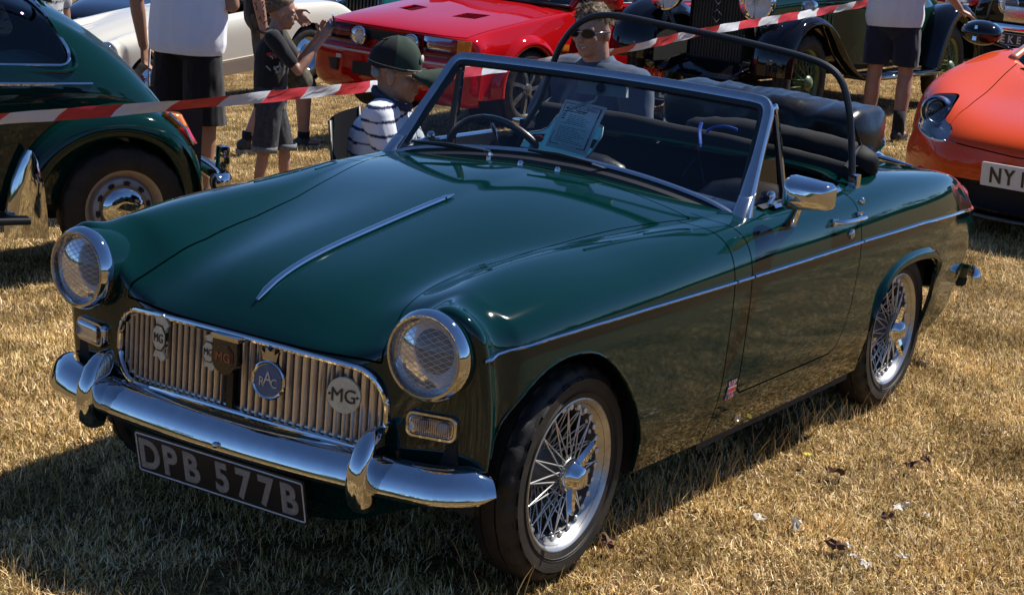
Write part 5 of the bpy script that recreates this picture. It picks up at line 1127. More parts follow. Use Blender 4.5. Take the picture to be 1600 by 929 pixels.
# ---- vintage tourer with upright radiator
def vintage():
    rz = R(-2); sc = .97; L = anchor(1240, 202, 0, -.60, rz, sc)
    c = empty('vintage_tourer', L, rz, 'green vintage car with black wings, tall radiator and big round headlamps', 'car', None, sc)
    gp_ = paint('dark_vintage_green', (.004, .030, .018), .4); bk = paint('black_wing_paint', (.004, .004, .006), .4)
    wm = M('green_wheel_paint', (.10, .16, .06), .4, coat=.5)
    r = empty('radiator', (-.16, 0, -.05), parent=c)
    out = [(-.235, .47), (-.235, .97), (-.20, 1.005), (-.10, 1.03), (0, 1.06), (.10, 1.03), (.20, 1.005), (.235, .97), (.235, .47)]
    inn = [(-.215, .49), (-.215, .955), (-.10, .965), (-.03, .945), (0, .925), (.03, .945), (.10, .965), (.215, .955), (.215, .49)]
    mesh('radiator_shell', *loft([[(-.02, y, z) for y, z in inn], [(-.045, y*1.0, z) for y, z in [(a*.5+b*.5, d*.5+e*.5) for (a, d), (b, e) in zip(out, inn)]], [(-.03, y, z) for y, z in out], [(.12, y, z) for y, z in out]]), CHROME, r, True, 40)
    mesh('radiator_core', [(-.018, y, z) for y, z in inn], [tuple(range(9))], DARK, r, False)
    for q in np.linspace(-.20, .20, 17): mesh('radiator_slat', *boxm((-.022, float(q), .72), (.008, .005, .44)), M('black_slat', (.012, .012, .012), .4), r, False) if abs(q) > .0 or True else None
    for z in (.925, .80): mesh('diamond_badge', *tube([(-.05, 0, z+.045), (-.05, .045, z), (-.05, 0, z-.045), (-.05, -.045, z)], .005, 6, closed=True), DCHROME, r)
    mesh('radiator_plate', *boxm((-.035, 0, .44), (.02, .34, .05), bev=.004), CHROME, r)
    mesh('filler_cap', *lathe([(1.03, .05), (1.08, .05), (1.10, .03), (1.105, .001)], 20, 'z', (.03, 0, 0)), CHROME, r)
    for s in (-1, 1):
        h = lampm(c, (-.33, s*.37, .885), .125, 'headlight', depth=.17)
        mesh('lamp_bar', *tube([(-.045, -.0, 0), (-.045, 0, .12)], .004, 5), DCHROME, h)
        for a in (0, 120, 240): mesh('lamp_spider', *tube([(-.028, 0, 0), (-.022, .118*math.sin(R(a+180)), .118*math.cos(R(a+180)))], .004, 5), DCHROME, h)
        mesh('bulb_ring', *tube([(-.034, .02*math.cos(t), .02*math.sin(t)) for t in np.linspace(0, 6.283, 14, endpoint=False)], .005, 6, closed=True, up=(1, 0, 0)), DCHROME, h)
        mesh('lamp_stalk', *tube([(-.29, s*.37, .76), (-.2, s*.34, .62), (-.15, s*.25, .58)], .018, 8), bk, c)
        lampm(c, (-.02, s*.62, .875), .05, 'side_lamp', depth=.11)
        prof = smoothp([(-.47, .40, 0), (-.46, .55, 0), (-.38, .69, 0), (-.22, .785, 0), (-.02, .815, 0), (.18, .77, 0), (.36, .66, 0), (.55, .50, 0), (.80, .36, 0), (1.0, .33, 0)], 4); rr = []
        for p in prof:
            n_ = Vector((p.x-.05, 0, p.y-.33)).normalized(); q = Vector((p.x, 0, p.y)); rr.append([q-n_*.10+Vector((0, s*.40, 0)), q-n_*.015+Vector((0, s*.44, 0)), q+Vector((0, s*.52, 0)), q+n_*.012+Vector((0, s*.61, 0)), q-n_*.005+Vector((0, s*.70, 0)), q-n_*.04+Vector((0, s*.745, 0)), q-n_*.055+Vector((0, s*.74, 0)), q-n_*.03+Vector((0, s*.60, 0))])
        mesh('front_wing', *loft(rr, closed=False), bk, c, True)
        mesh('wing_valance', [(p.x, s*.43, max(.42, p.y-.1)) for p in prof[2:-8]]+[(.35, s*.43, .38), (-.3, s*.43, .38)], [tuple(range(len(prof)-10+2))], DARK, c, False)
        prof = smoothp([(2.2, .36, 0), (2.3, .60, 0), (2.45, .78, 0), (2.68, .85, 0), (2.92, .77, 0), (3.08, .60, 0), (3.15, .38, 0)], 4); rr = []
        for p in prof:
            n_ = Vector((p.x-2.65, 0, p.y-.33)).normalized(); q = Vector((p.x, 0, p.y)); rr.append([q-n_*.1+Vector((0, s*.45, 0)), q+Vector((0, s*.5, 0)), q+n_*.012+Vector((0, s*.62, 0)), q+Vector((0, s*.72, 0)), q-n_*.05+Vector((0, s*.75, 0)), q-n_*.06+Vector((0, s*.72, 0))])
        mesh('rear_wing', *loft(rr, closed=False), bk, c, True)
        mesh('running_board', *boxm((1.6, s*.62, .33), (1.3, .24, .04), bev=.01), bk, c); mesh('board_edge', *tube([(.95, s*.745, .335), (2.25, s*.745, .335)], .012, 6), CHROME, c)
        for ax in (0, 2.65): bgwheel(c, (ax, s*.60, .34), s, .34, .245, .06, 'wire', wm)
        P_ = [(.30, s*.33, .86), (.30, s*.34, .66), (.30, s*.34, .42), (1.0, s*.44, .42), (1.0, s*.44, .68), (1.0, s*.42, .92)]
    rr = []
    for x, w_, zt_, zb_ in ((-.05, .23, .96, .45), (.5, .29, 1.03, .44), (.95, .38, 1.07, .42), (1.05, .43, 1.10, .40), (1.3, .50, 1.02, .40), (1.9, .54, .98, .40), (2.4, .52, .98, .42), (2.85, .45, .90, .48), (3.05, .35, .72, .55)):
        h_ = zt_-zb_; rr.append([(x, -w_, zb_), (x, -w_*1.02, zb_+h_*.55), (x, -w_*.98, zb_+h_*.78), (x, -w_*.7, zb_+h_*.95), (x, 0, zt_), (x, w_*.7, zb_+h_*.95), (x, w_*.98, zb_+h_*.78), (x, w_*1.02, zb_+h_*.55), (x, w_, zb_)])
    mesh('body', *loft([smoothp(q, 4) for q in rr], caps=True, closed=False), gp_, c, True, 60)
    for s in (-1, 1):
        for k in range(12): mesh('bonnet_louvre', *boxm((.32+k*.045, s*(.285+.012*k), .68), (.012, .012, .20), bev=.003), gp_, c)
    mesh('windscreen_frame', *tube([(1.10, -.50, 1.05), (1.16, -.48, 1.42), (1.16, .48, 1.42), (1.10, .50, 1.05)], .014, 8), CHROME, c); mesh('windscreen', [(1.10, -.49, 1.06), (1.16, -.47, 1.41), (1.16, .47, 1.41), (1.10, .49, 1.06)], [(0, 1, 2, 3)], TGLASS, c)
    mesh('front_axle', *tube([(0, -.55, .33), (0, -.3, .28), (0, .3, .28), (0, .55, .33)], .03, 8), DARK, c); mesh('chassis', *boxm((1.3, 0, .38), (2.9, .62, .12)), DARK, c)
    mesh('dumb_iron_apron', *loft([[(-.42, y, .33), (-.30, y, .42), (-.05, y, .45)] for y in (-.30, .30)], closed=False), bk, c)
    for s in (-1, 1): mesh('dumb_iron', *tube([(-.44, s*.30, .34), (-.3, s*.30, .38), (.1, s*.30, .42)], .025, 8), bk, c)
    P0 = on(1060, 156, 0, L.x-.50*sc)
    Mi = Matrix.Rotation(-rz, 4, 'Z'); lp = (Mi @ (P0-L))/sc
    plate(c, 'DK 8', (-.50, lp.y-.03, max(.2, lp.z)), (0, -1, 0), (0, 0, 1), .25, .075, .15, True, .9)
vintage()

# ---- orange supercar
def supercar():
    rz = R(-4); sc = 1.0; Pn = at(1500, 345, 8.9); L = Vector((Pn.x, Pn.y, gz(Pn.x, Pn.y)))
    # place so that the right headlamp lands on its pixel
    lam = Vector((.0, .66, .555)); H = at(1458, 172, 10.0); c_, s_ = math.cos(rz), math.sin(rz)
    best = None
    for d in np.linspace(8.5, 13, 91):
        H = at(1460, 172, d); Lc = Vector((H.x-(c_*lam.x-s_*lam.y), H.y-(s_*lam.x+c_*lam.y), 0)); e = abs(H.z-lam.z-gz(Lc.x, Lc.y))
        if best is None or e < best[0]: best = (e, Lc)
    L = best[1]; L.z = gz(L.x, L.y)
    c = empty('orange_supercar', L, rz, 'metallic orange mid-engined supercar with curved headlamps, cut off at the right', 'car', None, sc)
    po_ = M('metallic_orange_paint', (.56, .055, .004), .42, coat=.6, crough=.04, spec=.05)
    #      x: from the nose
    R_ = [(-.36, .60, .42), (-.2, .665, .60), (.1, .745, .78), (.45, .83, .88), (.8, .90, .94), (1.1, .935, .96)]
    P = []
    for x, z, w_ in ((-.30, .53, .60), (-.08, .615, .74), (.25, .655, .88), (.6, .72, .92), (.95, .765, .94), (1.25, .78, .94), (2.0, .80, .93), (3.0, .84, .94), (3.7, .82, .88)):
        P.append([(x, 0, z-.015), (x, w_*.38, z-.02), (x, w_*.62, z+.012), (x, w_*.84, z+.045), (x, w_*.965, z-.05), (x, w_, z-.20), (x, w_*.985, .36), (x, w_*.95, .20)])
    P[0] = [(-.40, 0, .50), (-.375, .25, .50), (-.31, .45, .50), (-.20, .58, .50), (-.10, .69, .47), (-.03, .75, .42), (.0, .785, .33), (.03, .79, .2)]
    P[1] = [(-.20, 0, .575), (-.18, .25, .578), (-.14, .46, .60), (-.06, .63, .60), (.02, .735, .52), (.07, .785, .43), (.10, .81, .34), (.12, .80, .2)]
    fr_ = [[(-.44, 0, .43), (-.41, .25, .43), (-.34, .47, .43)], [(-.45, 0, .37), (-.42, .25, .37), (-.35, .48, .37)], [(-.44, 0, .28), (-.41, .25, .28), (-.33, .49, .28)], [(-.38, 0, .17), (-.35, .25, .17), (-.28, .5, .17)]]
    V, F = boxcage(P, 3, fr_, [[(3.8, 0, .8), (3.8, .3, .8), (3.8, .5, .8)], [(3.85, 0, .6), (3.85, .3, .6), (3.85, .5, .6)], [(3.85, 0, .4), (3.85, .3, .4), (3.85, .5, .4)], [(3.8, 0, .25), (3.8, .3, .25), (3.8, .5, .25)]])
    S = subd(V, F, 4, 4); S = archclip(S, [(.72, .33, .37), (3.35, .34, .39)], .5)
    B = BVHTree.FromPolygons([tuple(v) for v in S[0]], S[2])
    # lamp outline in the (y, z) view from ahead
    lo = smoothp([(.705, .625, 0), (.60, .650, 0), (.545, .640, 0), (.50, .59, 0), (.49, .545, 0), (.415, .515, 0), (.43, .455, 0), (.53, .445, 0), (.64, .455, 0), (.715, .49, 0), (.735, .56, 0)], 5, True)
    lo = [(p.x, p.y) for p in lo]
    dl = lambda V: np.where((V[:, 0] < .45), sdpoly(np.c_[np.abs(V[:, 1]), V[:, 2]], lo), 1)
    du = lambda V: np.where(V[:, 0] < .1, np.maximum(np.abs(V[:, 1])-.62, np.maximum(V[:, 2]-.30+.02*np.abs(V[:, 1]), .14-V[:, 2])), 1)
    cutc = lambda V: np.where(V[:, 2] > .70, sdpoly(np.c_[V[:, 0], np.abs(V[:, 1])], [(.86, -.2), (.88, .35), (1.0, .56), (1.35, .70), (2.6, .70), (2.8, -.2)]), 1)
    Sb = clip(clip(clip(S, lambda V: dl(V)-.002), du), cutc)
    bon = lambda V: np.where((V[:, 0] < 1.0) & (V[:, 2] > .43), np.maximum(np.abs(V[:, 1])-(.44+.16*np.clip(V[:, 0]+.1, 0, 1)), np.maximum(V[:, 0]-.9, np.where(V[:, 0] < .0, .44+.05*np.abs(V[:, 1])-V[:, 2], -1))), 1)
    shell('bonnet', clip(Sb, lambda V: -bon(V)-.003), po_, c); shell('body', clip(Sb, lambda V: bon(V)-.003), po_, c)
    Sl = clip(S, lambda V: -dl(V)-.004)
    for s in (-1, 1):
        Q = clip(Sl, lambda V: V[:, 1]*s); h = empty('headlight', parent=c)
        mesh('lens', Q[0]+Q[1]*.004, Q[2], glassmat('lamp_glass', (.9, .92, .95)), h)
        cav = Q[0]-Q[1]*.07; mesh('lamp_bowl', cav, Q[2], M('lamp_dark_silver', (.55, .60, .68), .4, .0, coat=.5), h)
        shell('lamp_edge', (Q[0]-Q[1]*.004, Q[1], [f for f in Q[2][:0]]), po_, h) if False else None
        hc = B.ray_cast(Vector((-2, s*.615, .565)), Vector((1, 0, 0)))[0]
        hc = hc or Vector((-.05, s*.6, .55))
        G().add(*lathe([(.07, .078), (.015, .082), (.010, .074), (.03, .066)], 32, 'x', (hc.x, s*.612, .562))).obj('lamp_ring', M('lamp_bright', (.6, .62, .65), .2, 1), h)
        G().add(*lathe([(.045, .060), (.028, .055), (.012, .035), (.008, .0005)], 24, 'x', (hc.x, s*.612, .562))).obj('projector', M('projector_glass', (.02, .025, .035), .05, coat=1), h)
        pts = [B.ray_cast(Vector((-2, s*a, b)), Vector((1, 0, 0)))[0] for a, b in lo[0:8]+lo[40:]]; pts = [p for p in pts if p]
        for a, b in ((30, 52),):
            pts = [B.ray_cast(Vector((-2, s*lo[k % len(lo)][0], lo[k % len(lo)][1])), Vector((1, 0, 0)))[0] for k in range(a, b)]; pts = [p+Vector((.004, 0, 0)) for p in pts if p]
            if len(pts) > 2: mesh('light_strip', *tube(pts, .007, 6), M('pale_strip', (.6, .62, .66), .2, .5), h)
        # mirror
        dm = empty('door_mirror', parent=c); bkp = paint('gloss_black', (.005, .005, .006), .3)
        rr = []
        for q, k in ((-.10, .15), (-.08, .6), (-.04, .9), (.02, 1.0), (.07, .96), (.075, .9)):
            rr.append([(1.15+q, s*(.95+.125*k*math.cos(t)-.02*(q<0)), .90+.072*k*math.sin(t)) for t in np.linspace(0, 6.283, 24, endpoint=False)])
        mesh('mirror_shell', *loft(rr, caps=True), bkp, dm, True, 60); mesh('mirror_stalk', *tube([(1.2, s*.70, .79), (1.18, s*.80, .84), (1.16, s*.90, .86)], .016, 8, flat=.6), bkp, dm)
        mesh('mirror_inlay', *loft([[(1.15-.088, s*.93, .945), (1.15-.088, s*.945, .945)], [(1.15-.098, s*.925, .86), (1.15-.098, s*.95, .86)]], closed=False), CHROME, dm)
        for ax, rr_, wd in ((.72, .325, .11), (3.35, .335, .14)):
            bgwheel(c, (ax, s*(.80), rr_), s, rr_, .24, wd, 'alloy'); G().add(*lathe([(s*.45, .365), (s*.86, .365)], 36, 'y', (ax, 0, .33))).obj('arch_liner', DARK, c)
        # cabin pillar and glass
        mesh('screen_pillar', *tube(smoothp([(.95, s*.66, .775), (1.25, s*.62, .90), (1.62, s*.56, 1.04), (2.05, s*.52, 1.09), (2.7, s*.55, .96)], 5), .033, 8), M('sunlit_orange_paint', (.56, .16, .06), .35, .2, coat=1), c)  # body orange made paler here, sunlight on the pillar put into its colour
        mesh('side_window', [(1.05, s*.70, .79), (2.5, s*.70, .82), (2.05, s*.53, 1.06), (1.35, s*.61, .93)], [(0, 1, 2, 3)], TGLASS, c)
    Y = np.linspace(-1, 1, 13)
    mesh('windscreen', *loft([[(.84+.08*y*y, y*.655, .765), (1.22, y*.61, .915), (1.62, y*.545, 1.06)] for y in Y], closed=False), glassmat('dark_glass', (.10, .12, .14)), c); mesh('roof', *loft([[(1.60, y*.55, 1.058), (1.95, y*.53, 1.10), (2.4, y*.53, 1.05), (2.8, y*.6, .92), (3.4, y*.7, .85)] for y in Y], closed=False), MATS['metallic_orange_paint'], c)
    mesh('scuttle', *boxm((.90, 0, .745), (.16, 1.1, .03)), DARK, c); mesh('cabin_floor', *boxm((1.75, 0, .45), (1.6, 1.3, .5)), DARK, c)
    mesh('lower_intake', *loft([[(-.30+.35*y*y, y*.62, .31), (-.22+.35*y*y, y*.60, .22), (-.32+.35*y*y, y*.63, .14)] for y in Y], closed=False), DARK, c)
    mesh('front_splitter', *loft([[(-.44+.42*y*y, y*.76, .135), (-.46+.42*y*y, y*.76, .12), (-.2+.3*y*y, y*.7, .11)] for y in Y], closed=False), M('carbon_trim', (.01, .01, .011), .3, coat=1), c)
    mesh('under_tray', *boxm((1.6, 0, .2), (3.2, 1.4, .06)), DARK, c)
    plate(c, 'NY11 MRC'[:4]+'', (-.455, -.0, .375), (0, -1, 0), (0, 0, 1), .26, .056, .10, False, .8) if False else plate(c, 'NY1   ', (-.475, -.085, .345), (0, -1, 0), (-.1, 0, 1), .25, .058, .105, False, .8)
supercar()
# ================================================================ PEOPLE
SKIN = M('skin', (.42, .215, .14), .5, var=(9, .22), bump=(120, .08, .002)); SKIN2 = M('tanned_skin', (.38, .20, .125), .5, var=(9, .22), bump=(120, .08, .002))
class Blob:
    def __init__(s): s.V = []; s.F = []
    def add(s, V, F): o = len(s.V); s.V += [tuple(v) for v in V]; s.F += [tuple(i+o for i in f) for f in F]; return s
    def cap(s, p0, p1, r0, r1, wide=1.0, deep=1.0, lat=(1, 0, 0), n=16):
        p0, p1 = Vector(p0), Vector(p1); t = (p1-p0); L = t.length; t = t/L if L > 1e-6 else Vector((0, 0, 1))
        A = Vector(lat)-t*Vector(lat).dot(t)
        if A.length < .05: A = frame(t)[0]
        A.normalize(); B = t.cross(A); rings = []
        for k in range(7):
            a = math.pi/2*(1-k/6); rings.append((p0-t*(r0*math.sin(a)*min(wide, deep, 1)), max(1e-4, r0*math.cos(a))))
        for k in range(1, 4): rings.append((p0.lerp(p1, k/4), r0+(r1-r0)*k/4))
        for k in range(7):
            a = math.pi/2*k/6; rings.append((p1+t*(r1*math.sin(a)*min(wide, deep, 1)), max(1e-4, r1*math.cos(a))))
        V, F = loft([[c+A*(r*wide*math.cos(q))+B*(r*deep*math.sin(q)) for q in np.linspace(0, 2*math.pi, n, endpoint=False)] for c, r in rings], caps=True); return s.add(V, F)
    def ell(s, c, r, rot=None): return s.add(*ell(c, r, 18, 12, rot))
    def obj(s, name, mat, parent, vox=.007, sm=4, noise_amp=0, nsc=9, seed=0, cut=None, colf=None):
        me = bpy.data.meshes.new('temporary'); me.from_pydata(s.V, [], s.F)
        V, N, F = evalmesh(me, [('REMESH', dict(mode='VOXEL', voxel_size=vox, adaptivity=0)), ('SMOOTH', dict(factor=.5, iterations=sm))]); bpy.data.meshes.remove(me)
        if noise_amp:
            V = np.array([Vector(v)+Vector(n)*(noise_amp*(noise.noise(Vector((v[0]*nsc+seed, v[1]*nsc, v[2]*nsc*.55)))+.5*noise.noise(Vector((v[0]*nsc*2.6+seed, v[1]*nsc*2.6, v[2]*nsc*1.4))))) for v, n in zip(V, N)])
        if cut is not None: V, N, F = clip((V, N, F), cut)
        if len(V) == 0: return None
        o = mesh(name, V, F, mat, parent, True, None, None if colf is None else np.array([colf(v) for v in V])); return o
def lerp3(a, b, t): return Vector(a).lerp(Vector(b), t)
def hand(B, w_, d, pn, curl=.5, s=1.0, thumb=1):
    """hand added to a body: wrist, pointing direction, palm normal; fingers curl towards pn"""
    d = Vector(d).normalized(); pn = Vector(pn); pn = (pn-d*pn.dot(d)).normalized(); sd_ = d.cross(pn); w_ = Vector(w_)
    B.cap(w_-d*.01, w_+d*.075*s, .026*s, .034*s, 1.15, .5, sd_)
    for k, (o, L) in enumerate(((-.030, .072), (-.010, .082), (.011, .077), (.030, .060))):
        p = w_+d*.082*s+sd_*o*s; a = curl*.5+.06*k
        for seg in range(3):
            dd = (d*math.cos(a)+pn*math.sin(a)+sd_*o*.8).normalized(); q = p+dd*L*s*(.45, .32, .23)[seg]; B.cap(p, q, (.0095, .009, .0082)[seg]*s, (.009, .0082, .0072)[seg]*s, n=10); p = q; a += curl*.75
    p = w_+d*.03*s-sd_*.03*s*thumb+pn*.01; q = p+(d*.6-sd_*.75*thumb+pn*.35).normalized()*.042*s; B.cap(p, q, .012*s, .0105*s, n=10); B.cap(q, q+(d*.9-sd_*.15*thumb+pn*.3).normalized()*.032*s, .0105*s, .0085*s, n=10)
def headblob(B, c, fw, up=(0, 0, 1), s=1.0):
    """head added to a body: centre, facing"""
    fw = Vector(fw).normalized(); up = Vector(up); up = (up-fw*up.dot(fw)).normalized(); rt = fw.cross(up); c = Vector(c)
    Rm = Matrix((rt, fw, up)).transposed(); P = lambda x, y, z: c+(rt*x+fw*y+up*z)*s
    B.ell(P(0, -.012, .03), (.076*s, .095*s, .088*s), Rm); B.ell(P(0, .022, -.035), (.060*s, .068*s, .078*s), Rm); B.ell(P(0, .055, -.088), (.030*s, .028*s, .022*s), Rm)
    B.cap(P(-.04, .070, .018), P(.04, .070, .018), .016*s, .016*s); B.cap(P(0, .082, .012), P(0, .104, -.026), .009*s, .0135*s, n=10); B.ell(P(0, .103, -.03), (.016*s, .012*s, .010*s), Rm)
    B.ell(P(0, .083, -.056), (.026*s, .012*s, .007*s), Rm); B.ell(P(0, .081, -.067), (.022*s, .012*s, .007*s), Rm)
    for e in (-1, 1): B.ell(P(.038*e, .058, -.022), (.025*s, .024*s, .024*s), Rm); B.ell(P(.077*e, -.008, -.01), (.010*s, .020*s, .032*s), Rm); B.cap(P(.076*e, -.016, .012), P(.080*e, -.022, -.004), .008*s, .008*s, n=8)
    return P, Rm
def facebits(parent, P, Rm, s=1.0, eyes=True):
    if eyes:
        for e in (-1, 1):
            G().add(*ell(P(.031*e, .077, .0), (.013*s, .010*s, .009*s), 12, 8, Rm)).obj('eye', M('eye_white', (.6, .57, .52), .25), parent); G().add(*ell(P(.031*e, .0855, .0), (.006*s, .003*s, .006*s), 10, 6, Rm)).obj('iris', M('eye_dark', (.03, .02, .015), .2), parent)
            G().add(*tube([P(.016*e, .087, .020), P(.032*e, .086, .027), P(.05*e, .072, .022)], [.003*s, .0045*s, .002*s], 6)).obj('eyebrow', M('brow_hair', (.07, .045, .03), .8), parent)
    G().add(*tube([P(-.022, .088, -.061), P(0, .0955, -.0615), P(.022, .088, -.061)], [.0015*s, .003*s, .0015*s], 6)).obj('mouth', M('lip', (.26, .09, .075), .45), parent)
def hairblob(parent, P, s, mat, amp=.01, top=.11, back=-.03, seed=1, n=620, L=.028, cover=None):
    V = []; F = []; r_ = random.Random(seed)
    B = Blob(); Rm = Matrix((P(1, 0, 0)-P(0, 0, 0), P(0, 1, 0)-P(0, 0, 0), P(0, 0, 1)-P(0, 0, 0))).transposed(); Rm = Matrix([v.normalized() for v in Rm.transposed()]).transposed()
    B.ell(P(0, -.018, .038), (.082*s, .098*s, .090*s), Rm); o = B.obj('hair', mat, parent, .006, 2, amp, 26, seed, cut=lambda V: np.array([cover(v) for v in V]) if cover else np.ones(len(V)))
    for k in range(n):
        th = r_.uniform(0, 6.283); ph = math.acos(r_.uniform(-.1, 1)); d = Vector((math.sin(ph)*math.cos(th), math.sin(ph)*math.sin(th), math.cos(ph))); q = P(d.x*.080, -.018+d.y*.096, .038+d.z*.088)
        if cover and cover(q) < 0: continue
        e = P(d.x*.080+r_.gauss(0, .012), -.018+d.y*.096+r_.gauss(0, .012), .038+d.z*.088+r_.gauss(.004, .01))+Rm @ d*(L*s*r_.uniform(.4, 1)); t_ = (e-q).cross(Vector((r_.random(), r_.random(), r_.random()))).normalized()*.0013*s
        o_ = len(V); V += [q-t_, q+t_, e]; F.append((o_, o_+1, o_+2))
    mesh('hair_tuft', V, F, mat, parent, False)
def invert(P, v):
    return v
def std(h=1.75):
    k = h/1.75
    J = dict(pel=(0, 0, .95), che=(0, .0, 1.28), nk=(0, .01, 1.47), hd=(0, .03, 1.625))
    for e, n in ((-1, 'L'), (1, 'R')):
        J.update({'sh'+n: (.185*e, 0, 1.42), 'el'+n: (.245*e, -.01, 1.13), 'wr'+n: (.255*e, .06, .89), 'hp'+n: (.09*e, 0, .92), 'kn'+n: (.10*e, .02, .50), 'an'+n: (.10*e, -.02, .085), 'to'+n: (.12*e, .14, .04)})
    return {a: Vector(b)*k for a, b in J.items()}, k
def legs(B, J, k, infl=0):
    for n in 'LR':
        hp, kn, an = J['hp'+n], J['kn'+n], J['an'+n]
        B.cap(hp, kn, (.083+infl)*k, (.052+infl)*k); B.cap(kn, lerp3(kn, an, .35), (.053+infl)*k, (.056+infl)*k); B.cap(lerp3(kn, an, .35), an, (.056+infl)*k, (.036+infl)*k)
def foot(B, J, k, n): B.cap(J['an'+n]-Vector((0, 0, .03*k)), J['to'+n], .042*k, .032*k, 1, .8)
def torso(B, J, k, infl=0, belly=0.0, lat=None):
    lat = lat or (J['shR']-J['shL']).normalized()
    B.cap(J['pel'], lerp3(J['pel'], J['che'], .5), (.125+infl)*k, (.125+infl+belly)*k, 1.25, .85, lat); B.cap(lerp3(J['pel'], J['che'], .5), J['che'], (.125+infl+belly)*k, (.135+infl)*k, 1.2, .82, lat)
    B.cap(J['che'], lerp3(J['che'], J['nk'], .75), (.135+infl)*k, (.09+infl)*k, 1.25, .8, lat)
    for n in 'LR': B.cap(lerp3(J['nk'], J['che'], .25), J['sh'+n], (.062+infl)*k, (.058+infl)*k)
def arms(B, J, k, infl=0, upto=1.0, fore=True):
    for n in 'LR':
        a, b, c = J['sh'+n], J['el'+n], J['wr'+n]
        B.cap(a, lerp3(a, b, upto), (.056+infl)*k, (.041+infl+.006*(1-upto))*k)
        if fore: B.cap(b, lerp3(b, c, .3), (.040+infl)*k, (.041+infl)*k); B.cap(lerp3(b, c, .3), c, (.041+infl)*k, (.027+infl)*k)
def shoes(parent, J, k, mat, sole=None):
    for n in 'LR':
        B = Blob(); an, to = J['an'+n], J['to'+n]; d = (to-an); d.z = 0; d.normalize(); g_ = Vector((an.x, an.y, 0))
        B.cap(g_-d*.035*k+Vector((0, 0, .045*k)), g_+d*.16*k+Vector((0, 0, .035*k)), .045*k, .036*k, 1, 1); B.cap(g_+Vector((0, 0, .05*k)), g_+Vector((0, 0, .085*k)), .046*k, .044*k)
        B.obj('shoe', mat, parent, .009, 3)
        q = g_+d*.062*k; sd_ = Vector((-d.y, d.x, 0)); V, F = loft([[q+d*(a*.145*k)+sd_*(b*.047*k)+Vector((0, 0, z)) for a, b in [(math.cos(t), math.sin(t)*(1 if abs(math.cos(t)) < .6 else .9)) for t in np.linspace(0, 6.283, 24, endpoint=False)]] for z in (.0, .022*k)], caps=True); mesh('sole', V, F, sole or M('pale_sole', (.35, .34, .32), .6), parent, False)
COT = lambda nm, c, **kw: M(nm, c, .85, spec=.2, bump=(220, .12, .002), sheen=.2, **kw)

def local_mat(px, py, rz, sc=1.0, d=None):
    P = gp(px, py) if d is None else at(px, py, d); return P
AWAY = math.atan2(.5335, .8458)   # yaw that faces straight away from the camera
def rzface(deg): return AWAY-math.pi/2+R(deg)   # 0: facing away, 90: facing image left, -90: facing image right

def man_white_tee():
    P = gp(284, 318); p = empty('person', P, rzface(-20), 'man in plain white t-shirt and long black shorts standing behind the rounded green saloon', 'person')
    J, k = std(1.80); J['elL'] = Vector((-.325, -.03, 1.14)); J['wrL'] = Vector((-.305, .03, .87)); J['elR'] = Vector((.25, .04, 1.15)); J['wrR'] = Vector((.10, .26, 1.22)); J['anL'] = Vector((-.13, -.03, .09)); J['anR'] = Vector((.14, .0, .09)); J['toL'].x = -.15; J['toR'].x = .16; J['knL'].x = -.12; J['knR'].x = .13
    B = Blob(); torso(B, J, k); legs(B, J, k); arms(B, J, k); B.cap(J['nk'], J['hd'], .058, .055); foot(B, J, k, 'L'); foot(B, J, k, 'R')
    hand(B, J['wrL'], (.05, .15, -1), (1, .2, 0), .55, 1.05, 1); hand(B, J['wrR'], (-.3, .9, .3), (-.6, 0, -.6), .9, 1.0, -1); Pf, Rm = headblob(B, J['hd'], (0, 1, -.1)); B.obj('body', SKIN2, p, .008, 3); facebits(p, Pf, Rm)
    hairblob(p, Pf, 1.0, M('brown_hair', (.05, .03, .018), .7), n=300, cover=lambda v: v[2]-1.66)
    B = Blob(); torso(B, J, k, .022, .03); J2 = dict(J); arms(B, J, k, .024, .62, False); B.cap(J['pel']+Vector((0, 0, -.05)), J['che'], .178, .165, 1.3, 1.0); B.obj('t_shirt', COT('white_cotton', (.80, .81, .86)), p, .010, 4, .010, 7, 3, cut=lambda V: np.minimum(V[:, 2]-.865, 1.525-V[:, 2]))
    B = Blob(); B.cap(J['pel']+Vector((0, 0, -.02)), J['pel']+Vector((0, 0, .06)), .155, .15, 1.25, .95)
    for n in 'LR': B.cap(J['hp'+n]+Vector((0, 0, -.10)), J['kn'+n]+Vector((0, 0, -.06)), .114, .116)
    B.obj('shorts', COT('black_shorts_cloth', (.010, .010, .012)), p, .010, 3, .012, 8, 5, cut=lambda V: V[:, 2]-.475)
    mesh('shorts_piping', *tube([(-.255, .02, .90), (-.265, .03, .70), (-.245, .03, .50)], .006, 6), M('white_piping', (.5, .5, .5), .7), p)
    shoes(p, J, k, M('dark_shoe', (.02, .02, .02), .5))
man_white_tee()

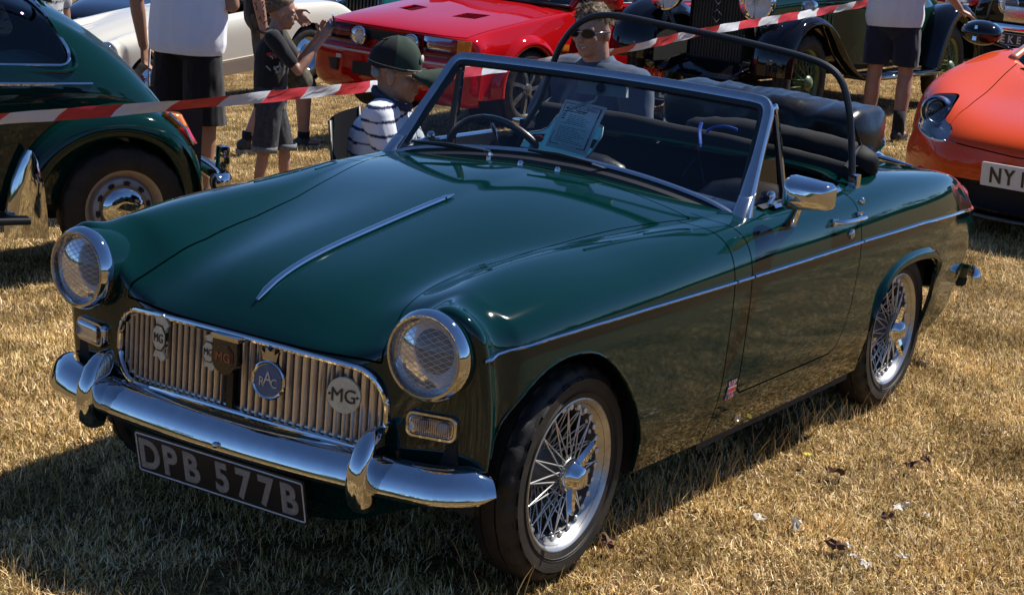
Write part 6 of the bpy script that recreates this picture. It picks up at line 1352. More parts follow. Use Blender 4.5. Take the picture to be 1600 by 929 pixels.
def man_camo():
    P = gp(428, 236); p = empty('person', P, rzface(-75), 'man in black t-shirt and camouflage shorts with a tattooed arm, striding behind the boy', 'person')
    J, k = std(1.80); J['anL'] = Vector((-.08, .22, .09)); J['toL'] = Vector((-.09, .38, .045)); J['knL'] = Vector((-.09, .20, .50)); J['anR'] = Vector((.09, -.20, .10)); J['toR'] = Vector((.11, -.05, .04)); J['knR'] = Vector((.09, -.04, .50))
    J['pel'] += Vector((0, -.12, 0)); J['che'] += Vector((0, -.14, 0)); J['nk'] += Vector((0, -.14, 0)); J['hd'] += Vector((0, -.14, 0))
    for n in 'LR': J['sh'+n] += Vector((0, -.14, 0)); J['hp'+n] += Vector((0, -.12, 0))
    J['elR'] = Vector((.27, -.20, 1.13)); J['wrR'] = Vector((.29, -.14, .87)); J['elL'] = Vector((-.25, -.1, 1.14)); J['wrL'] = Vector((-.2, .12, 1.0))
    B = Blob(); torso(B, J, k); legs(B, J, k); arms(B, J, k); B.cap(J['nk'], J['hd'], .058, .055); foot(B, J, k, 'L'); foot(B, J, k, 'R'); hand(B, J['wrR'], (.05, .25, -1), (-1, .1, 0), .6, 1.1, -1); hand(B, J['wrL'], (.0, .6, -.6), (1, 0, 0), .6, 1.05, 1)
    Pf, Rm = headblob(B, J['hd'], (0, 1, 0)); B.obj('body', SKIN, p, .008, 3); facebits(p, Pf, Rm); hairblob(p, Pf, 1, M('brown_hair', (.05, .03, .018), .7), n=200, cover=lambda v: v[2]-1.66)
    B = Blob(); torso(B, J, k, .02, .02); arms(B, J, k, .02, .6, False); B.cap(J['pel'], J['che'], .15, .15, 1.3, .95); B.obj('t_shirt', COT('black_cotton', (.011, .011, .013)), p, .010, 4, .008, 8, 9, cut=lambda V: np.minimum(V[:, 2]-.86, 1.52-V[:, 2]))
    B = Blob(); B.cap(J['pel'], J['pel']+Vector((0, 0, .05)), .15, .145, 1.25, .95)
    for n in 'LR': B.cap(J['hp'+n], J['kn'+n]+Vector((0, 0, -.05)), .115, .100)
    cm = M('camouflage_cloth', (.12, .10, .065), .9, var=(11, .8), c2=(.022, .022, .018)); B.obj('shorts', cm, p, .010, 3, .010, 9, 2, cut=lambda V: V[:, 2]-.455)
    for n in 'R':
        a = lerp3(J['elR'], J['wrR'], .97); mesh('watch_strap', *tube([a+Vector((.036*math.cos(t), .012*math.sin(t)+.030*math.sin(t), 0)) for t in np.linspace(0, 6.283, 18, endpoint=False)], .009, 6, closed=True), M('dark_strap', (.02, .015, .02), .5), p)
        g = G(); r_ = random.Random(4)
        for q in range(16):
            t = r_.uniform(.12, .8); c_ = lerp3(J['elR'], J['wrR'], t)+Vector((.037-.010*t, r_.uniform(-.02, .02), r_.uniform(-.02, .02))); g.add(*tube([c_, c_+Vector((.001, r_.uniform(-.012, .012), r_.uniform(-.03, .03))), c_+Vector((-.002, r_.uniform(-.018, .018), r_.uniform(-.02, .02)))], .0035, 5))
        g.obj('tattoo', M('tattoo_ink', (.05, .035, .035), .6), p)
    for n in 'LR': mesh('sock', *tube([J['an'+n]+Vector((0, 0, .05)), J['an'+n]+Vector((0, 0, -.03))], .045, 10), MATS['black_cotton'], p)
    shoes(p, J, k, M('grey_trainer', (.05, .048, .045), .6, var=(20, .5)))
man_camo()

def boy():
    P = gp(414, 322); p = empty('person', P, rzface(-82), 'boy in black t-shirt and rolled denim shorts holding up a camera in both hands', 'person', None, .88)
    J, k = std(1.30); 
    J['elL'] = Vector((-.16, .17, .88)); J['wrL'] = Vector((-.07, .285, 1.075)); J['elR'] = Vector((.16, .16, .865)); J['wrR'] = Vector((.04, .30, 1.06)); J['hd'] += Vector((0, .025, -.01)); J['nk'].y += .005
    J['knL'] = Vector((-.075, .10, .37)); J['anL'] = Vector((-.075, .12, .07)); J['toL'] = Vector((-.09, .24, .035)); J['knR'] = Vector((.08, -.02, .37)); J['anR'] = Vector((.085, -.06, .07)); J['toR'] = Vector((.1, .06, .035))
    B = Blob(); kk = k*.9; torso(B, J, kk); legs(B, J, kk); arms(B, J, kk); B.cap(J['nk'], J['hd'], .043, .045); foot(B, J, k, 'L'); foot(B, J, k, 'R')
    hand(B, J['wrL'], (.2, .35, .9), (.9, .1, -.2), .8, .78, 1); hand(B, J['wrR'], (-.2, .4, .9), (-.9, .1, -.2), .8, .78, -1); Pf, Rm = headblob(B, J['hd'], (0, 1, -.12), s=.90); B.obj('body', SKIN, p, .006, 3); facebits(p, Pf, Rm, .9)
    hairblob(p, Pf, .93, M('light_brown_hair', (.12, .07, .035), .75), n=700, L=.016, amp=.004, cover=lambda v: (v[2]-1.215)+.55*(v[1]*-1+.02) if v[1] > -.2 else 1)
    ph = empty('camera_phone', (0, 0, 0), 0, 'small black phone camera held up in the hands of the boy', 'phone'); Q = p.matrix_basis.copy(); M4 = Matrix.Translation(p.location) @ Matrix.Rotation(rzface(-82), 4, 'Z') @ Matrix.Scale(.88, 4)
    V, F = boxm((-.01, .36, 1.165), (.13, .012, .07), (R(10), 0, 0), .004); mesh('phone_body', [M4 @ Vector(v) for v in V], F, M('phone_black', (.01, .01, .012), .2, coat=1), ph, False); V, F = lathe([(0, .008), (.003, .008), (.003, .0005)], 12, 'y', (.03, .366, 1.18)); mesh('phone_lens', [M4 @ Vector(v) for v in V], F, DARK, ph, False)
    B = Blob(); torso(B, J, kk, .016, .01); arms(B, J, kk, .02, .72, False); B.cap(J['pel']+Vector((0, 0, -.06)), J['che'], .105, .105, 1.15, 1.0); B.obj('t_shirt', COT('black_tee_cloth', (.013, .013, .016)), p, .008, 4, .008, 10, 12, cut=lambda V: np.minimum(V[:, 2]-.615, 1.105-V[:, 2]))
    g = G(); r_ = random.Random(8)
    for q in range(12):
        z = r_.uniform(.84, .94); y = r_.uniform(-.02, .07); x = .155-.25*max(0, y); g.add(*tube([(x, y, z), (x-.003, y+r_.uniform(-.02, .02), z+r_.uniform(-.02, .02)), (x-.004, y+r_.uniform(-.03, .03), z+r_.uniform(-.03, .03))], .004, 5))
    g.obj('shirt_print', M('grey_print', (.35, .36, .36), .6), p); g = G()
    for q in range(5): g.add(*boxm((.150, -.025+q*.014, .955+.004*(q % 2)), (.01, .010, .016)))
    g.obj('red_print', M('red_print', (.4, .03, .03), .6), p)
    dn = M('black_denim', (.055, .058, .066), .9, var=(40, .55), bump=(160, .3, .003)); B = Blob(); B.cap(J['pel']+Vector((0, 0, -.02)), J['pel']+Vector((0, 0, .03)), .108, .105, 1.2, .98)
    for n in 'LR': B.cap(J['hp'+n], J['kn'+n]+Vector((0, 0, -.06)), .086, .074)
    B.obj('shorts', dn, p, .008, 3, .008, 11, 4, cut=lambda V: V[:, 2]-.355)
    for n in 'LR':
        a = J['kn'+n]; q = lerp3(J['hp'+n], a, .98); mesh('turn_up', *lathe([(-.018, .073), (-.02, .079), (.016, .081), (.018, .075)], 24, 'z', (q.x, q.y, .372)), M('denim_inside', (.22, .23, .25), .9, var=(60, .4)), p)
    shoes(p, J, k, M('grey_trainer', (.05, .048, .045), .6, var=(20, .5)))
boy()

def seated(J, k, ht=.45):
    for e, n in ((-1, 'L'), (1, 'R')):
        J['hp'+n] = Vector((.10*e, 0, ht+.09)); J['kn'+n] = Vector((.13*e, .36, max(ht+.07, .40))); J['an'+n] = Vector((.14*e, .48, .09)); J['to'+n] = Vector((.15*e, .62, .045))
    return J
def shift(J, names, d):
    for n in names: J[n] = J[n]+Vector(d)
UP = ['pel', 'che', 'nk', 'hd', 'shL', 'shR', 'elL', 'elR', 'wrL', 'wrR']
def chair(loc, rz, label, cat='chair'):
    c = empty('folding_chair', loc, rz, label, cat); fb = M('chair_fabric', (.006, .007, .010), .95, spec=.1, bump=(180, .2, .002)); fr_ = M('chair_tube', (.04, .04, .042), .35, .7)
    for s in (-1, 1):
        mesh('frame_tube', *tube([(s*.27, -.20, .98), (s*.27, -.16, .45), (s*.27, .25, .02)], .011, 8), fr_, c); mesh('frame_tube', *tube([(s*.26, -.22, .02), (s*.26, .24, .47), (s*.26, .27, .64)], .011, 8), fr_, c); mesh('arm_rest', *boxm((s*.28, .03, .655), (.05, .46, .025), bev=.01), fb, c)
    mesh('seat', *loft([[(x, -.18, .44-.03*(1-(x/.26)**2)), (x, .02, .42-.04*(1-(x/.26)**2)), (x, .25, .455-.02*(1-(x/.26)**2))] for x in np.linspace(-.26, .26, 9)], closed=False), fb, c)
    V, F = loft([[(x, -.205-.03*(1-(x/.27)**2)+o, .975), (x, -.185-.05*(1-(x/.27)**2)+o, .70), (x, -.17-.04*(1-(x/.27)**2)+o, .50)] for o in (0,) for x in np.linspace(-.275, .275, 11)], closed=False); mesh('backrest', V, F, fb, c, True); return c
def man_cap():
    sc = .92; d = 7.5; H = at(620, 112, d); rz = rzface(-98); g_ = gz(H.x, H.y); ft = H.z-g_
    base = Vector((H.x, H.y, g_)); ht = ft/sc-.737
    p = empty('person', base, rz, 'seated man in dark green baseball cap and white shirt with navy stripes', 'person', None, sc)
    J, k = std(1.72); shift(J, UP, (0, 0, ht+.10-.93)); J = seated(J, k, ht); hz = J['hd'].z
    J['che'] += Vector((0, .02, 0)); J['nk'] += Vector((0, .03, -.02)); J['hd'] += Vector((0, .035, -.04)); J['shL'] += Vector((0, .03, -.02)); J['shR'] += Vector((0, .03, -.02))
    off = Vector((0, -J['hd'].y, 0))
    for n in J: J[n] = J[n]+off
    sh = J['shR']; J['elR'] = sh+Vector((.06, .12, -.26)); J['wrR'] = sh+Vector((-.02, .34, -.20)); sh = J['shL']; J['elL'] = sh+Vector((-.06, .14, -.25)); J['wrL'] = sh+Vector((.10, .36, -.10))
    B = Blob(); torso(B, J, k); legs(B, J, k); arms(B, J, k); B.cap(J['nk'], J['hd']+Vector((0, -.02, -.02)), .066, .062); foot(B, J, k, 'L'); foot(B, J, k, 'R'); hand(B, J['wrR'], (-.3, .9, .1), (-.3, 0, -1), .6, 1.0, -1); hand(B, J['wrL'], (.3, .9, .2), (.2, 0, -1), .6, 1.0, 1)
    Pf, Rm = headblob(B, J['hd'], (0, 1, -.06), s=1.13); B.obj('body', SKIN2, p, .0065, 3); facebits(p, Pf, Rm, 1.13)
    # glasses
    for e in (-1, 1): mesh('spectacles', *tube([Pf(.012*e, .10, .004), Pf(.05*e, .092, .006), Pf(.072*e, .07, .008), Pf(.084*e, -.01, .006)], .0025, 6), M('gold_wire', (.35, .25, .1), .3, .8), p); mesh('spectacle_lens', [Pf(.012*e+.0*e, .101, .012), Pf(.052*e, .094, .012), Pf(.05*e, .094, -.018), Pf(.016*e, .101, -.018)], [(0, 1, 2, 3)], GLASS, p, False)
    # cap
    cg = M('cap_cloth', (.018, .040, .026), .9, var=(30, .35), bump=(200, .2, .002)); bkc = M('cap_dark', (.007, .008, .008), .9, bump=(200, .2, .002)); cp_ = empty('cap', parent=p)
    V = []; F = []; n, m = 36, 12
    for i in range(m+1):
        ph = math.pi/2*i/m*1.08
        for q in range(n): t = 2*math.pi*q/n; V.append(Pf(.090*math.sin(ph)*math.cos(t), -.012+.108*math.sin(ph)*math.sin(t), .038+(.112+.012*math.sin(t)*math.sin(ph))*math.cos(ph)+.003*math.cos(6*t)*math.sin(ph)))
    F1 = []; F2 = []
    for i in range(m):
        for q in range(n):
            f = (i*n+q, (i+1)*n+q, (i+1)*n+(q+1) % n, i*n+(q+1) % n); y = math.sin(2*math.pi*(q+.5)/n); (F1 if y > .18 else F2).append(f)
    mesh('cap_front', V, F1, cg, cp_); mesh('cap_back', V, F2, bkc, cp_)
    mesh('cap_piping', *tube([Pf(.0903*math.cos(t), -.012+.1083*math.sin(t), .036-.010*math.sin(t)) for t in np.linspace(0, 6.283, 36, endpoint=False)], .0016, 5, closed=True), M('cream_piping', (.35, .34, .28), .7), cp_); G().add(*ell(Pf(0, -.012, .147), (.01, .01, .006))).obj('cap_button', cg, cp_)
    mesh('cap_peak', *loft([[Pf(x*.088, .078+.028*(1-x*x)**.5 if abs(x) < 1 else .078, .030-.012*x*x), Pf(x*.090, .130+.050*(1-x*x)**.5, .050-.050*x*x), Pf(x*.084, .175+.055*(1-x*x)**.5, .050-.080*x*x), Pf(x*.082, .179+.055*(1-x*x)**.5, .043-.080*x*x), Pf(x*.088, .130+.050*(1-x*x)**.5, .040-.052*x*x), Pf(x*.086, .08, .022-.014*x*x)] for x in np.linspace(-1, 1, 17)], caps=True), cg, cp_, True, 60)
    G().add(*ell(Pf(.0, .094, .072), (.026, .008, .02), 12, 6, Rm)).obj('cap_emblem', M('emblem_thread', (.55, .5, .38), .8), cp_)
    for a in (.55, -.55): G().add(*tube([Pf(.0, -.012, .148), Pf(.05*math.cos(a)*math.copysign(1, a), -.012-.05, .13)], .004, 5)).obj('cap_seam', cg, cp_)
    hm = M('grey_hair', (.25, .24, .22), .8); B = Blob(); B.cap(Pf(.055, -.068, .0), Pf(-.055, -.068, .0), .026, .026); B.obj('hair', hm, p, .007, 2, .006, 30)
    # striped shirt: real bands in the weave
    B = Blob(); torso(B, J, k, .020, .03); arms(B, J, k, .020, .72, False); B.cap(J['pel'], J['che'], .15, .15, 1.25, 1.0)
    z0 = J['nk'].z
    def stripe(v):
        x, y, z = v; q = (z-.25*abs(x)*0+.35*y*-1*0+.30*max(0, abs(x)-.10)+.02*math.sin(x*18))/.058; f = q-math.floor(q); return (.022, .03, .075) if f < .21 else (.68, .70, .76)
    B.obj('striped_shirt', attrmat('striped_cotton', .85, bump=(220, .12, .002), spec=.2), p, .007, 4, .008, 8, 21, cut=lambda V: np.minimum(V[:, 2]-J['pel'].z+.06, z0+.035-V[:, 2]), colf=stripe)
    mesh('collar', *tube([J['nk']+Vector((.088*math.cos(t), .01+.085*math.sin(t), .02-.035*math.sin(t))) for t in np.linspace(0, 6.283, 24, endpoint=False)], .012, 6, closed=True, flat=1.6), M('navy_collar', (.03, .035, .07), .85), p)
    B = Blob(); B.cap(J['pel'], J['pel']+Vector((0, 0, .04)), .145, .14, 1.25, .95)
    for n in 'LR': B.cap(J['hp'+n], J['kn'+n], .10, .085)
    B.obj('shorts', COT('grey_shorts', (.06, .06, .07)), p, .010, 3)
    shoes(p, J, k, M('dark_shoe', (.02, .02, .02), .5))
    Mx = Matrix.Rotation(rz, 4, 'Z'); c0 = base+Mx @ Vector((0, (J['pel'].y+.04)*sc, 0)); ch = chair(c0, rz, 'dark fabric folding chair under the man in the baseball cap'); ch.scale = (sc, sc, sc*max(.3, ht+.02)/.44)
man_cap()

def man_shades():
    sc = .95; d = 7.7; H = at(925, 50, d); rz = rzface(138); g_ = gz(H.x, H.y); ft = H.z-g_; base = Vector((H.x, H.y, g_)); ht = ft/sc-.79
    p = empty('person', base, rz, 'seated man in sunglasses and slate blue polo shirt behind the windscreen', 'person', None, sc)
    J, k = std(1.78); shift(J, UP, (0, 0, ht+.10-.95)); J = seated(J, k, ht)
    J['hd'] += Vector((0, .05, -.01)); J['nk'] += Vector((0, .02, 0)); off = Vector((0, -J['hd'].y, 0))
    for n in J: J[n] = J[n]+off
    s_ = J['shL']; J['shL'] = s_+Vector((-.02, 0, -.015)); J['shR'] = J['shR']+Vector((.02, 0, -.015)); J['elL'] = J['shL']+Vector((-.08, .02, -.29)); J['wrL'] = J['elL']+Vector((.10, .22, -.08)); J['elR'] = J['shR']+Vector((.09, .10, -.26)); J['wrR'] = J['elR']+Vector((.02, .22, -.13))
    B = Blob(); torso(B, J, k); legs(B, J, k); arms(B, J, k); B.cap(J['nk'], J['hd']+Vector((0, -.02, -.02)), .062, .058); foot(B, J, k, 'L'); foot(B, J, k, 'R'); hand(B, J['wrL'], (.3, .9, -.2), (.2, 0, -1), .6); hand(B, J['wrR'], (-.1, .9, -.3), (-.3, 0, -1), .6, 1, -1)
    up = Matrix.Rotation(rz, 3, 'Z').transposed() @ (CU*1.0)
    fw = Matrix.Rotation(R(8), 3, 'Z') @ Vector((0, 1, -.10)); Pf, Rm = headblob(B, J['hd'], fw, (.0, 0, 1), 1.0); B.obj('body', SKIN, p, .006, 3); facebits(p, Pf, Rm, 1, False)
    mesh('smile', *tube([Pf(-.024, .0885, -.057), Pf(-.01, .0945, -.062), Pf(.01, .0945, -.062), Pf(.024, .0885, -.057)], .0022, 5), M('teeth', (.6, .55, .5), .3), p)
    sg = empty('sunglasses', parent=p); bl = M('sunglass_lens', (.006, .006, .012), .12, spec=.35)
    for e in (-1, 1):
        V, F = loft([[Pf(e*(.036+.031*a), .092+dd-.012*max(0, a)**2*1.4, .004+.021*b) for a, b in [(math.cos(t), math.sin(t)) for t in np.linspace(0, 6.283, 20, endpoint=False)]] for dd in (.0, .005)], caps=True); mesh('lens', V, F, bl, sg, True, 50); mesh('temple', *tube([Pf(e*.066, .08, .008), Pf(e*.080, .05, .010), Pf(e*.085, -.02, .004)], .003, 6), DCHROME, sg)
    mesh('bridge', *tube([Pf(-.012, .099, .010), Pf(.012, .099, .010)], .003, 6), DCHROME, sg)
    hairblob(p, Pf, 1.0, M('fair_hair', (.16, .105, .055), .7, var=(40, .4)), n=1300, L=.02, amp=.012, seed=5, cover=lambda v: (Rm.transposed() @ (Vector(v)-Pf(0, 0, 0))).z-.045-.25*((Rm.transposed() @ (Vector(v)-Pf(0, 0, 0))).y)*(-1 if (Rm.transposed() @ (Vector(v)-Pf(0, 0, 0))).y > 0 else -1.4)*-1)
    bl = COT('slate_polo', (.05, .075, .13), var=(5, .2)); B = Blob(); torso(B, J, k, .022, .02); arms(B, J, k, .024, .72, False); B.cap(J['pel'], J['che'], .15, .15, 1.25, .95); B.obj('polo_shirt', bl, p, .008, 4, .010, 8, 31, cut=lambda V: np.minimum(V[:, 2]-J['pel'].z+.06, J['nk'].z+.05-V[:, 2]))
    for e in (-1, 1): mesh('collar', *loft([[J['nk']+Vector((.070*math.cos(t)*1.0, .0+.070*math.sin(t), .045-.05*max(0, math.sin(t)))), J['nk']+Vector((.098*math.cos(t), .0+.10*math.sin(t), .012-.07*max(0, math.sin(t))))] for t in np.linspace(R(-90), R(62), 14)] if e > 0 else [[J['nk']+Vector((.070*math.cos(t), .070*math.sin(t), .045-.05*max(0, math.sin(t)))), J['nk']+Vector((.098*math.cos(t), .10*math.sin(t), .012-.07*max(0, math.sin(t))))] for t in np.linspace(R(118), R(270), 14)], closed=False), M('polo_collar', (.06, .085, .14), .85), p)
    B = Blob(); B.cap(J['pel'], J['pel']+Vector((0, 0, .04)), .145, .14, 1.25, .95)
    for n in 'LR': B.cap(J['hp'+n], J['kn'+n], .10, .085)
    B.obj('shorts', MATS['grey_shorts'] if 'grey_shorts' in MATS else DARK, p, .010, 3)
    shoes(p, J, k, M('dark_shoe', (.02, .02, .02), .5))
    c0 = base+Matrix.Rotation(rz, 4, 'Z') @ Vector((0, (J['pel'].y+.04)*sc, 0)); ch = chair(c0, rz, 'dark fabric folding chair under the man in sunglasses'); ch.scale = (sc, sc, sc*max(.3, ht+.02)/.44)
man_shades()

def woman():
    P = gp(1374, 216); p = empty('person', P, rzface(-14), 'woman seen from behind in white t-shirt and navy shorts beside the vintage car', 'person', None, .93)
    J, k = std(1.68); J['anL'] = Vector((-.10, .02, .085)); J['anR'] = Vector((.13, -.08, .085)); J['toR'] = Vector((.17, .07, .04)); J['knR'].x = .13; J['pel'].x += .0; J['wrR'] = Vector((.46, .12, .98)); J['elR'] = Vector((.34, .02, 1.12)); J['elL'] = Vector((-.24, .10, 1.10)); J['wrL'] = Vector((-.12, .28, 1.12))
    B = Blob(); torso(B, J, k); legs(B, J, k, .004); arms(B, J, k*.92); B.cap(J['nk'], J['hd'], .05, .05); foot(B, J, k, 'L'); foot(B, J, k, 'R'); hand(B, J['wrR'], (.8, .3, -.35), (0, .2, -1), .35, .95, -1); hand(B, J['wrL'], (.4, .8, .1), (.3, 0, -1), .6, .95)
    Pf, Rm = headblob(B, J['hd'], (0, 1, -.2), s=.95); B.obj('body', SKIN, p, .007, 3); facebits(p, Pf, Rm, .95); hairblob(p, Pf, .98, M('brown_hair', (.05, .03, .018), .7), n=300, cover=lambda v: v[2]-1.5)
    B = Blob(); torso(B, J, k, .024, .045); arms(B, J, k, .02, .55, False); B.cap(J['pel']+Vector((0, 0, -.02)), J['che'], .185, .165, 1.15, 1.0); B.obj('t_shirt', COT('off_white_cotton', (.66, .64, .64)), p, .010, 4, .014, 8, 17, cut=lambda V: np.minimum(V[:, 2]-.83-.05*V[:, 0], 1.46-V[:, 2]))
    B = Blob(); B.cap(J['pel']+Vector((0, 0, -.03)), J['pel']+Vector((0, 0, .06)), .165, .15, 1.15, .95)
    for n in 'LR': B.cap(J['hp'+n]+Vector((0, 0, -.03)), J['kn'+n], .112, .092)
    B.obj('shorts', COT('navy_cloth', (.014, .017, .032)), p, .009, 3, .010, 9, 22, cut=lambda V: V[:, 2]-.545)
    for n in 'LR': mesh('sock', *tube([J['an'+n]+Vector((0, 0, .14)), J['an'+n]+Vector((0, 0, -.03))], .047, 12), MATS['black_cotton'], p)
    shoes(p, J, k, M('dark_shoe', (.02, .02, .02), .5), DARK)
woman()

def person_patterned():
    Q = at(48, 62, 10.3); base = Vector((Q.x, Q.y, gz(Q.x, Q.y))); p = empty('person', base, rzface(60), 'person in white shirt with dark repeating motif behind the rounded green saloon', 'person')
    J, k = std(1.75); J['elL'] = Vector((-.24, .06, 1.14)); J['wrL'] = Vector((-.14, .26, 1.08))
    B = Blob(); torso(B, J, k); legs(B, J, k); arms(B, J, k); B.cap(J['nk'], J['hd'], .055, .053); foot(B, J, k, 'L'); foot(B, J, k, 'R'); hand(B, J['wrL'], (.3, .8, .1), (.3, 0, -1), .6); hand(B, J['wrR'], (0, .1, -1), (-1, 0, 0), .5, 1, -1); Pf, Rm = headblob(B, J['hd'], (0, 1, -.1)); B.obj('body', SKIN, p, .009, 3); facebits(p, Pf, Rm); hairblob(p, Pf, 1, M('brown_hair', (.05, .03, .018), .7), n=200, cover=lambda v: v[2]-1.66)
    B = Blob(); torso(B, J, k, .022, .03); arms(B, J, k, .022, .65, False); B.cap(J['pel'], J['che'], .155, .155, 1.3, .95)
    o = B.obj('patterned_shirt', COT('pale_cotton', (.42, .43, .46)), p, .010, 4, .006, 8, 41, cut=lambda V: np.minimum(V[:, 2]-.84, 1.52-V[:, 2]))
    vs_ = [v.co.copy() for v in o.data.vertices]; bv = BVHTree.FromPolygons([tuple(v) for v in vs_], [tuple(f.vertices) for f in o.data.polygons]); g = G()
    for i in range(24):
        for j in range(12):
            a = 2*math.pi*(i+.5*(j % 2))/24; z = .88+j*.052; h = bv.ray_cast(Vector((math.cos(a), math.sin(a), z)), Vector((-math.cos(a), -math.sin(a), 0)), 2)
            if h[0] is None: continue
            n_ = h[1]; t_ = Vector((-n_.y, n_.x, 0)).normalized(); u_ = n_.cross(t_); c_ = h[0]+n_*.002
            g.add([c_-t_*.016-u_*.008, c_-t_*.004+u_*.004, c_+t_*.004-u_*.006, c_+t_*.016+u_*.010, c_+t_*.012-u_*.010, c_-t_*.010-u_*.014], [(0, 1, 2, 5), (2, 3, 4)])
    g.obj('shirt_motif', M('motif_ink', (.03, .03, .05), .8), p, False)
    B = Blob(); B.cap(J['pel'], J['pel']+Vector((0, 0, .05)), .145, .14, 1.25, .95)
    for n in 'LR': B.cap(J['hp'+n], J['an'+n]+Vector((0, 0, .05)), .10, .075)
    B.obj('trousers', COT('navy_cloth', (.014, .017, .032)), p, .012, 3); shoes(p, J, k, M('dark_shoe', (.02, .02, .02), .5))
person_patterned()
# ================================================================ FAR CARS, TAPE, POST, SMALL THINGS
def white_roadster():
    Pr = gp(478, 141); sc = 1.0; best = None
    for dz_ in np.linspace(-180, 180, 361):
        for ys in (-1, 1):
            rz = R(float(dz_)); c_, s_ = math.cos(rz), math.sin(rz)
            L = Vector((Pr.x-(c_*2.2+s_*.62)*sc, Pr.y-(s_*2.2-c_*.62)*sc, 0)); H = Vector((L.x+(c_*-.42-s_*.52*ys)*sc, L.y+(s_*-.42+c_*.52*ys)*sc, 0)); H.z = gz(H.x, H.y)+.66*sc; q = pix(H)
            e = math.hypot(q[0]-180, (q[1]-80)*1.0)
            if best is None or e < best[0]: best = (e, rz, L, ys)
    e, rz, L, ys = best; L.z = (gz(L.x, L.y)+Pr.z)/2
    slope = math.atan2(Pr.z-gz(L.x, L.y), 2.2)
    c = empty('white_roadster', L, rz, 'cream white open sports car partly hidden behind the men and the boy', 'car', None, sc); c.rotation_euler = (0, -slope, rz)
    wp = paint('cream_white_paint', (.66, .63, .55), .35)
    V = [(v[0]*1.08, v[1]*1.02, v[2]*1.06) for v in cv]; S = subd(V, cf, 3, 4)
    S = archclip(S, [(0, .29, .33), (2.2, .29, .34)], .45); S = clip(S, lambda V: np.where(V[:, 2] > .78, sdpoly(np.c_[V[:, 0], np.abs(V[:, 1])], [(1.0, -.2), (1.0, .5), (1.1, .58), (1.7, .58), (1.75, -.2)]), 1))
    bo = lambda V: np.where((V[:, 0] < .9) & (V[:, 2] > .6), np.maximum(np.abs(V[:, 1])-.36, V[:, 0]-.85), 1)
    shell('bonnet', clip(S, lambda V: -bo(V)-.004), wp, c); shell('body', clip(S, lambda V: bo(V)-.004), wp, c)
    for s in (-1, 1):
        lampm(c, (-.46, s*.525, .665), .095, 'headlight', depth=.12)
        for ax in (0, 2.2): bgwheel(c, (ax, s*.60, .29), s, .29, .185, .075, 'disc'); G().add(*lathe([(s*.40, .33), (s*.66, .33)], 30, 'y', (ax, 0, .29))).obj('arch_liner', DARK, c); G().add(*lathe([(s*.42, .001), (s*.421, .33)], 30, 'y', (ax, 0, .29))).obj('arch_panel', DARK, c)
        mesh('mud_flap', *boxm((2.56, s*.60, .27), (.02, .20, .28), (0, R(-8), 0), .004), TRIMRUB, c)
        mesh('rear_bumper', *tube(smoothp([(2.80, s*.68, .43), (2.95, s*.68, .43), (3.06, s*.60, .43), (3.10, s*.3, .43), (3.11, 0, .43)], 4), .045, 10), CHROME, c)
        mesh('front_bumper', *tube(smoothp([(-.35, s*.70, .40), (-.50, s*.62, .40), (-.56, s*.3, .40), (-.57, 0, .40)], 4), .04, 10), CHROME, c)
        mesh('side_trim', *tube([(x, s*(y6(x/1.08)*1.02+.006), .40) for x in np.linspace(.4, 1.8, 8)], .010, 6), M('side_trim_paint', (.40, .33, .25), .5), c)  # tan strip along each flank, darker than the cream body
    mesh('windscreen_frame', *tube(smoothp([(.92, -.58, .84), (1.12, -.54, 1.12), (1.17, -.45, 1.16), (1.2, 0, 1.17), (1.17, .45, 1.16), (1.12, .54, 1.12), (.92, .58, .84)], 4), .014, 8), CHROME, c); mesh('cockpit_floor', *boxm((1.3, 0, .45), (2.6, 1.1, .45)), DARK, c)
    mesh('grille', *lathe([(-.505, .2), (-.50, .21), (-.49, .2), (-.485, .001)], 24, 'x', (0, 0, .48)), DCHROME, c)
    return c
white_roadster()
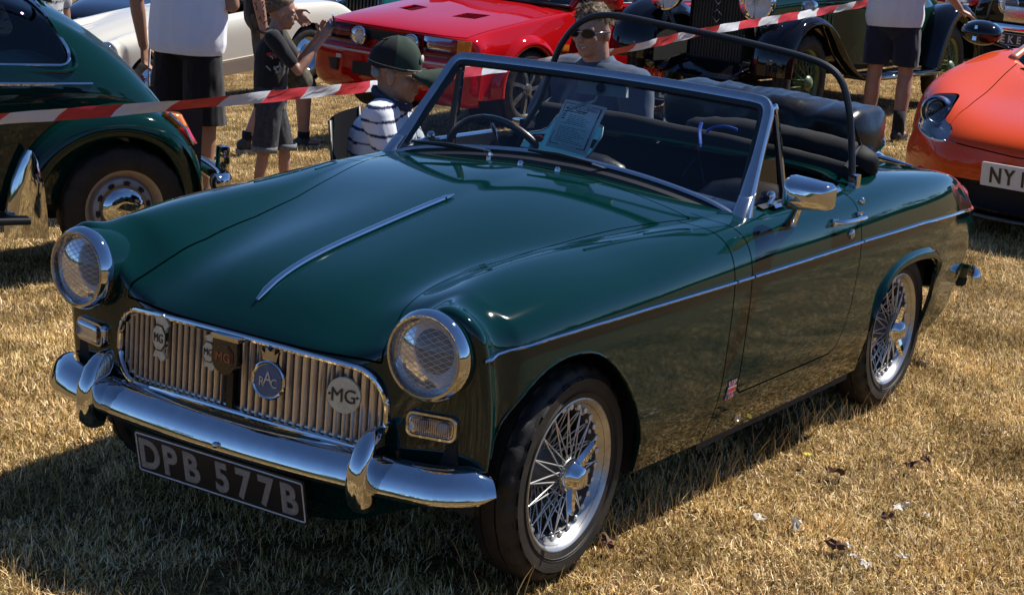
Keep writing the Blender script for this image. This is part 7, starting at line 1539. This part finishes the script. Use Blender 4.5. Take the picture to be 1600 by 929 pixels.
def plain_car(name, label, loc, rz, pt_, sc=1.0, nose='grille', roof=True, lamps=.07, bumper=True, zh=.86, yl=.58):
    c = empty(name, loc, rz, label, 'car', None, sc)
    P = [[(x, 0, z), (x, w_*.4, z-.005), (x, w_*.80, z-.05), (x, w_, z-.22), (x, w_*1.02, .45), (x, w_*.97, .22)] for x, z, w_ in ((.06, zh-.13, .70), (.35, zh-.04, .76), (.9, zh+.02, .79), (1.4, zh+.06, .80), (2.2, zh+.07, .80), (3.0, zh+.06, .80), (3.6, zh, .77), (4.0, zh-.12, .68))]
    P[0] = [(0, 0, zh-.16), (.02, .28, zh-.16), (.08, .56, zh-.18), (.10, .68, zh-.3), (.10, .70, .45), (.14, .67, .24)]
    V, F = boxcage(P, 2, [[(-.03, 0, zh-.3), (-.01, .28, zh-.3)], [(-.03, 0, .42), (-.01, .28, .42)], [(.05, 0, .24), (.07, .28, .24)]], [[(4.05, 0, .6), (4.04, .28, .6)], [(4.06, 0, .45), (4.05, .28, .45)], [(4.0, 0, .25), (3.98, .28, .25)]])
    S = archclip(subd(V, F, 3, 3), [(.75, .3, .36), (3.15, .3, .36)], .5); shell('body', S, pt_, c); mesh('underside', *boxm((2.0, 0, .36), (3.6, 1.2, .3)), DARK, c)
    for s in (-1, 1):
        lampm(c, (-.02, s*yl, zh-.26), lamps+.03, 'headlight', depth=.14)
        for ax in (.75, 3.15): bgwheel(c, (ax, s*.70, .31), s, .31, .19, .08, 'disc'); G().add(*lathe([(s*.5, .36), (s*.72, .36)], 26, 'y', (ax, 0, .3))).obj('arch_liner', DARK, c)
        mesh('tail_lamp', *ell((4.02, s*.58, .62), (.03, .05, .08)), MATS['red_lens'], c)
    if bumper:
        for x, nm in ((-.08, 'front_bumper'), (4.12, 'rear_bumper')): mesh(nm, *loft([[(x+o*(1 if x < 1 else -1)+.18*(y/.78)**4*(1 if x < 1 else -1), y, .45+z) for o, z in ((.03, -.06), (-.01, -.05), (-.025, 0), (-.01, .05), (.03, .06))] for y in np.linspace(-.78, .78, 15)]), CHROME, c, True, 50)
    if roof:
        gl_ = loft([[(x, y*w_, z) for x, w_, z in ((1.30, .74, zh+.05), (1.85, .60, zh+.48), (2.9, .60, zh+.48), (3.45, .70, zh+.05))] for y in (-1, -.5, 0, .5, 1)], closed=False); mesh('glasshouse', *gl_, TGLASS, c); mesh('roof', *loft([[(1.80, y*.62, zh+.47), (2.0, y*.61, zh+.52-.03*y*y), (2.75, y*.61, zh+.52-.03*y*y), (2.95, y*.62, zh+.47)] for y in np.linspace(-1, 1, 7)], closed=False), pt_, c)
        for s in (-1, 1):
            for a, b in (((1.28, .75), (1.85, .61)), ((2.4, .77), (2.4, .61)), ((3.48, .72), (2.92, .61))): mesh('pillar', *tube([(a[0], s*a[1], zh+.03), (b[0], s*b[1], zh+.49)], .028, 6), pt_, c)
    if nose == 'slats':
        mesh('grille_shell', *boxm((-.06, 0, .66), (.10, .66, .62), bev=.04), pt_, c)
        for k in range(9): mesh('grille_slat', *boxm((-.125, -.26+k*.065, .66), (.05, .036, .56), bev=.012), M('black_slat_paint', (.012, .013, .014), .3, coat=1), c, True, 40)
        mesh('grille_rim', *tube([(-.12, -.30, .36), (-.12, -.30, .95), (-.12, .30, .95), (-.12, .30, .36)], .016, 6, closed=True), CHROME, c)
    elif nose == 'grille':
        mesh('grille', *boxm((-.05, 0, .60), (.04, .72, .16), bev=.01), DCHROME, c)
    return c
def carat(px, py, rz, lx, ly, sc): return anchor(px, py, lx, ly, rz, sc)
rz = R(-6); plain_car('slatted_green_car', 'teal green classic car with upright black slatted grille in the far row', carat(570, 98, rz, 0, 0, 1.0), rz, paint('teal_green_paint', (.002, .075, .062), .4), nose='slats', roof=False, bumper=False, zh=.98, yl=.66)
rz = R(-4); c = plain_car('black_saloon', 'black classic saloon with wide chrome bumper at the top right corner', carat(1608, 124, rz, -.1, 0, 1.0), rz, paint('saloon_black_paint', (.006, .006, .009), .35), zh=.95, yl=.34)
plate(c, 'EKE 9', (-.14, .14, .36), (0, -1, 0), (0, 0, 1), .25, .06, .10, True, .85)
rz = R(30); plain_car('navy_car', 'dark navy classic car seen over the bonnet of the cream sports car', carat(250, 88, rz, 2.0, -.3, 1.0), rz, paint('navy_paint', (.010, .016, .035), .35), roof=False)
rz = R(-6); plain_car('white_saloon', 'white classic car showing one round headlamp behind the red hatchback', carat(650, 96, rz, 0, .6, 1.0), rz, paint('white_car_paint', (.6, .6, .58), .35), roof=True)
rz = R(-4); plain_car('black_tourer', 'black classic car behind the woman and the wooden post', carat(1432, 84, rz, 0, .0, 1.0), rz, paint('tourer_black_paint', (.005, .005, .007), .35), zh=.98, roof=True, yl=.40)
rz = R(4); plain_car('dark_blue_car', 'dark blue classic car glimpsed behind the vintage car and sunglasses man', carat(1000, 60, rz, 0, .0, 1.0), rz, paint('mid_blue_paint', (.012, .03, .06), .35), zh=.95)

# barrier tape
def tape(name, pts, w_, label, seg=.25, tw=.35, ph=0):
    P = smoothp(pts, 14); L = [0]
    for i in range(1, len(P)): L.append(L[-1]+(P[i]-P[i-1]).length)
    total = L[-1]; n = int(total/.022); V = []; F = []; mi = []
    def alongP(d):
        i = min(max(1, int(np.searchsorted(L, d))), len(P)-1); return P[i-1].lerp(P[i], (d-L[i-1])/max(1e-9, L[i]-L[i-1]))
    ed = []; d = 0.0; sl_ = w_*.55
    cuts = np.arange(0, total, seg); k = 0
    for j, d0 in enumerate(cuts):
        d1 = min(total, d0+seg); m = 4
        for q in range(m+1):
            a = d0+(d1-d0)*q/m; row = []
            for v in (-.5, 0, .5):
                dd = min(total, max(0, a+v*sl_*2)); p = alongP(dd); t = (alongP(min(total, dd+.05))-alongP(max(0, dd-.05))).normalized(); b = t.cross(Vector((0, 0, 1))).normalized(); up = Vector((0, 0, 1)); ang = tw*math.sin(dd*1.7+ph)+.22*math.sin(dd*7.1+ph)
                row.append(p+(up*math.cos(ang)+b*math.sin(ang))*(v*w_)+b*(.006*math.sin(dd*23+v*5)))
            V += row
        o = len(V)-3*(m+1)
        for q in range(m):
            for v in range(2): F.append((o+q*3+v, o+q*3+v+1, o+q*3+v+4, o+q*3+v+3)); mi.append(j % 2)
    o = mesh(name, V, F, [M('tape_red', (.52, .035, .04), .35, spec=.5, bump=(40, .15, .004)), M('tape_white', (.62, .62, .64), .35, spec=.5, bump=(40, .15, .004))], None, True)
    o.data.polygons.foreach_set('material_index', mi); return tag(o, label, 'tape')
A_ = lambda l: [at(x, y, d) for x, y, d in l]
tape('barrier_tape', A_([(-90, 194, 7.2), (0, 186, 7.35), (150, 175, 7.6), (330, 160, 7.9), (470, 146, 8.3), (590, 134, 8.8), (700, 117, 9.3), (820, 101, 9.9), (960, 81, 10.6), (1100, 50, 11.4), (1250, 24, 12.3), (1370, 2, 13.1), (1470, -20, 14.0)]), .052, 'red and white striped barrier tape stretched across the field behind the green sports car')
Pp = gp(1468, 106); ps = empty('wooden_post', Pp, 0, 'slim wooden post carrying barrier tape at the upper right', 'post')
mesh('shaft', *tube([(0, 0, -.1), (.003, 0, .35), (-.002, 0, .75), (0, 0, 1.35)], .023, 10), M('weathered_wood', (.17, .09, .045), .8, var=(20, .5), bump=(60, .4, .004)), ps)
mesh('tape_wrap', *tube([(0, 0, .46), (0, 0, .60), (0, 0, .80), (0, 0, 1.2)], [.027, .030, .028, .028], 10), M('wrap_white', (.5, .48, .47), .4, bump=(50, .4, .005)), ps)
dP = pix(Pp)[2]
tape('barrier_tape', [at(1466, -3, dP-.03), at(1520, 4, dP+.3), at(1580, 6, dP+.7), at(1680, 8, dP+1.2)], .07, 'red and white barrier tape running right from the wooden post', .25, .2, 2)
# folding table in the far row
def table():
    P = gp(560, 92); t = empty('folding_table', P, R(32), 'white topped folding table in front of the slatted green car', 'table')
    mesh('table_top', *boxm((0, 0, .36), (.46, .34, .02), bev=.004), M('white_laminate', (.6, .6, .6), .4), t, False)
    for s in (-1, 1): mesh('leg', *tube([(-.19, s*.14, 0), (.19, s*.14, .35)], .010, 6), DCHROME, t); mesh('leg', *tube([(.19, s*.15, 0), (-.19, s*.15, .35)], .010, 6), DCHROME, t)
table()
# scraps and leaves on the grass
r_ = random.Random(11)
def scrap(px, py, size, mt, label, group, name, cat, nseg=14, up=.026):
    size *= 1.5
    P = gp(px, py); n = nseg; V = [(0, 0, size*.25)]; F = []
    for ring in (.55, 1.0):
        for k in range(n):
            a = 2*math.pi*k/n; q = size*ring*(.55+.45*abs(math.sin(a*1.5+px)))*r_.uniform(.7, 1.25); V.append((q*math.cos(a), q*math.sin(a)*.7, size*r_.uniform(-.1, .55)))
    for k in range(n): F.append((0, 1+k, 1+(k+1) % n)); F.append((1+k, 1+n+k, 1+n+(k+1) % n, 1+(k+1) % n))
    o = mesh(name, V, F, mt, None, False); o.location = P+Vector((0, 0, up)); o.rotation_euler = (r_.uniform(-.3, .3), r_.uniform(-.3, .3), r_.uniform(0, 6)); tag(o, label, cat, group)
PS = M('pale_scrap', (.62, .56, .47), .8); LF = M('brown_dead_leaf', (.16, .07, .03), .75, var=(60, .4))
for px_, py_, s_, lb in ((1182, 826, .020, 'pale crumpled scrap with a pinkish tear, leftmost of the scraps on the grass'), (1243, 833, .017, 'pale frayed scrap on the grass between the leftmost scrap and the brightest scrap'), (1408, 809, .020, 'brightest white crumpled scrap, highest of the scraps on the lower right grass'), (1444, 818, .010, 'tiny white fleck on the grass just right of the brightest scrap'), (1322, 868, .012, 'small white scrap touching a brown leaf near the lower right'), (1350, 900, .018, 'pale flat scrap lowest left in the lower right grass'), (1408, 886, .014, 'pale flat scrap lowest right in the lower right grass'), (1330, 884, .012, 'pale narrow scrap just below the scrap touching a brown leaf')):
    scrap(px_, py_, s_, PS, lb, 'pale scraps on the grass', 'paper_scrap', 'scrap')
for px_, py_, s_, lb in ((1304, 870, .022, 'curled brown dead leaf beside the small white scrap'), (1420, 740, .020, 'brown dead leaf highest on the right side of the grass'), (1444, 732, .018, 'orange brown dead leaf at the right of the highest leaf'), (1302, 752, .024, 'dark brown dead leaf right of the yellow flower'), (948, 866, .022, 'brown dead leaf next to the front wheel'), (1384, 822, .018, 'brown twig-like leaf left of the brightest scrap'), (1540, 690, .014, 'small brown leaf near the right edge of the grass')):
    scrap(px_, py_, s_, LF, lb, 'dead leaves on the grass', 'dead_leaf', 'leaf')
Pf_ = gp(1258, 732); fl = empty('yellow_flower', Pf_, 0, 'single small yellow flower in the dry grass beside the sports car', 'flower')
for k in range(6): mesh('petal', *ell((.008*math.cos(k*1.05), .008*math.sin(k*1.05), .045), (.007, .005, .002), 8, 4, (0, 0, k*1.05)), M('yellow_petal', (.6, .45, .02), .6), fl)
mesh('stem', *tube([(0, 0, 0), (.004, 0, .022), (0, 0, .045)], .0012, 5), M('green_stem', (.08, .11, .03), .7), fl)
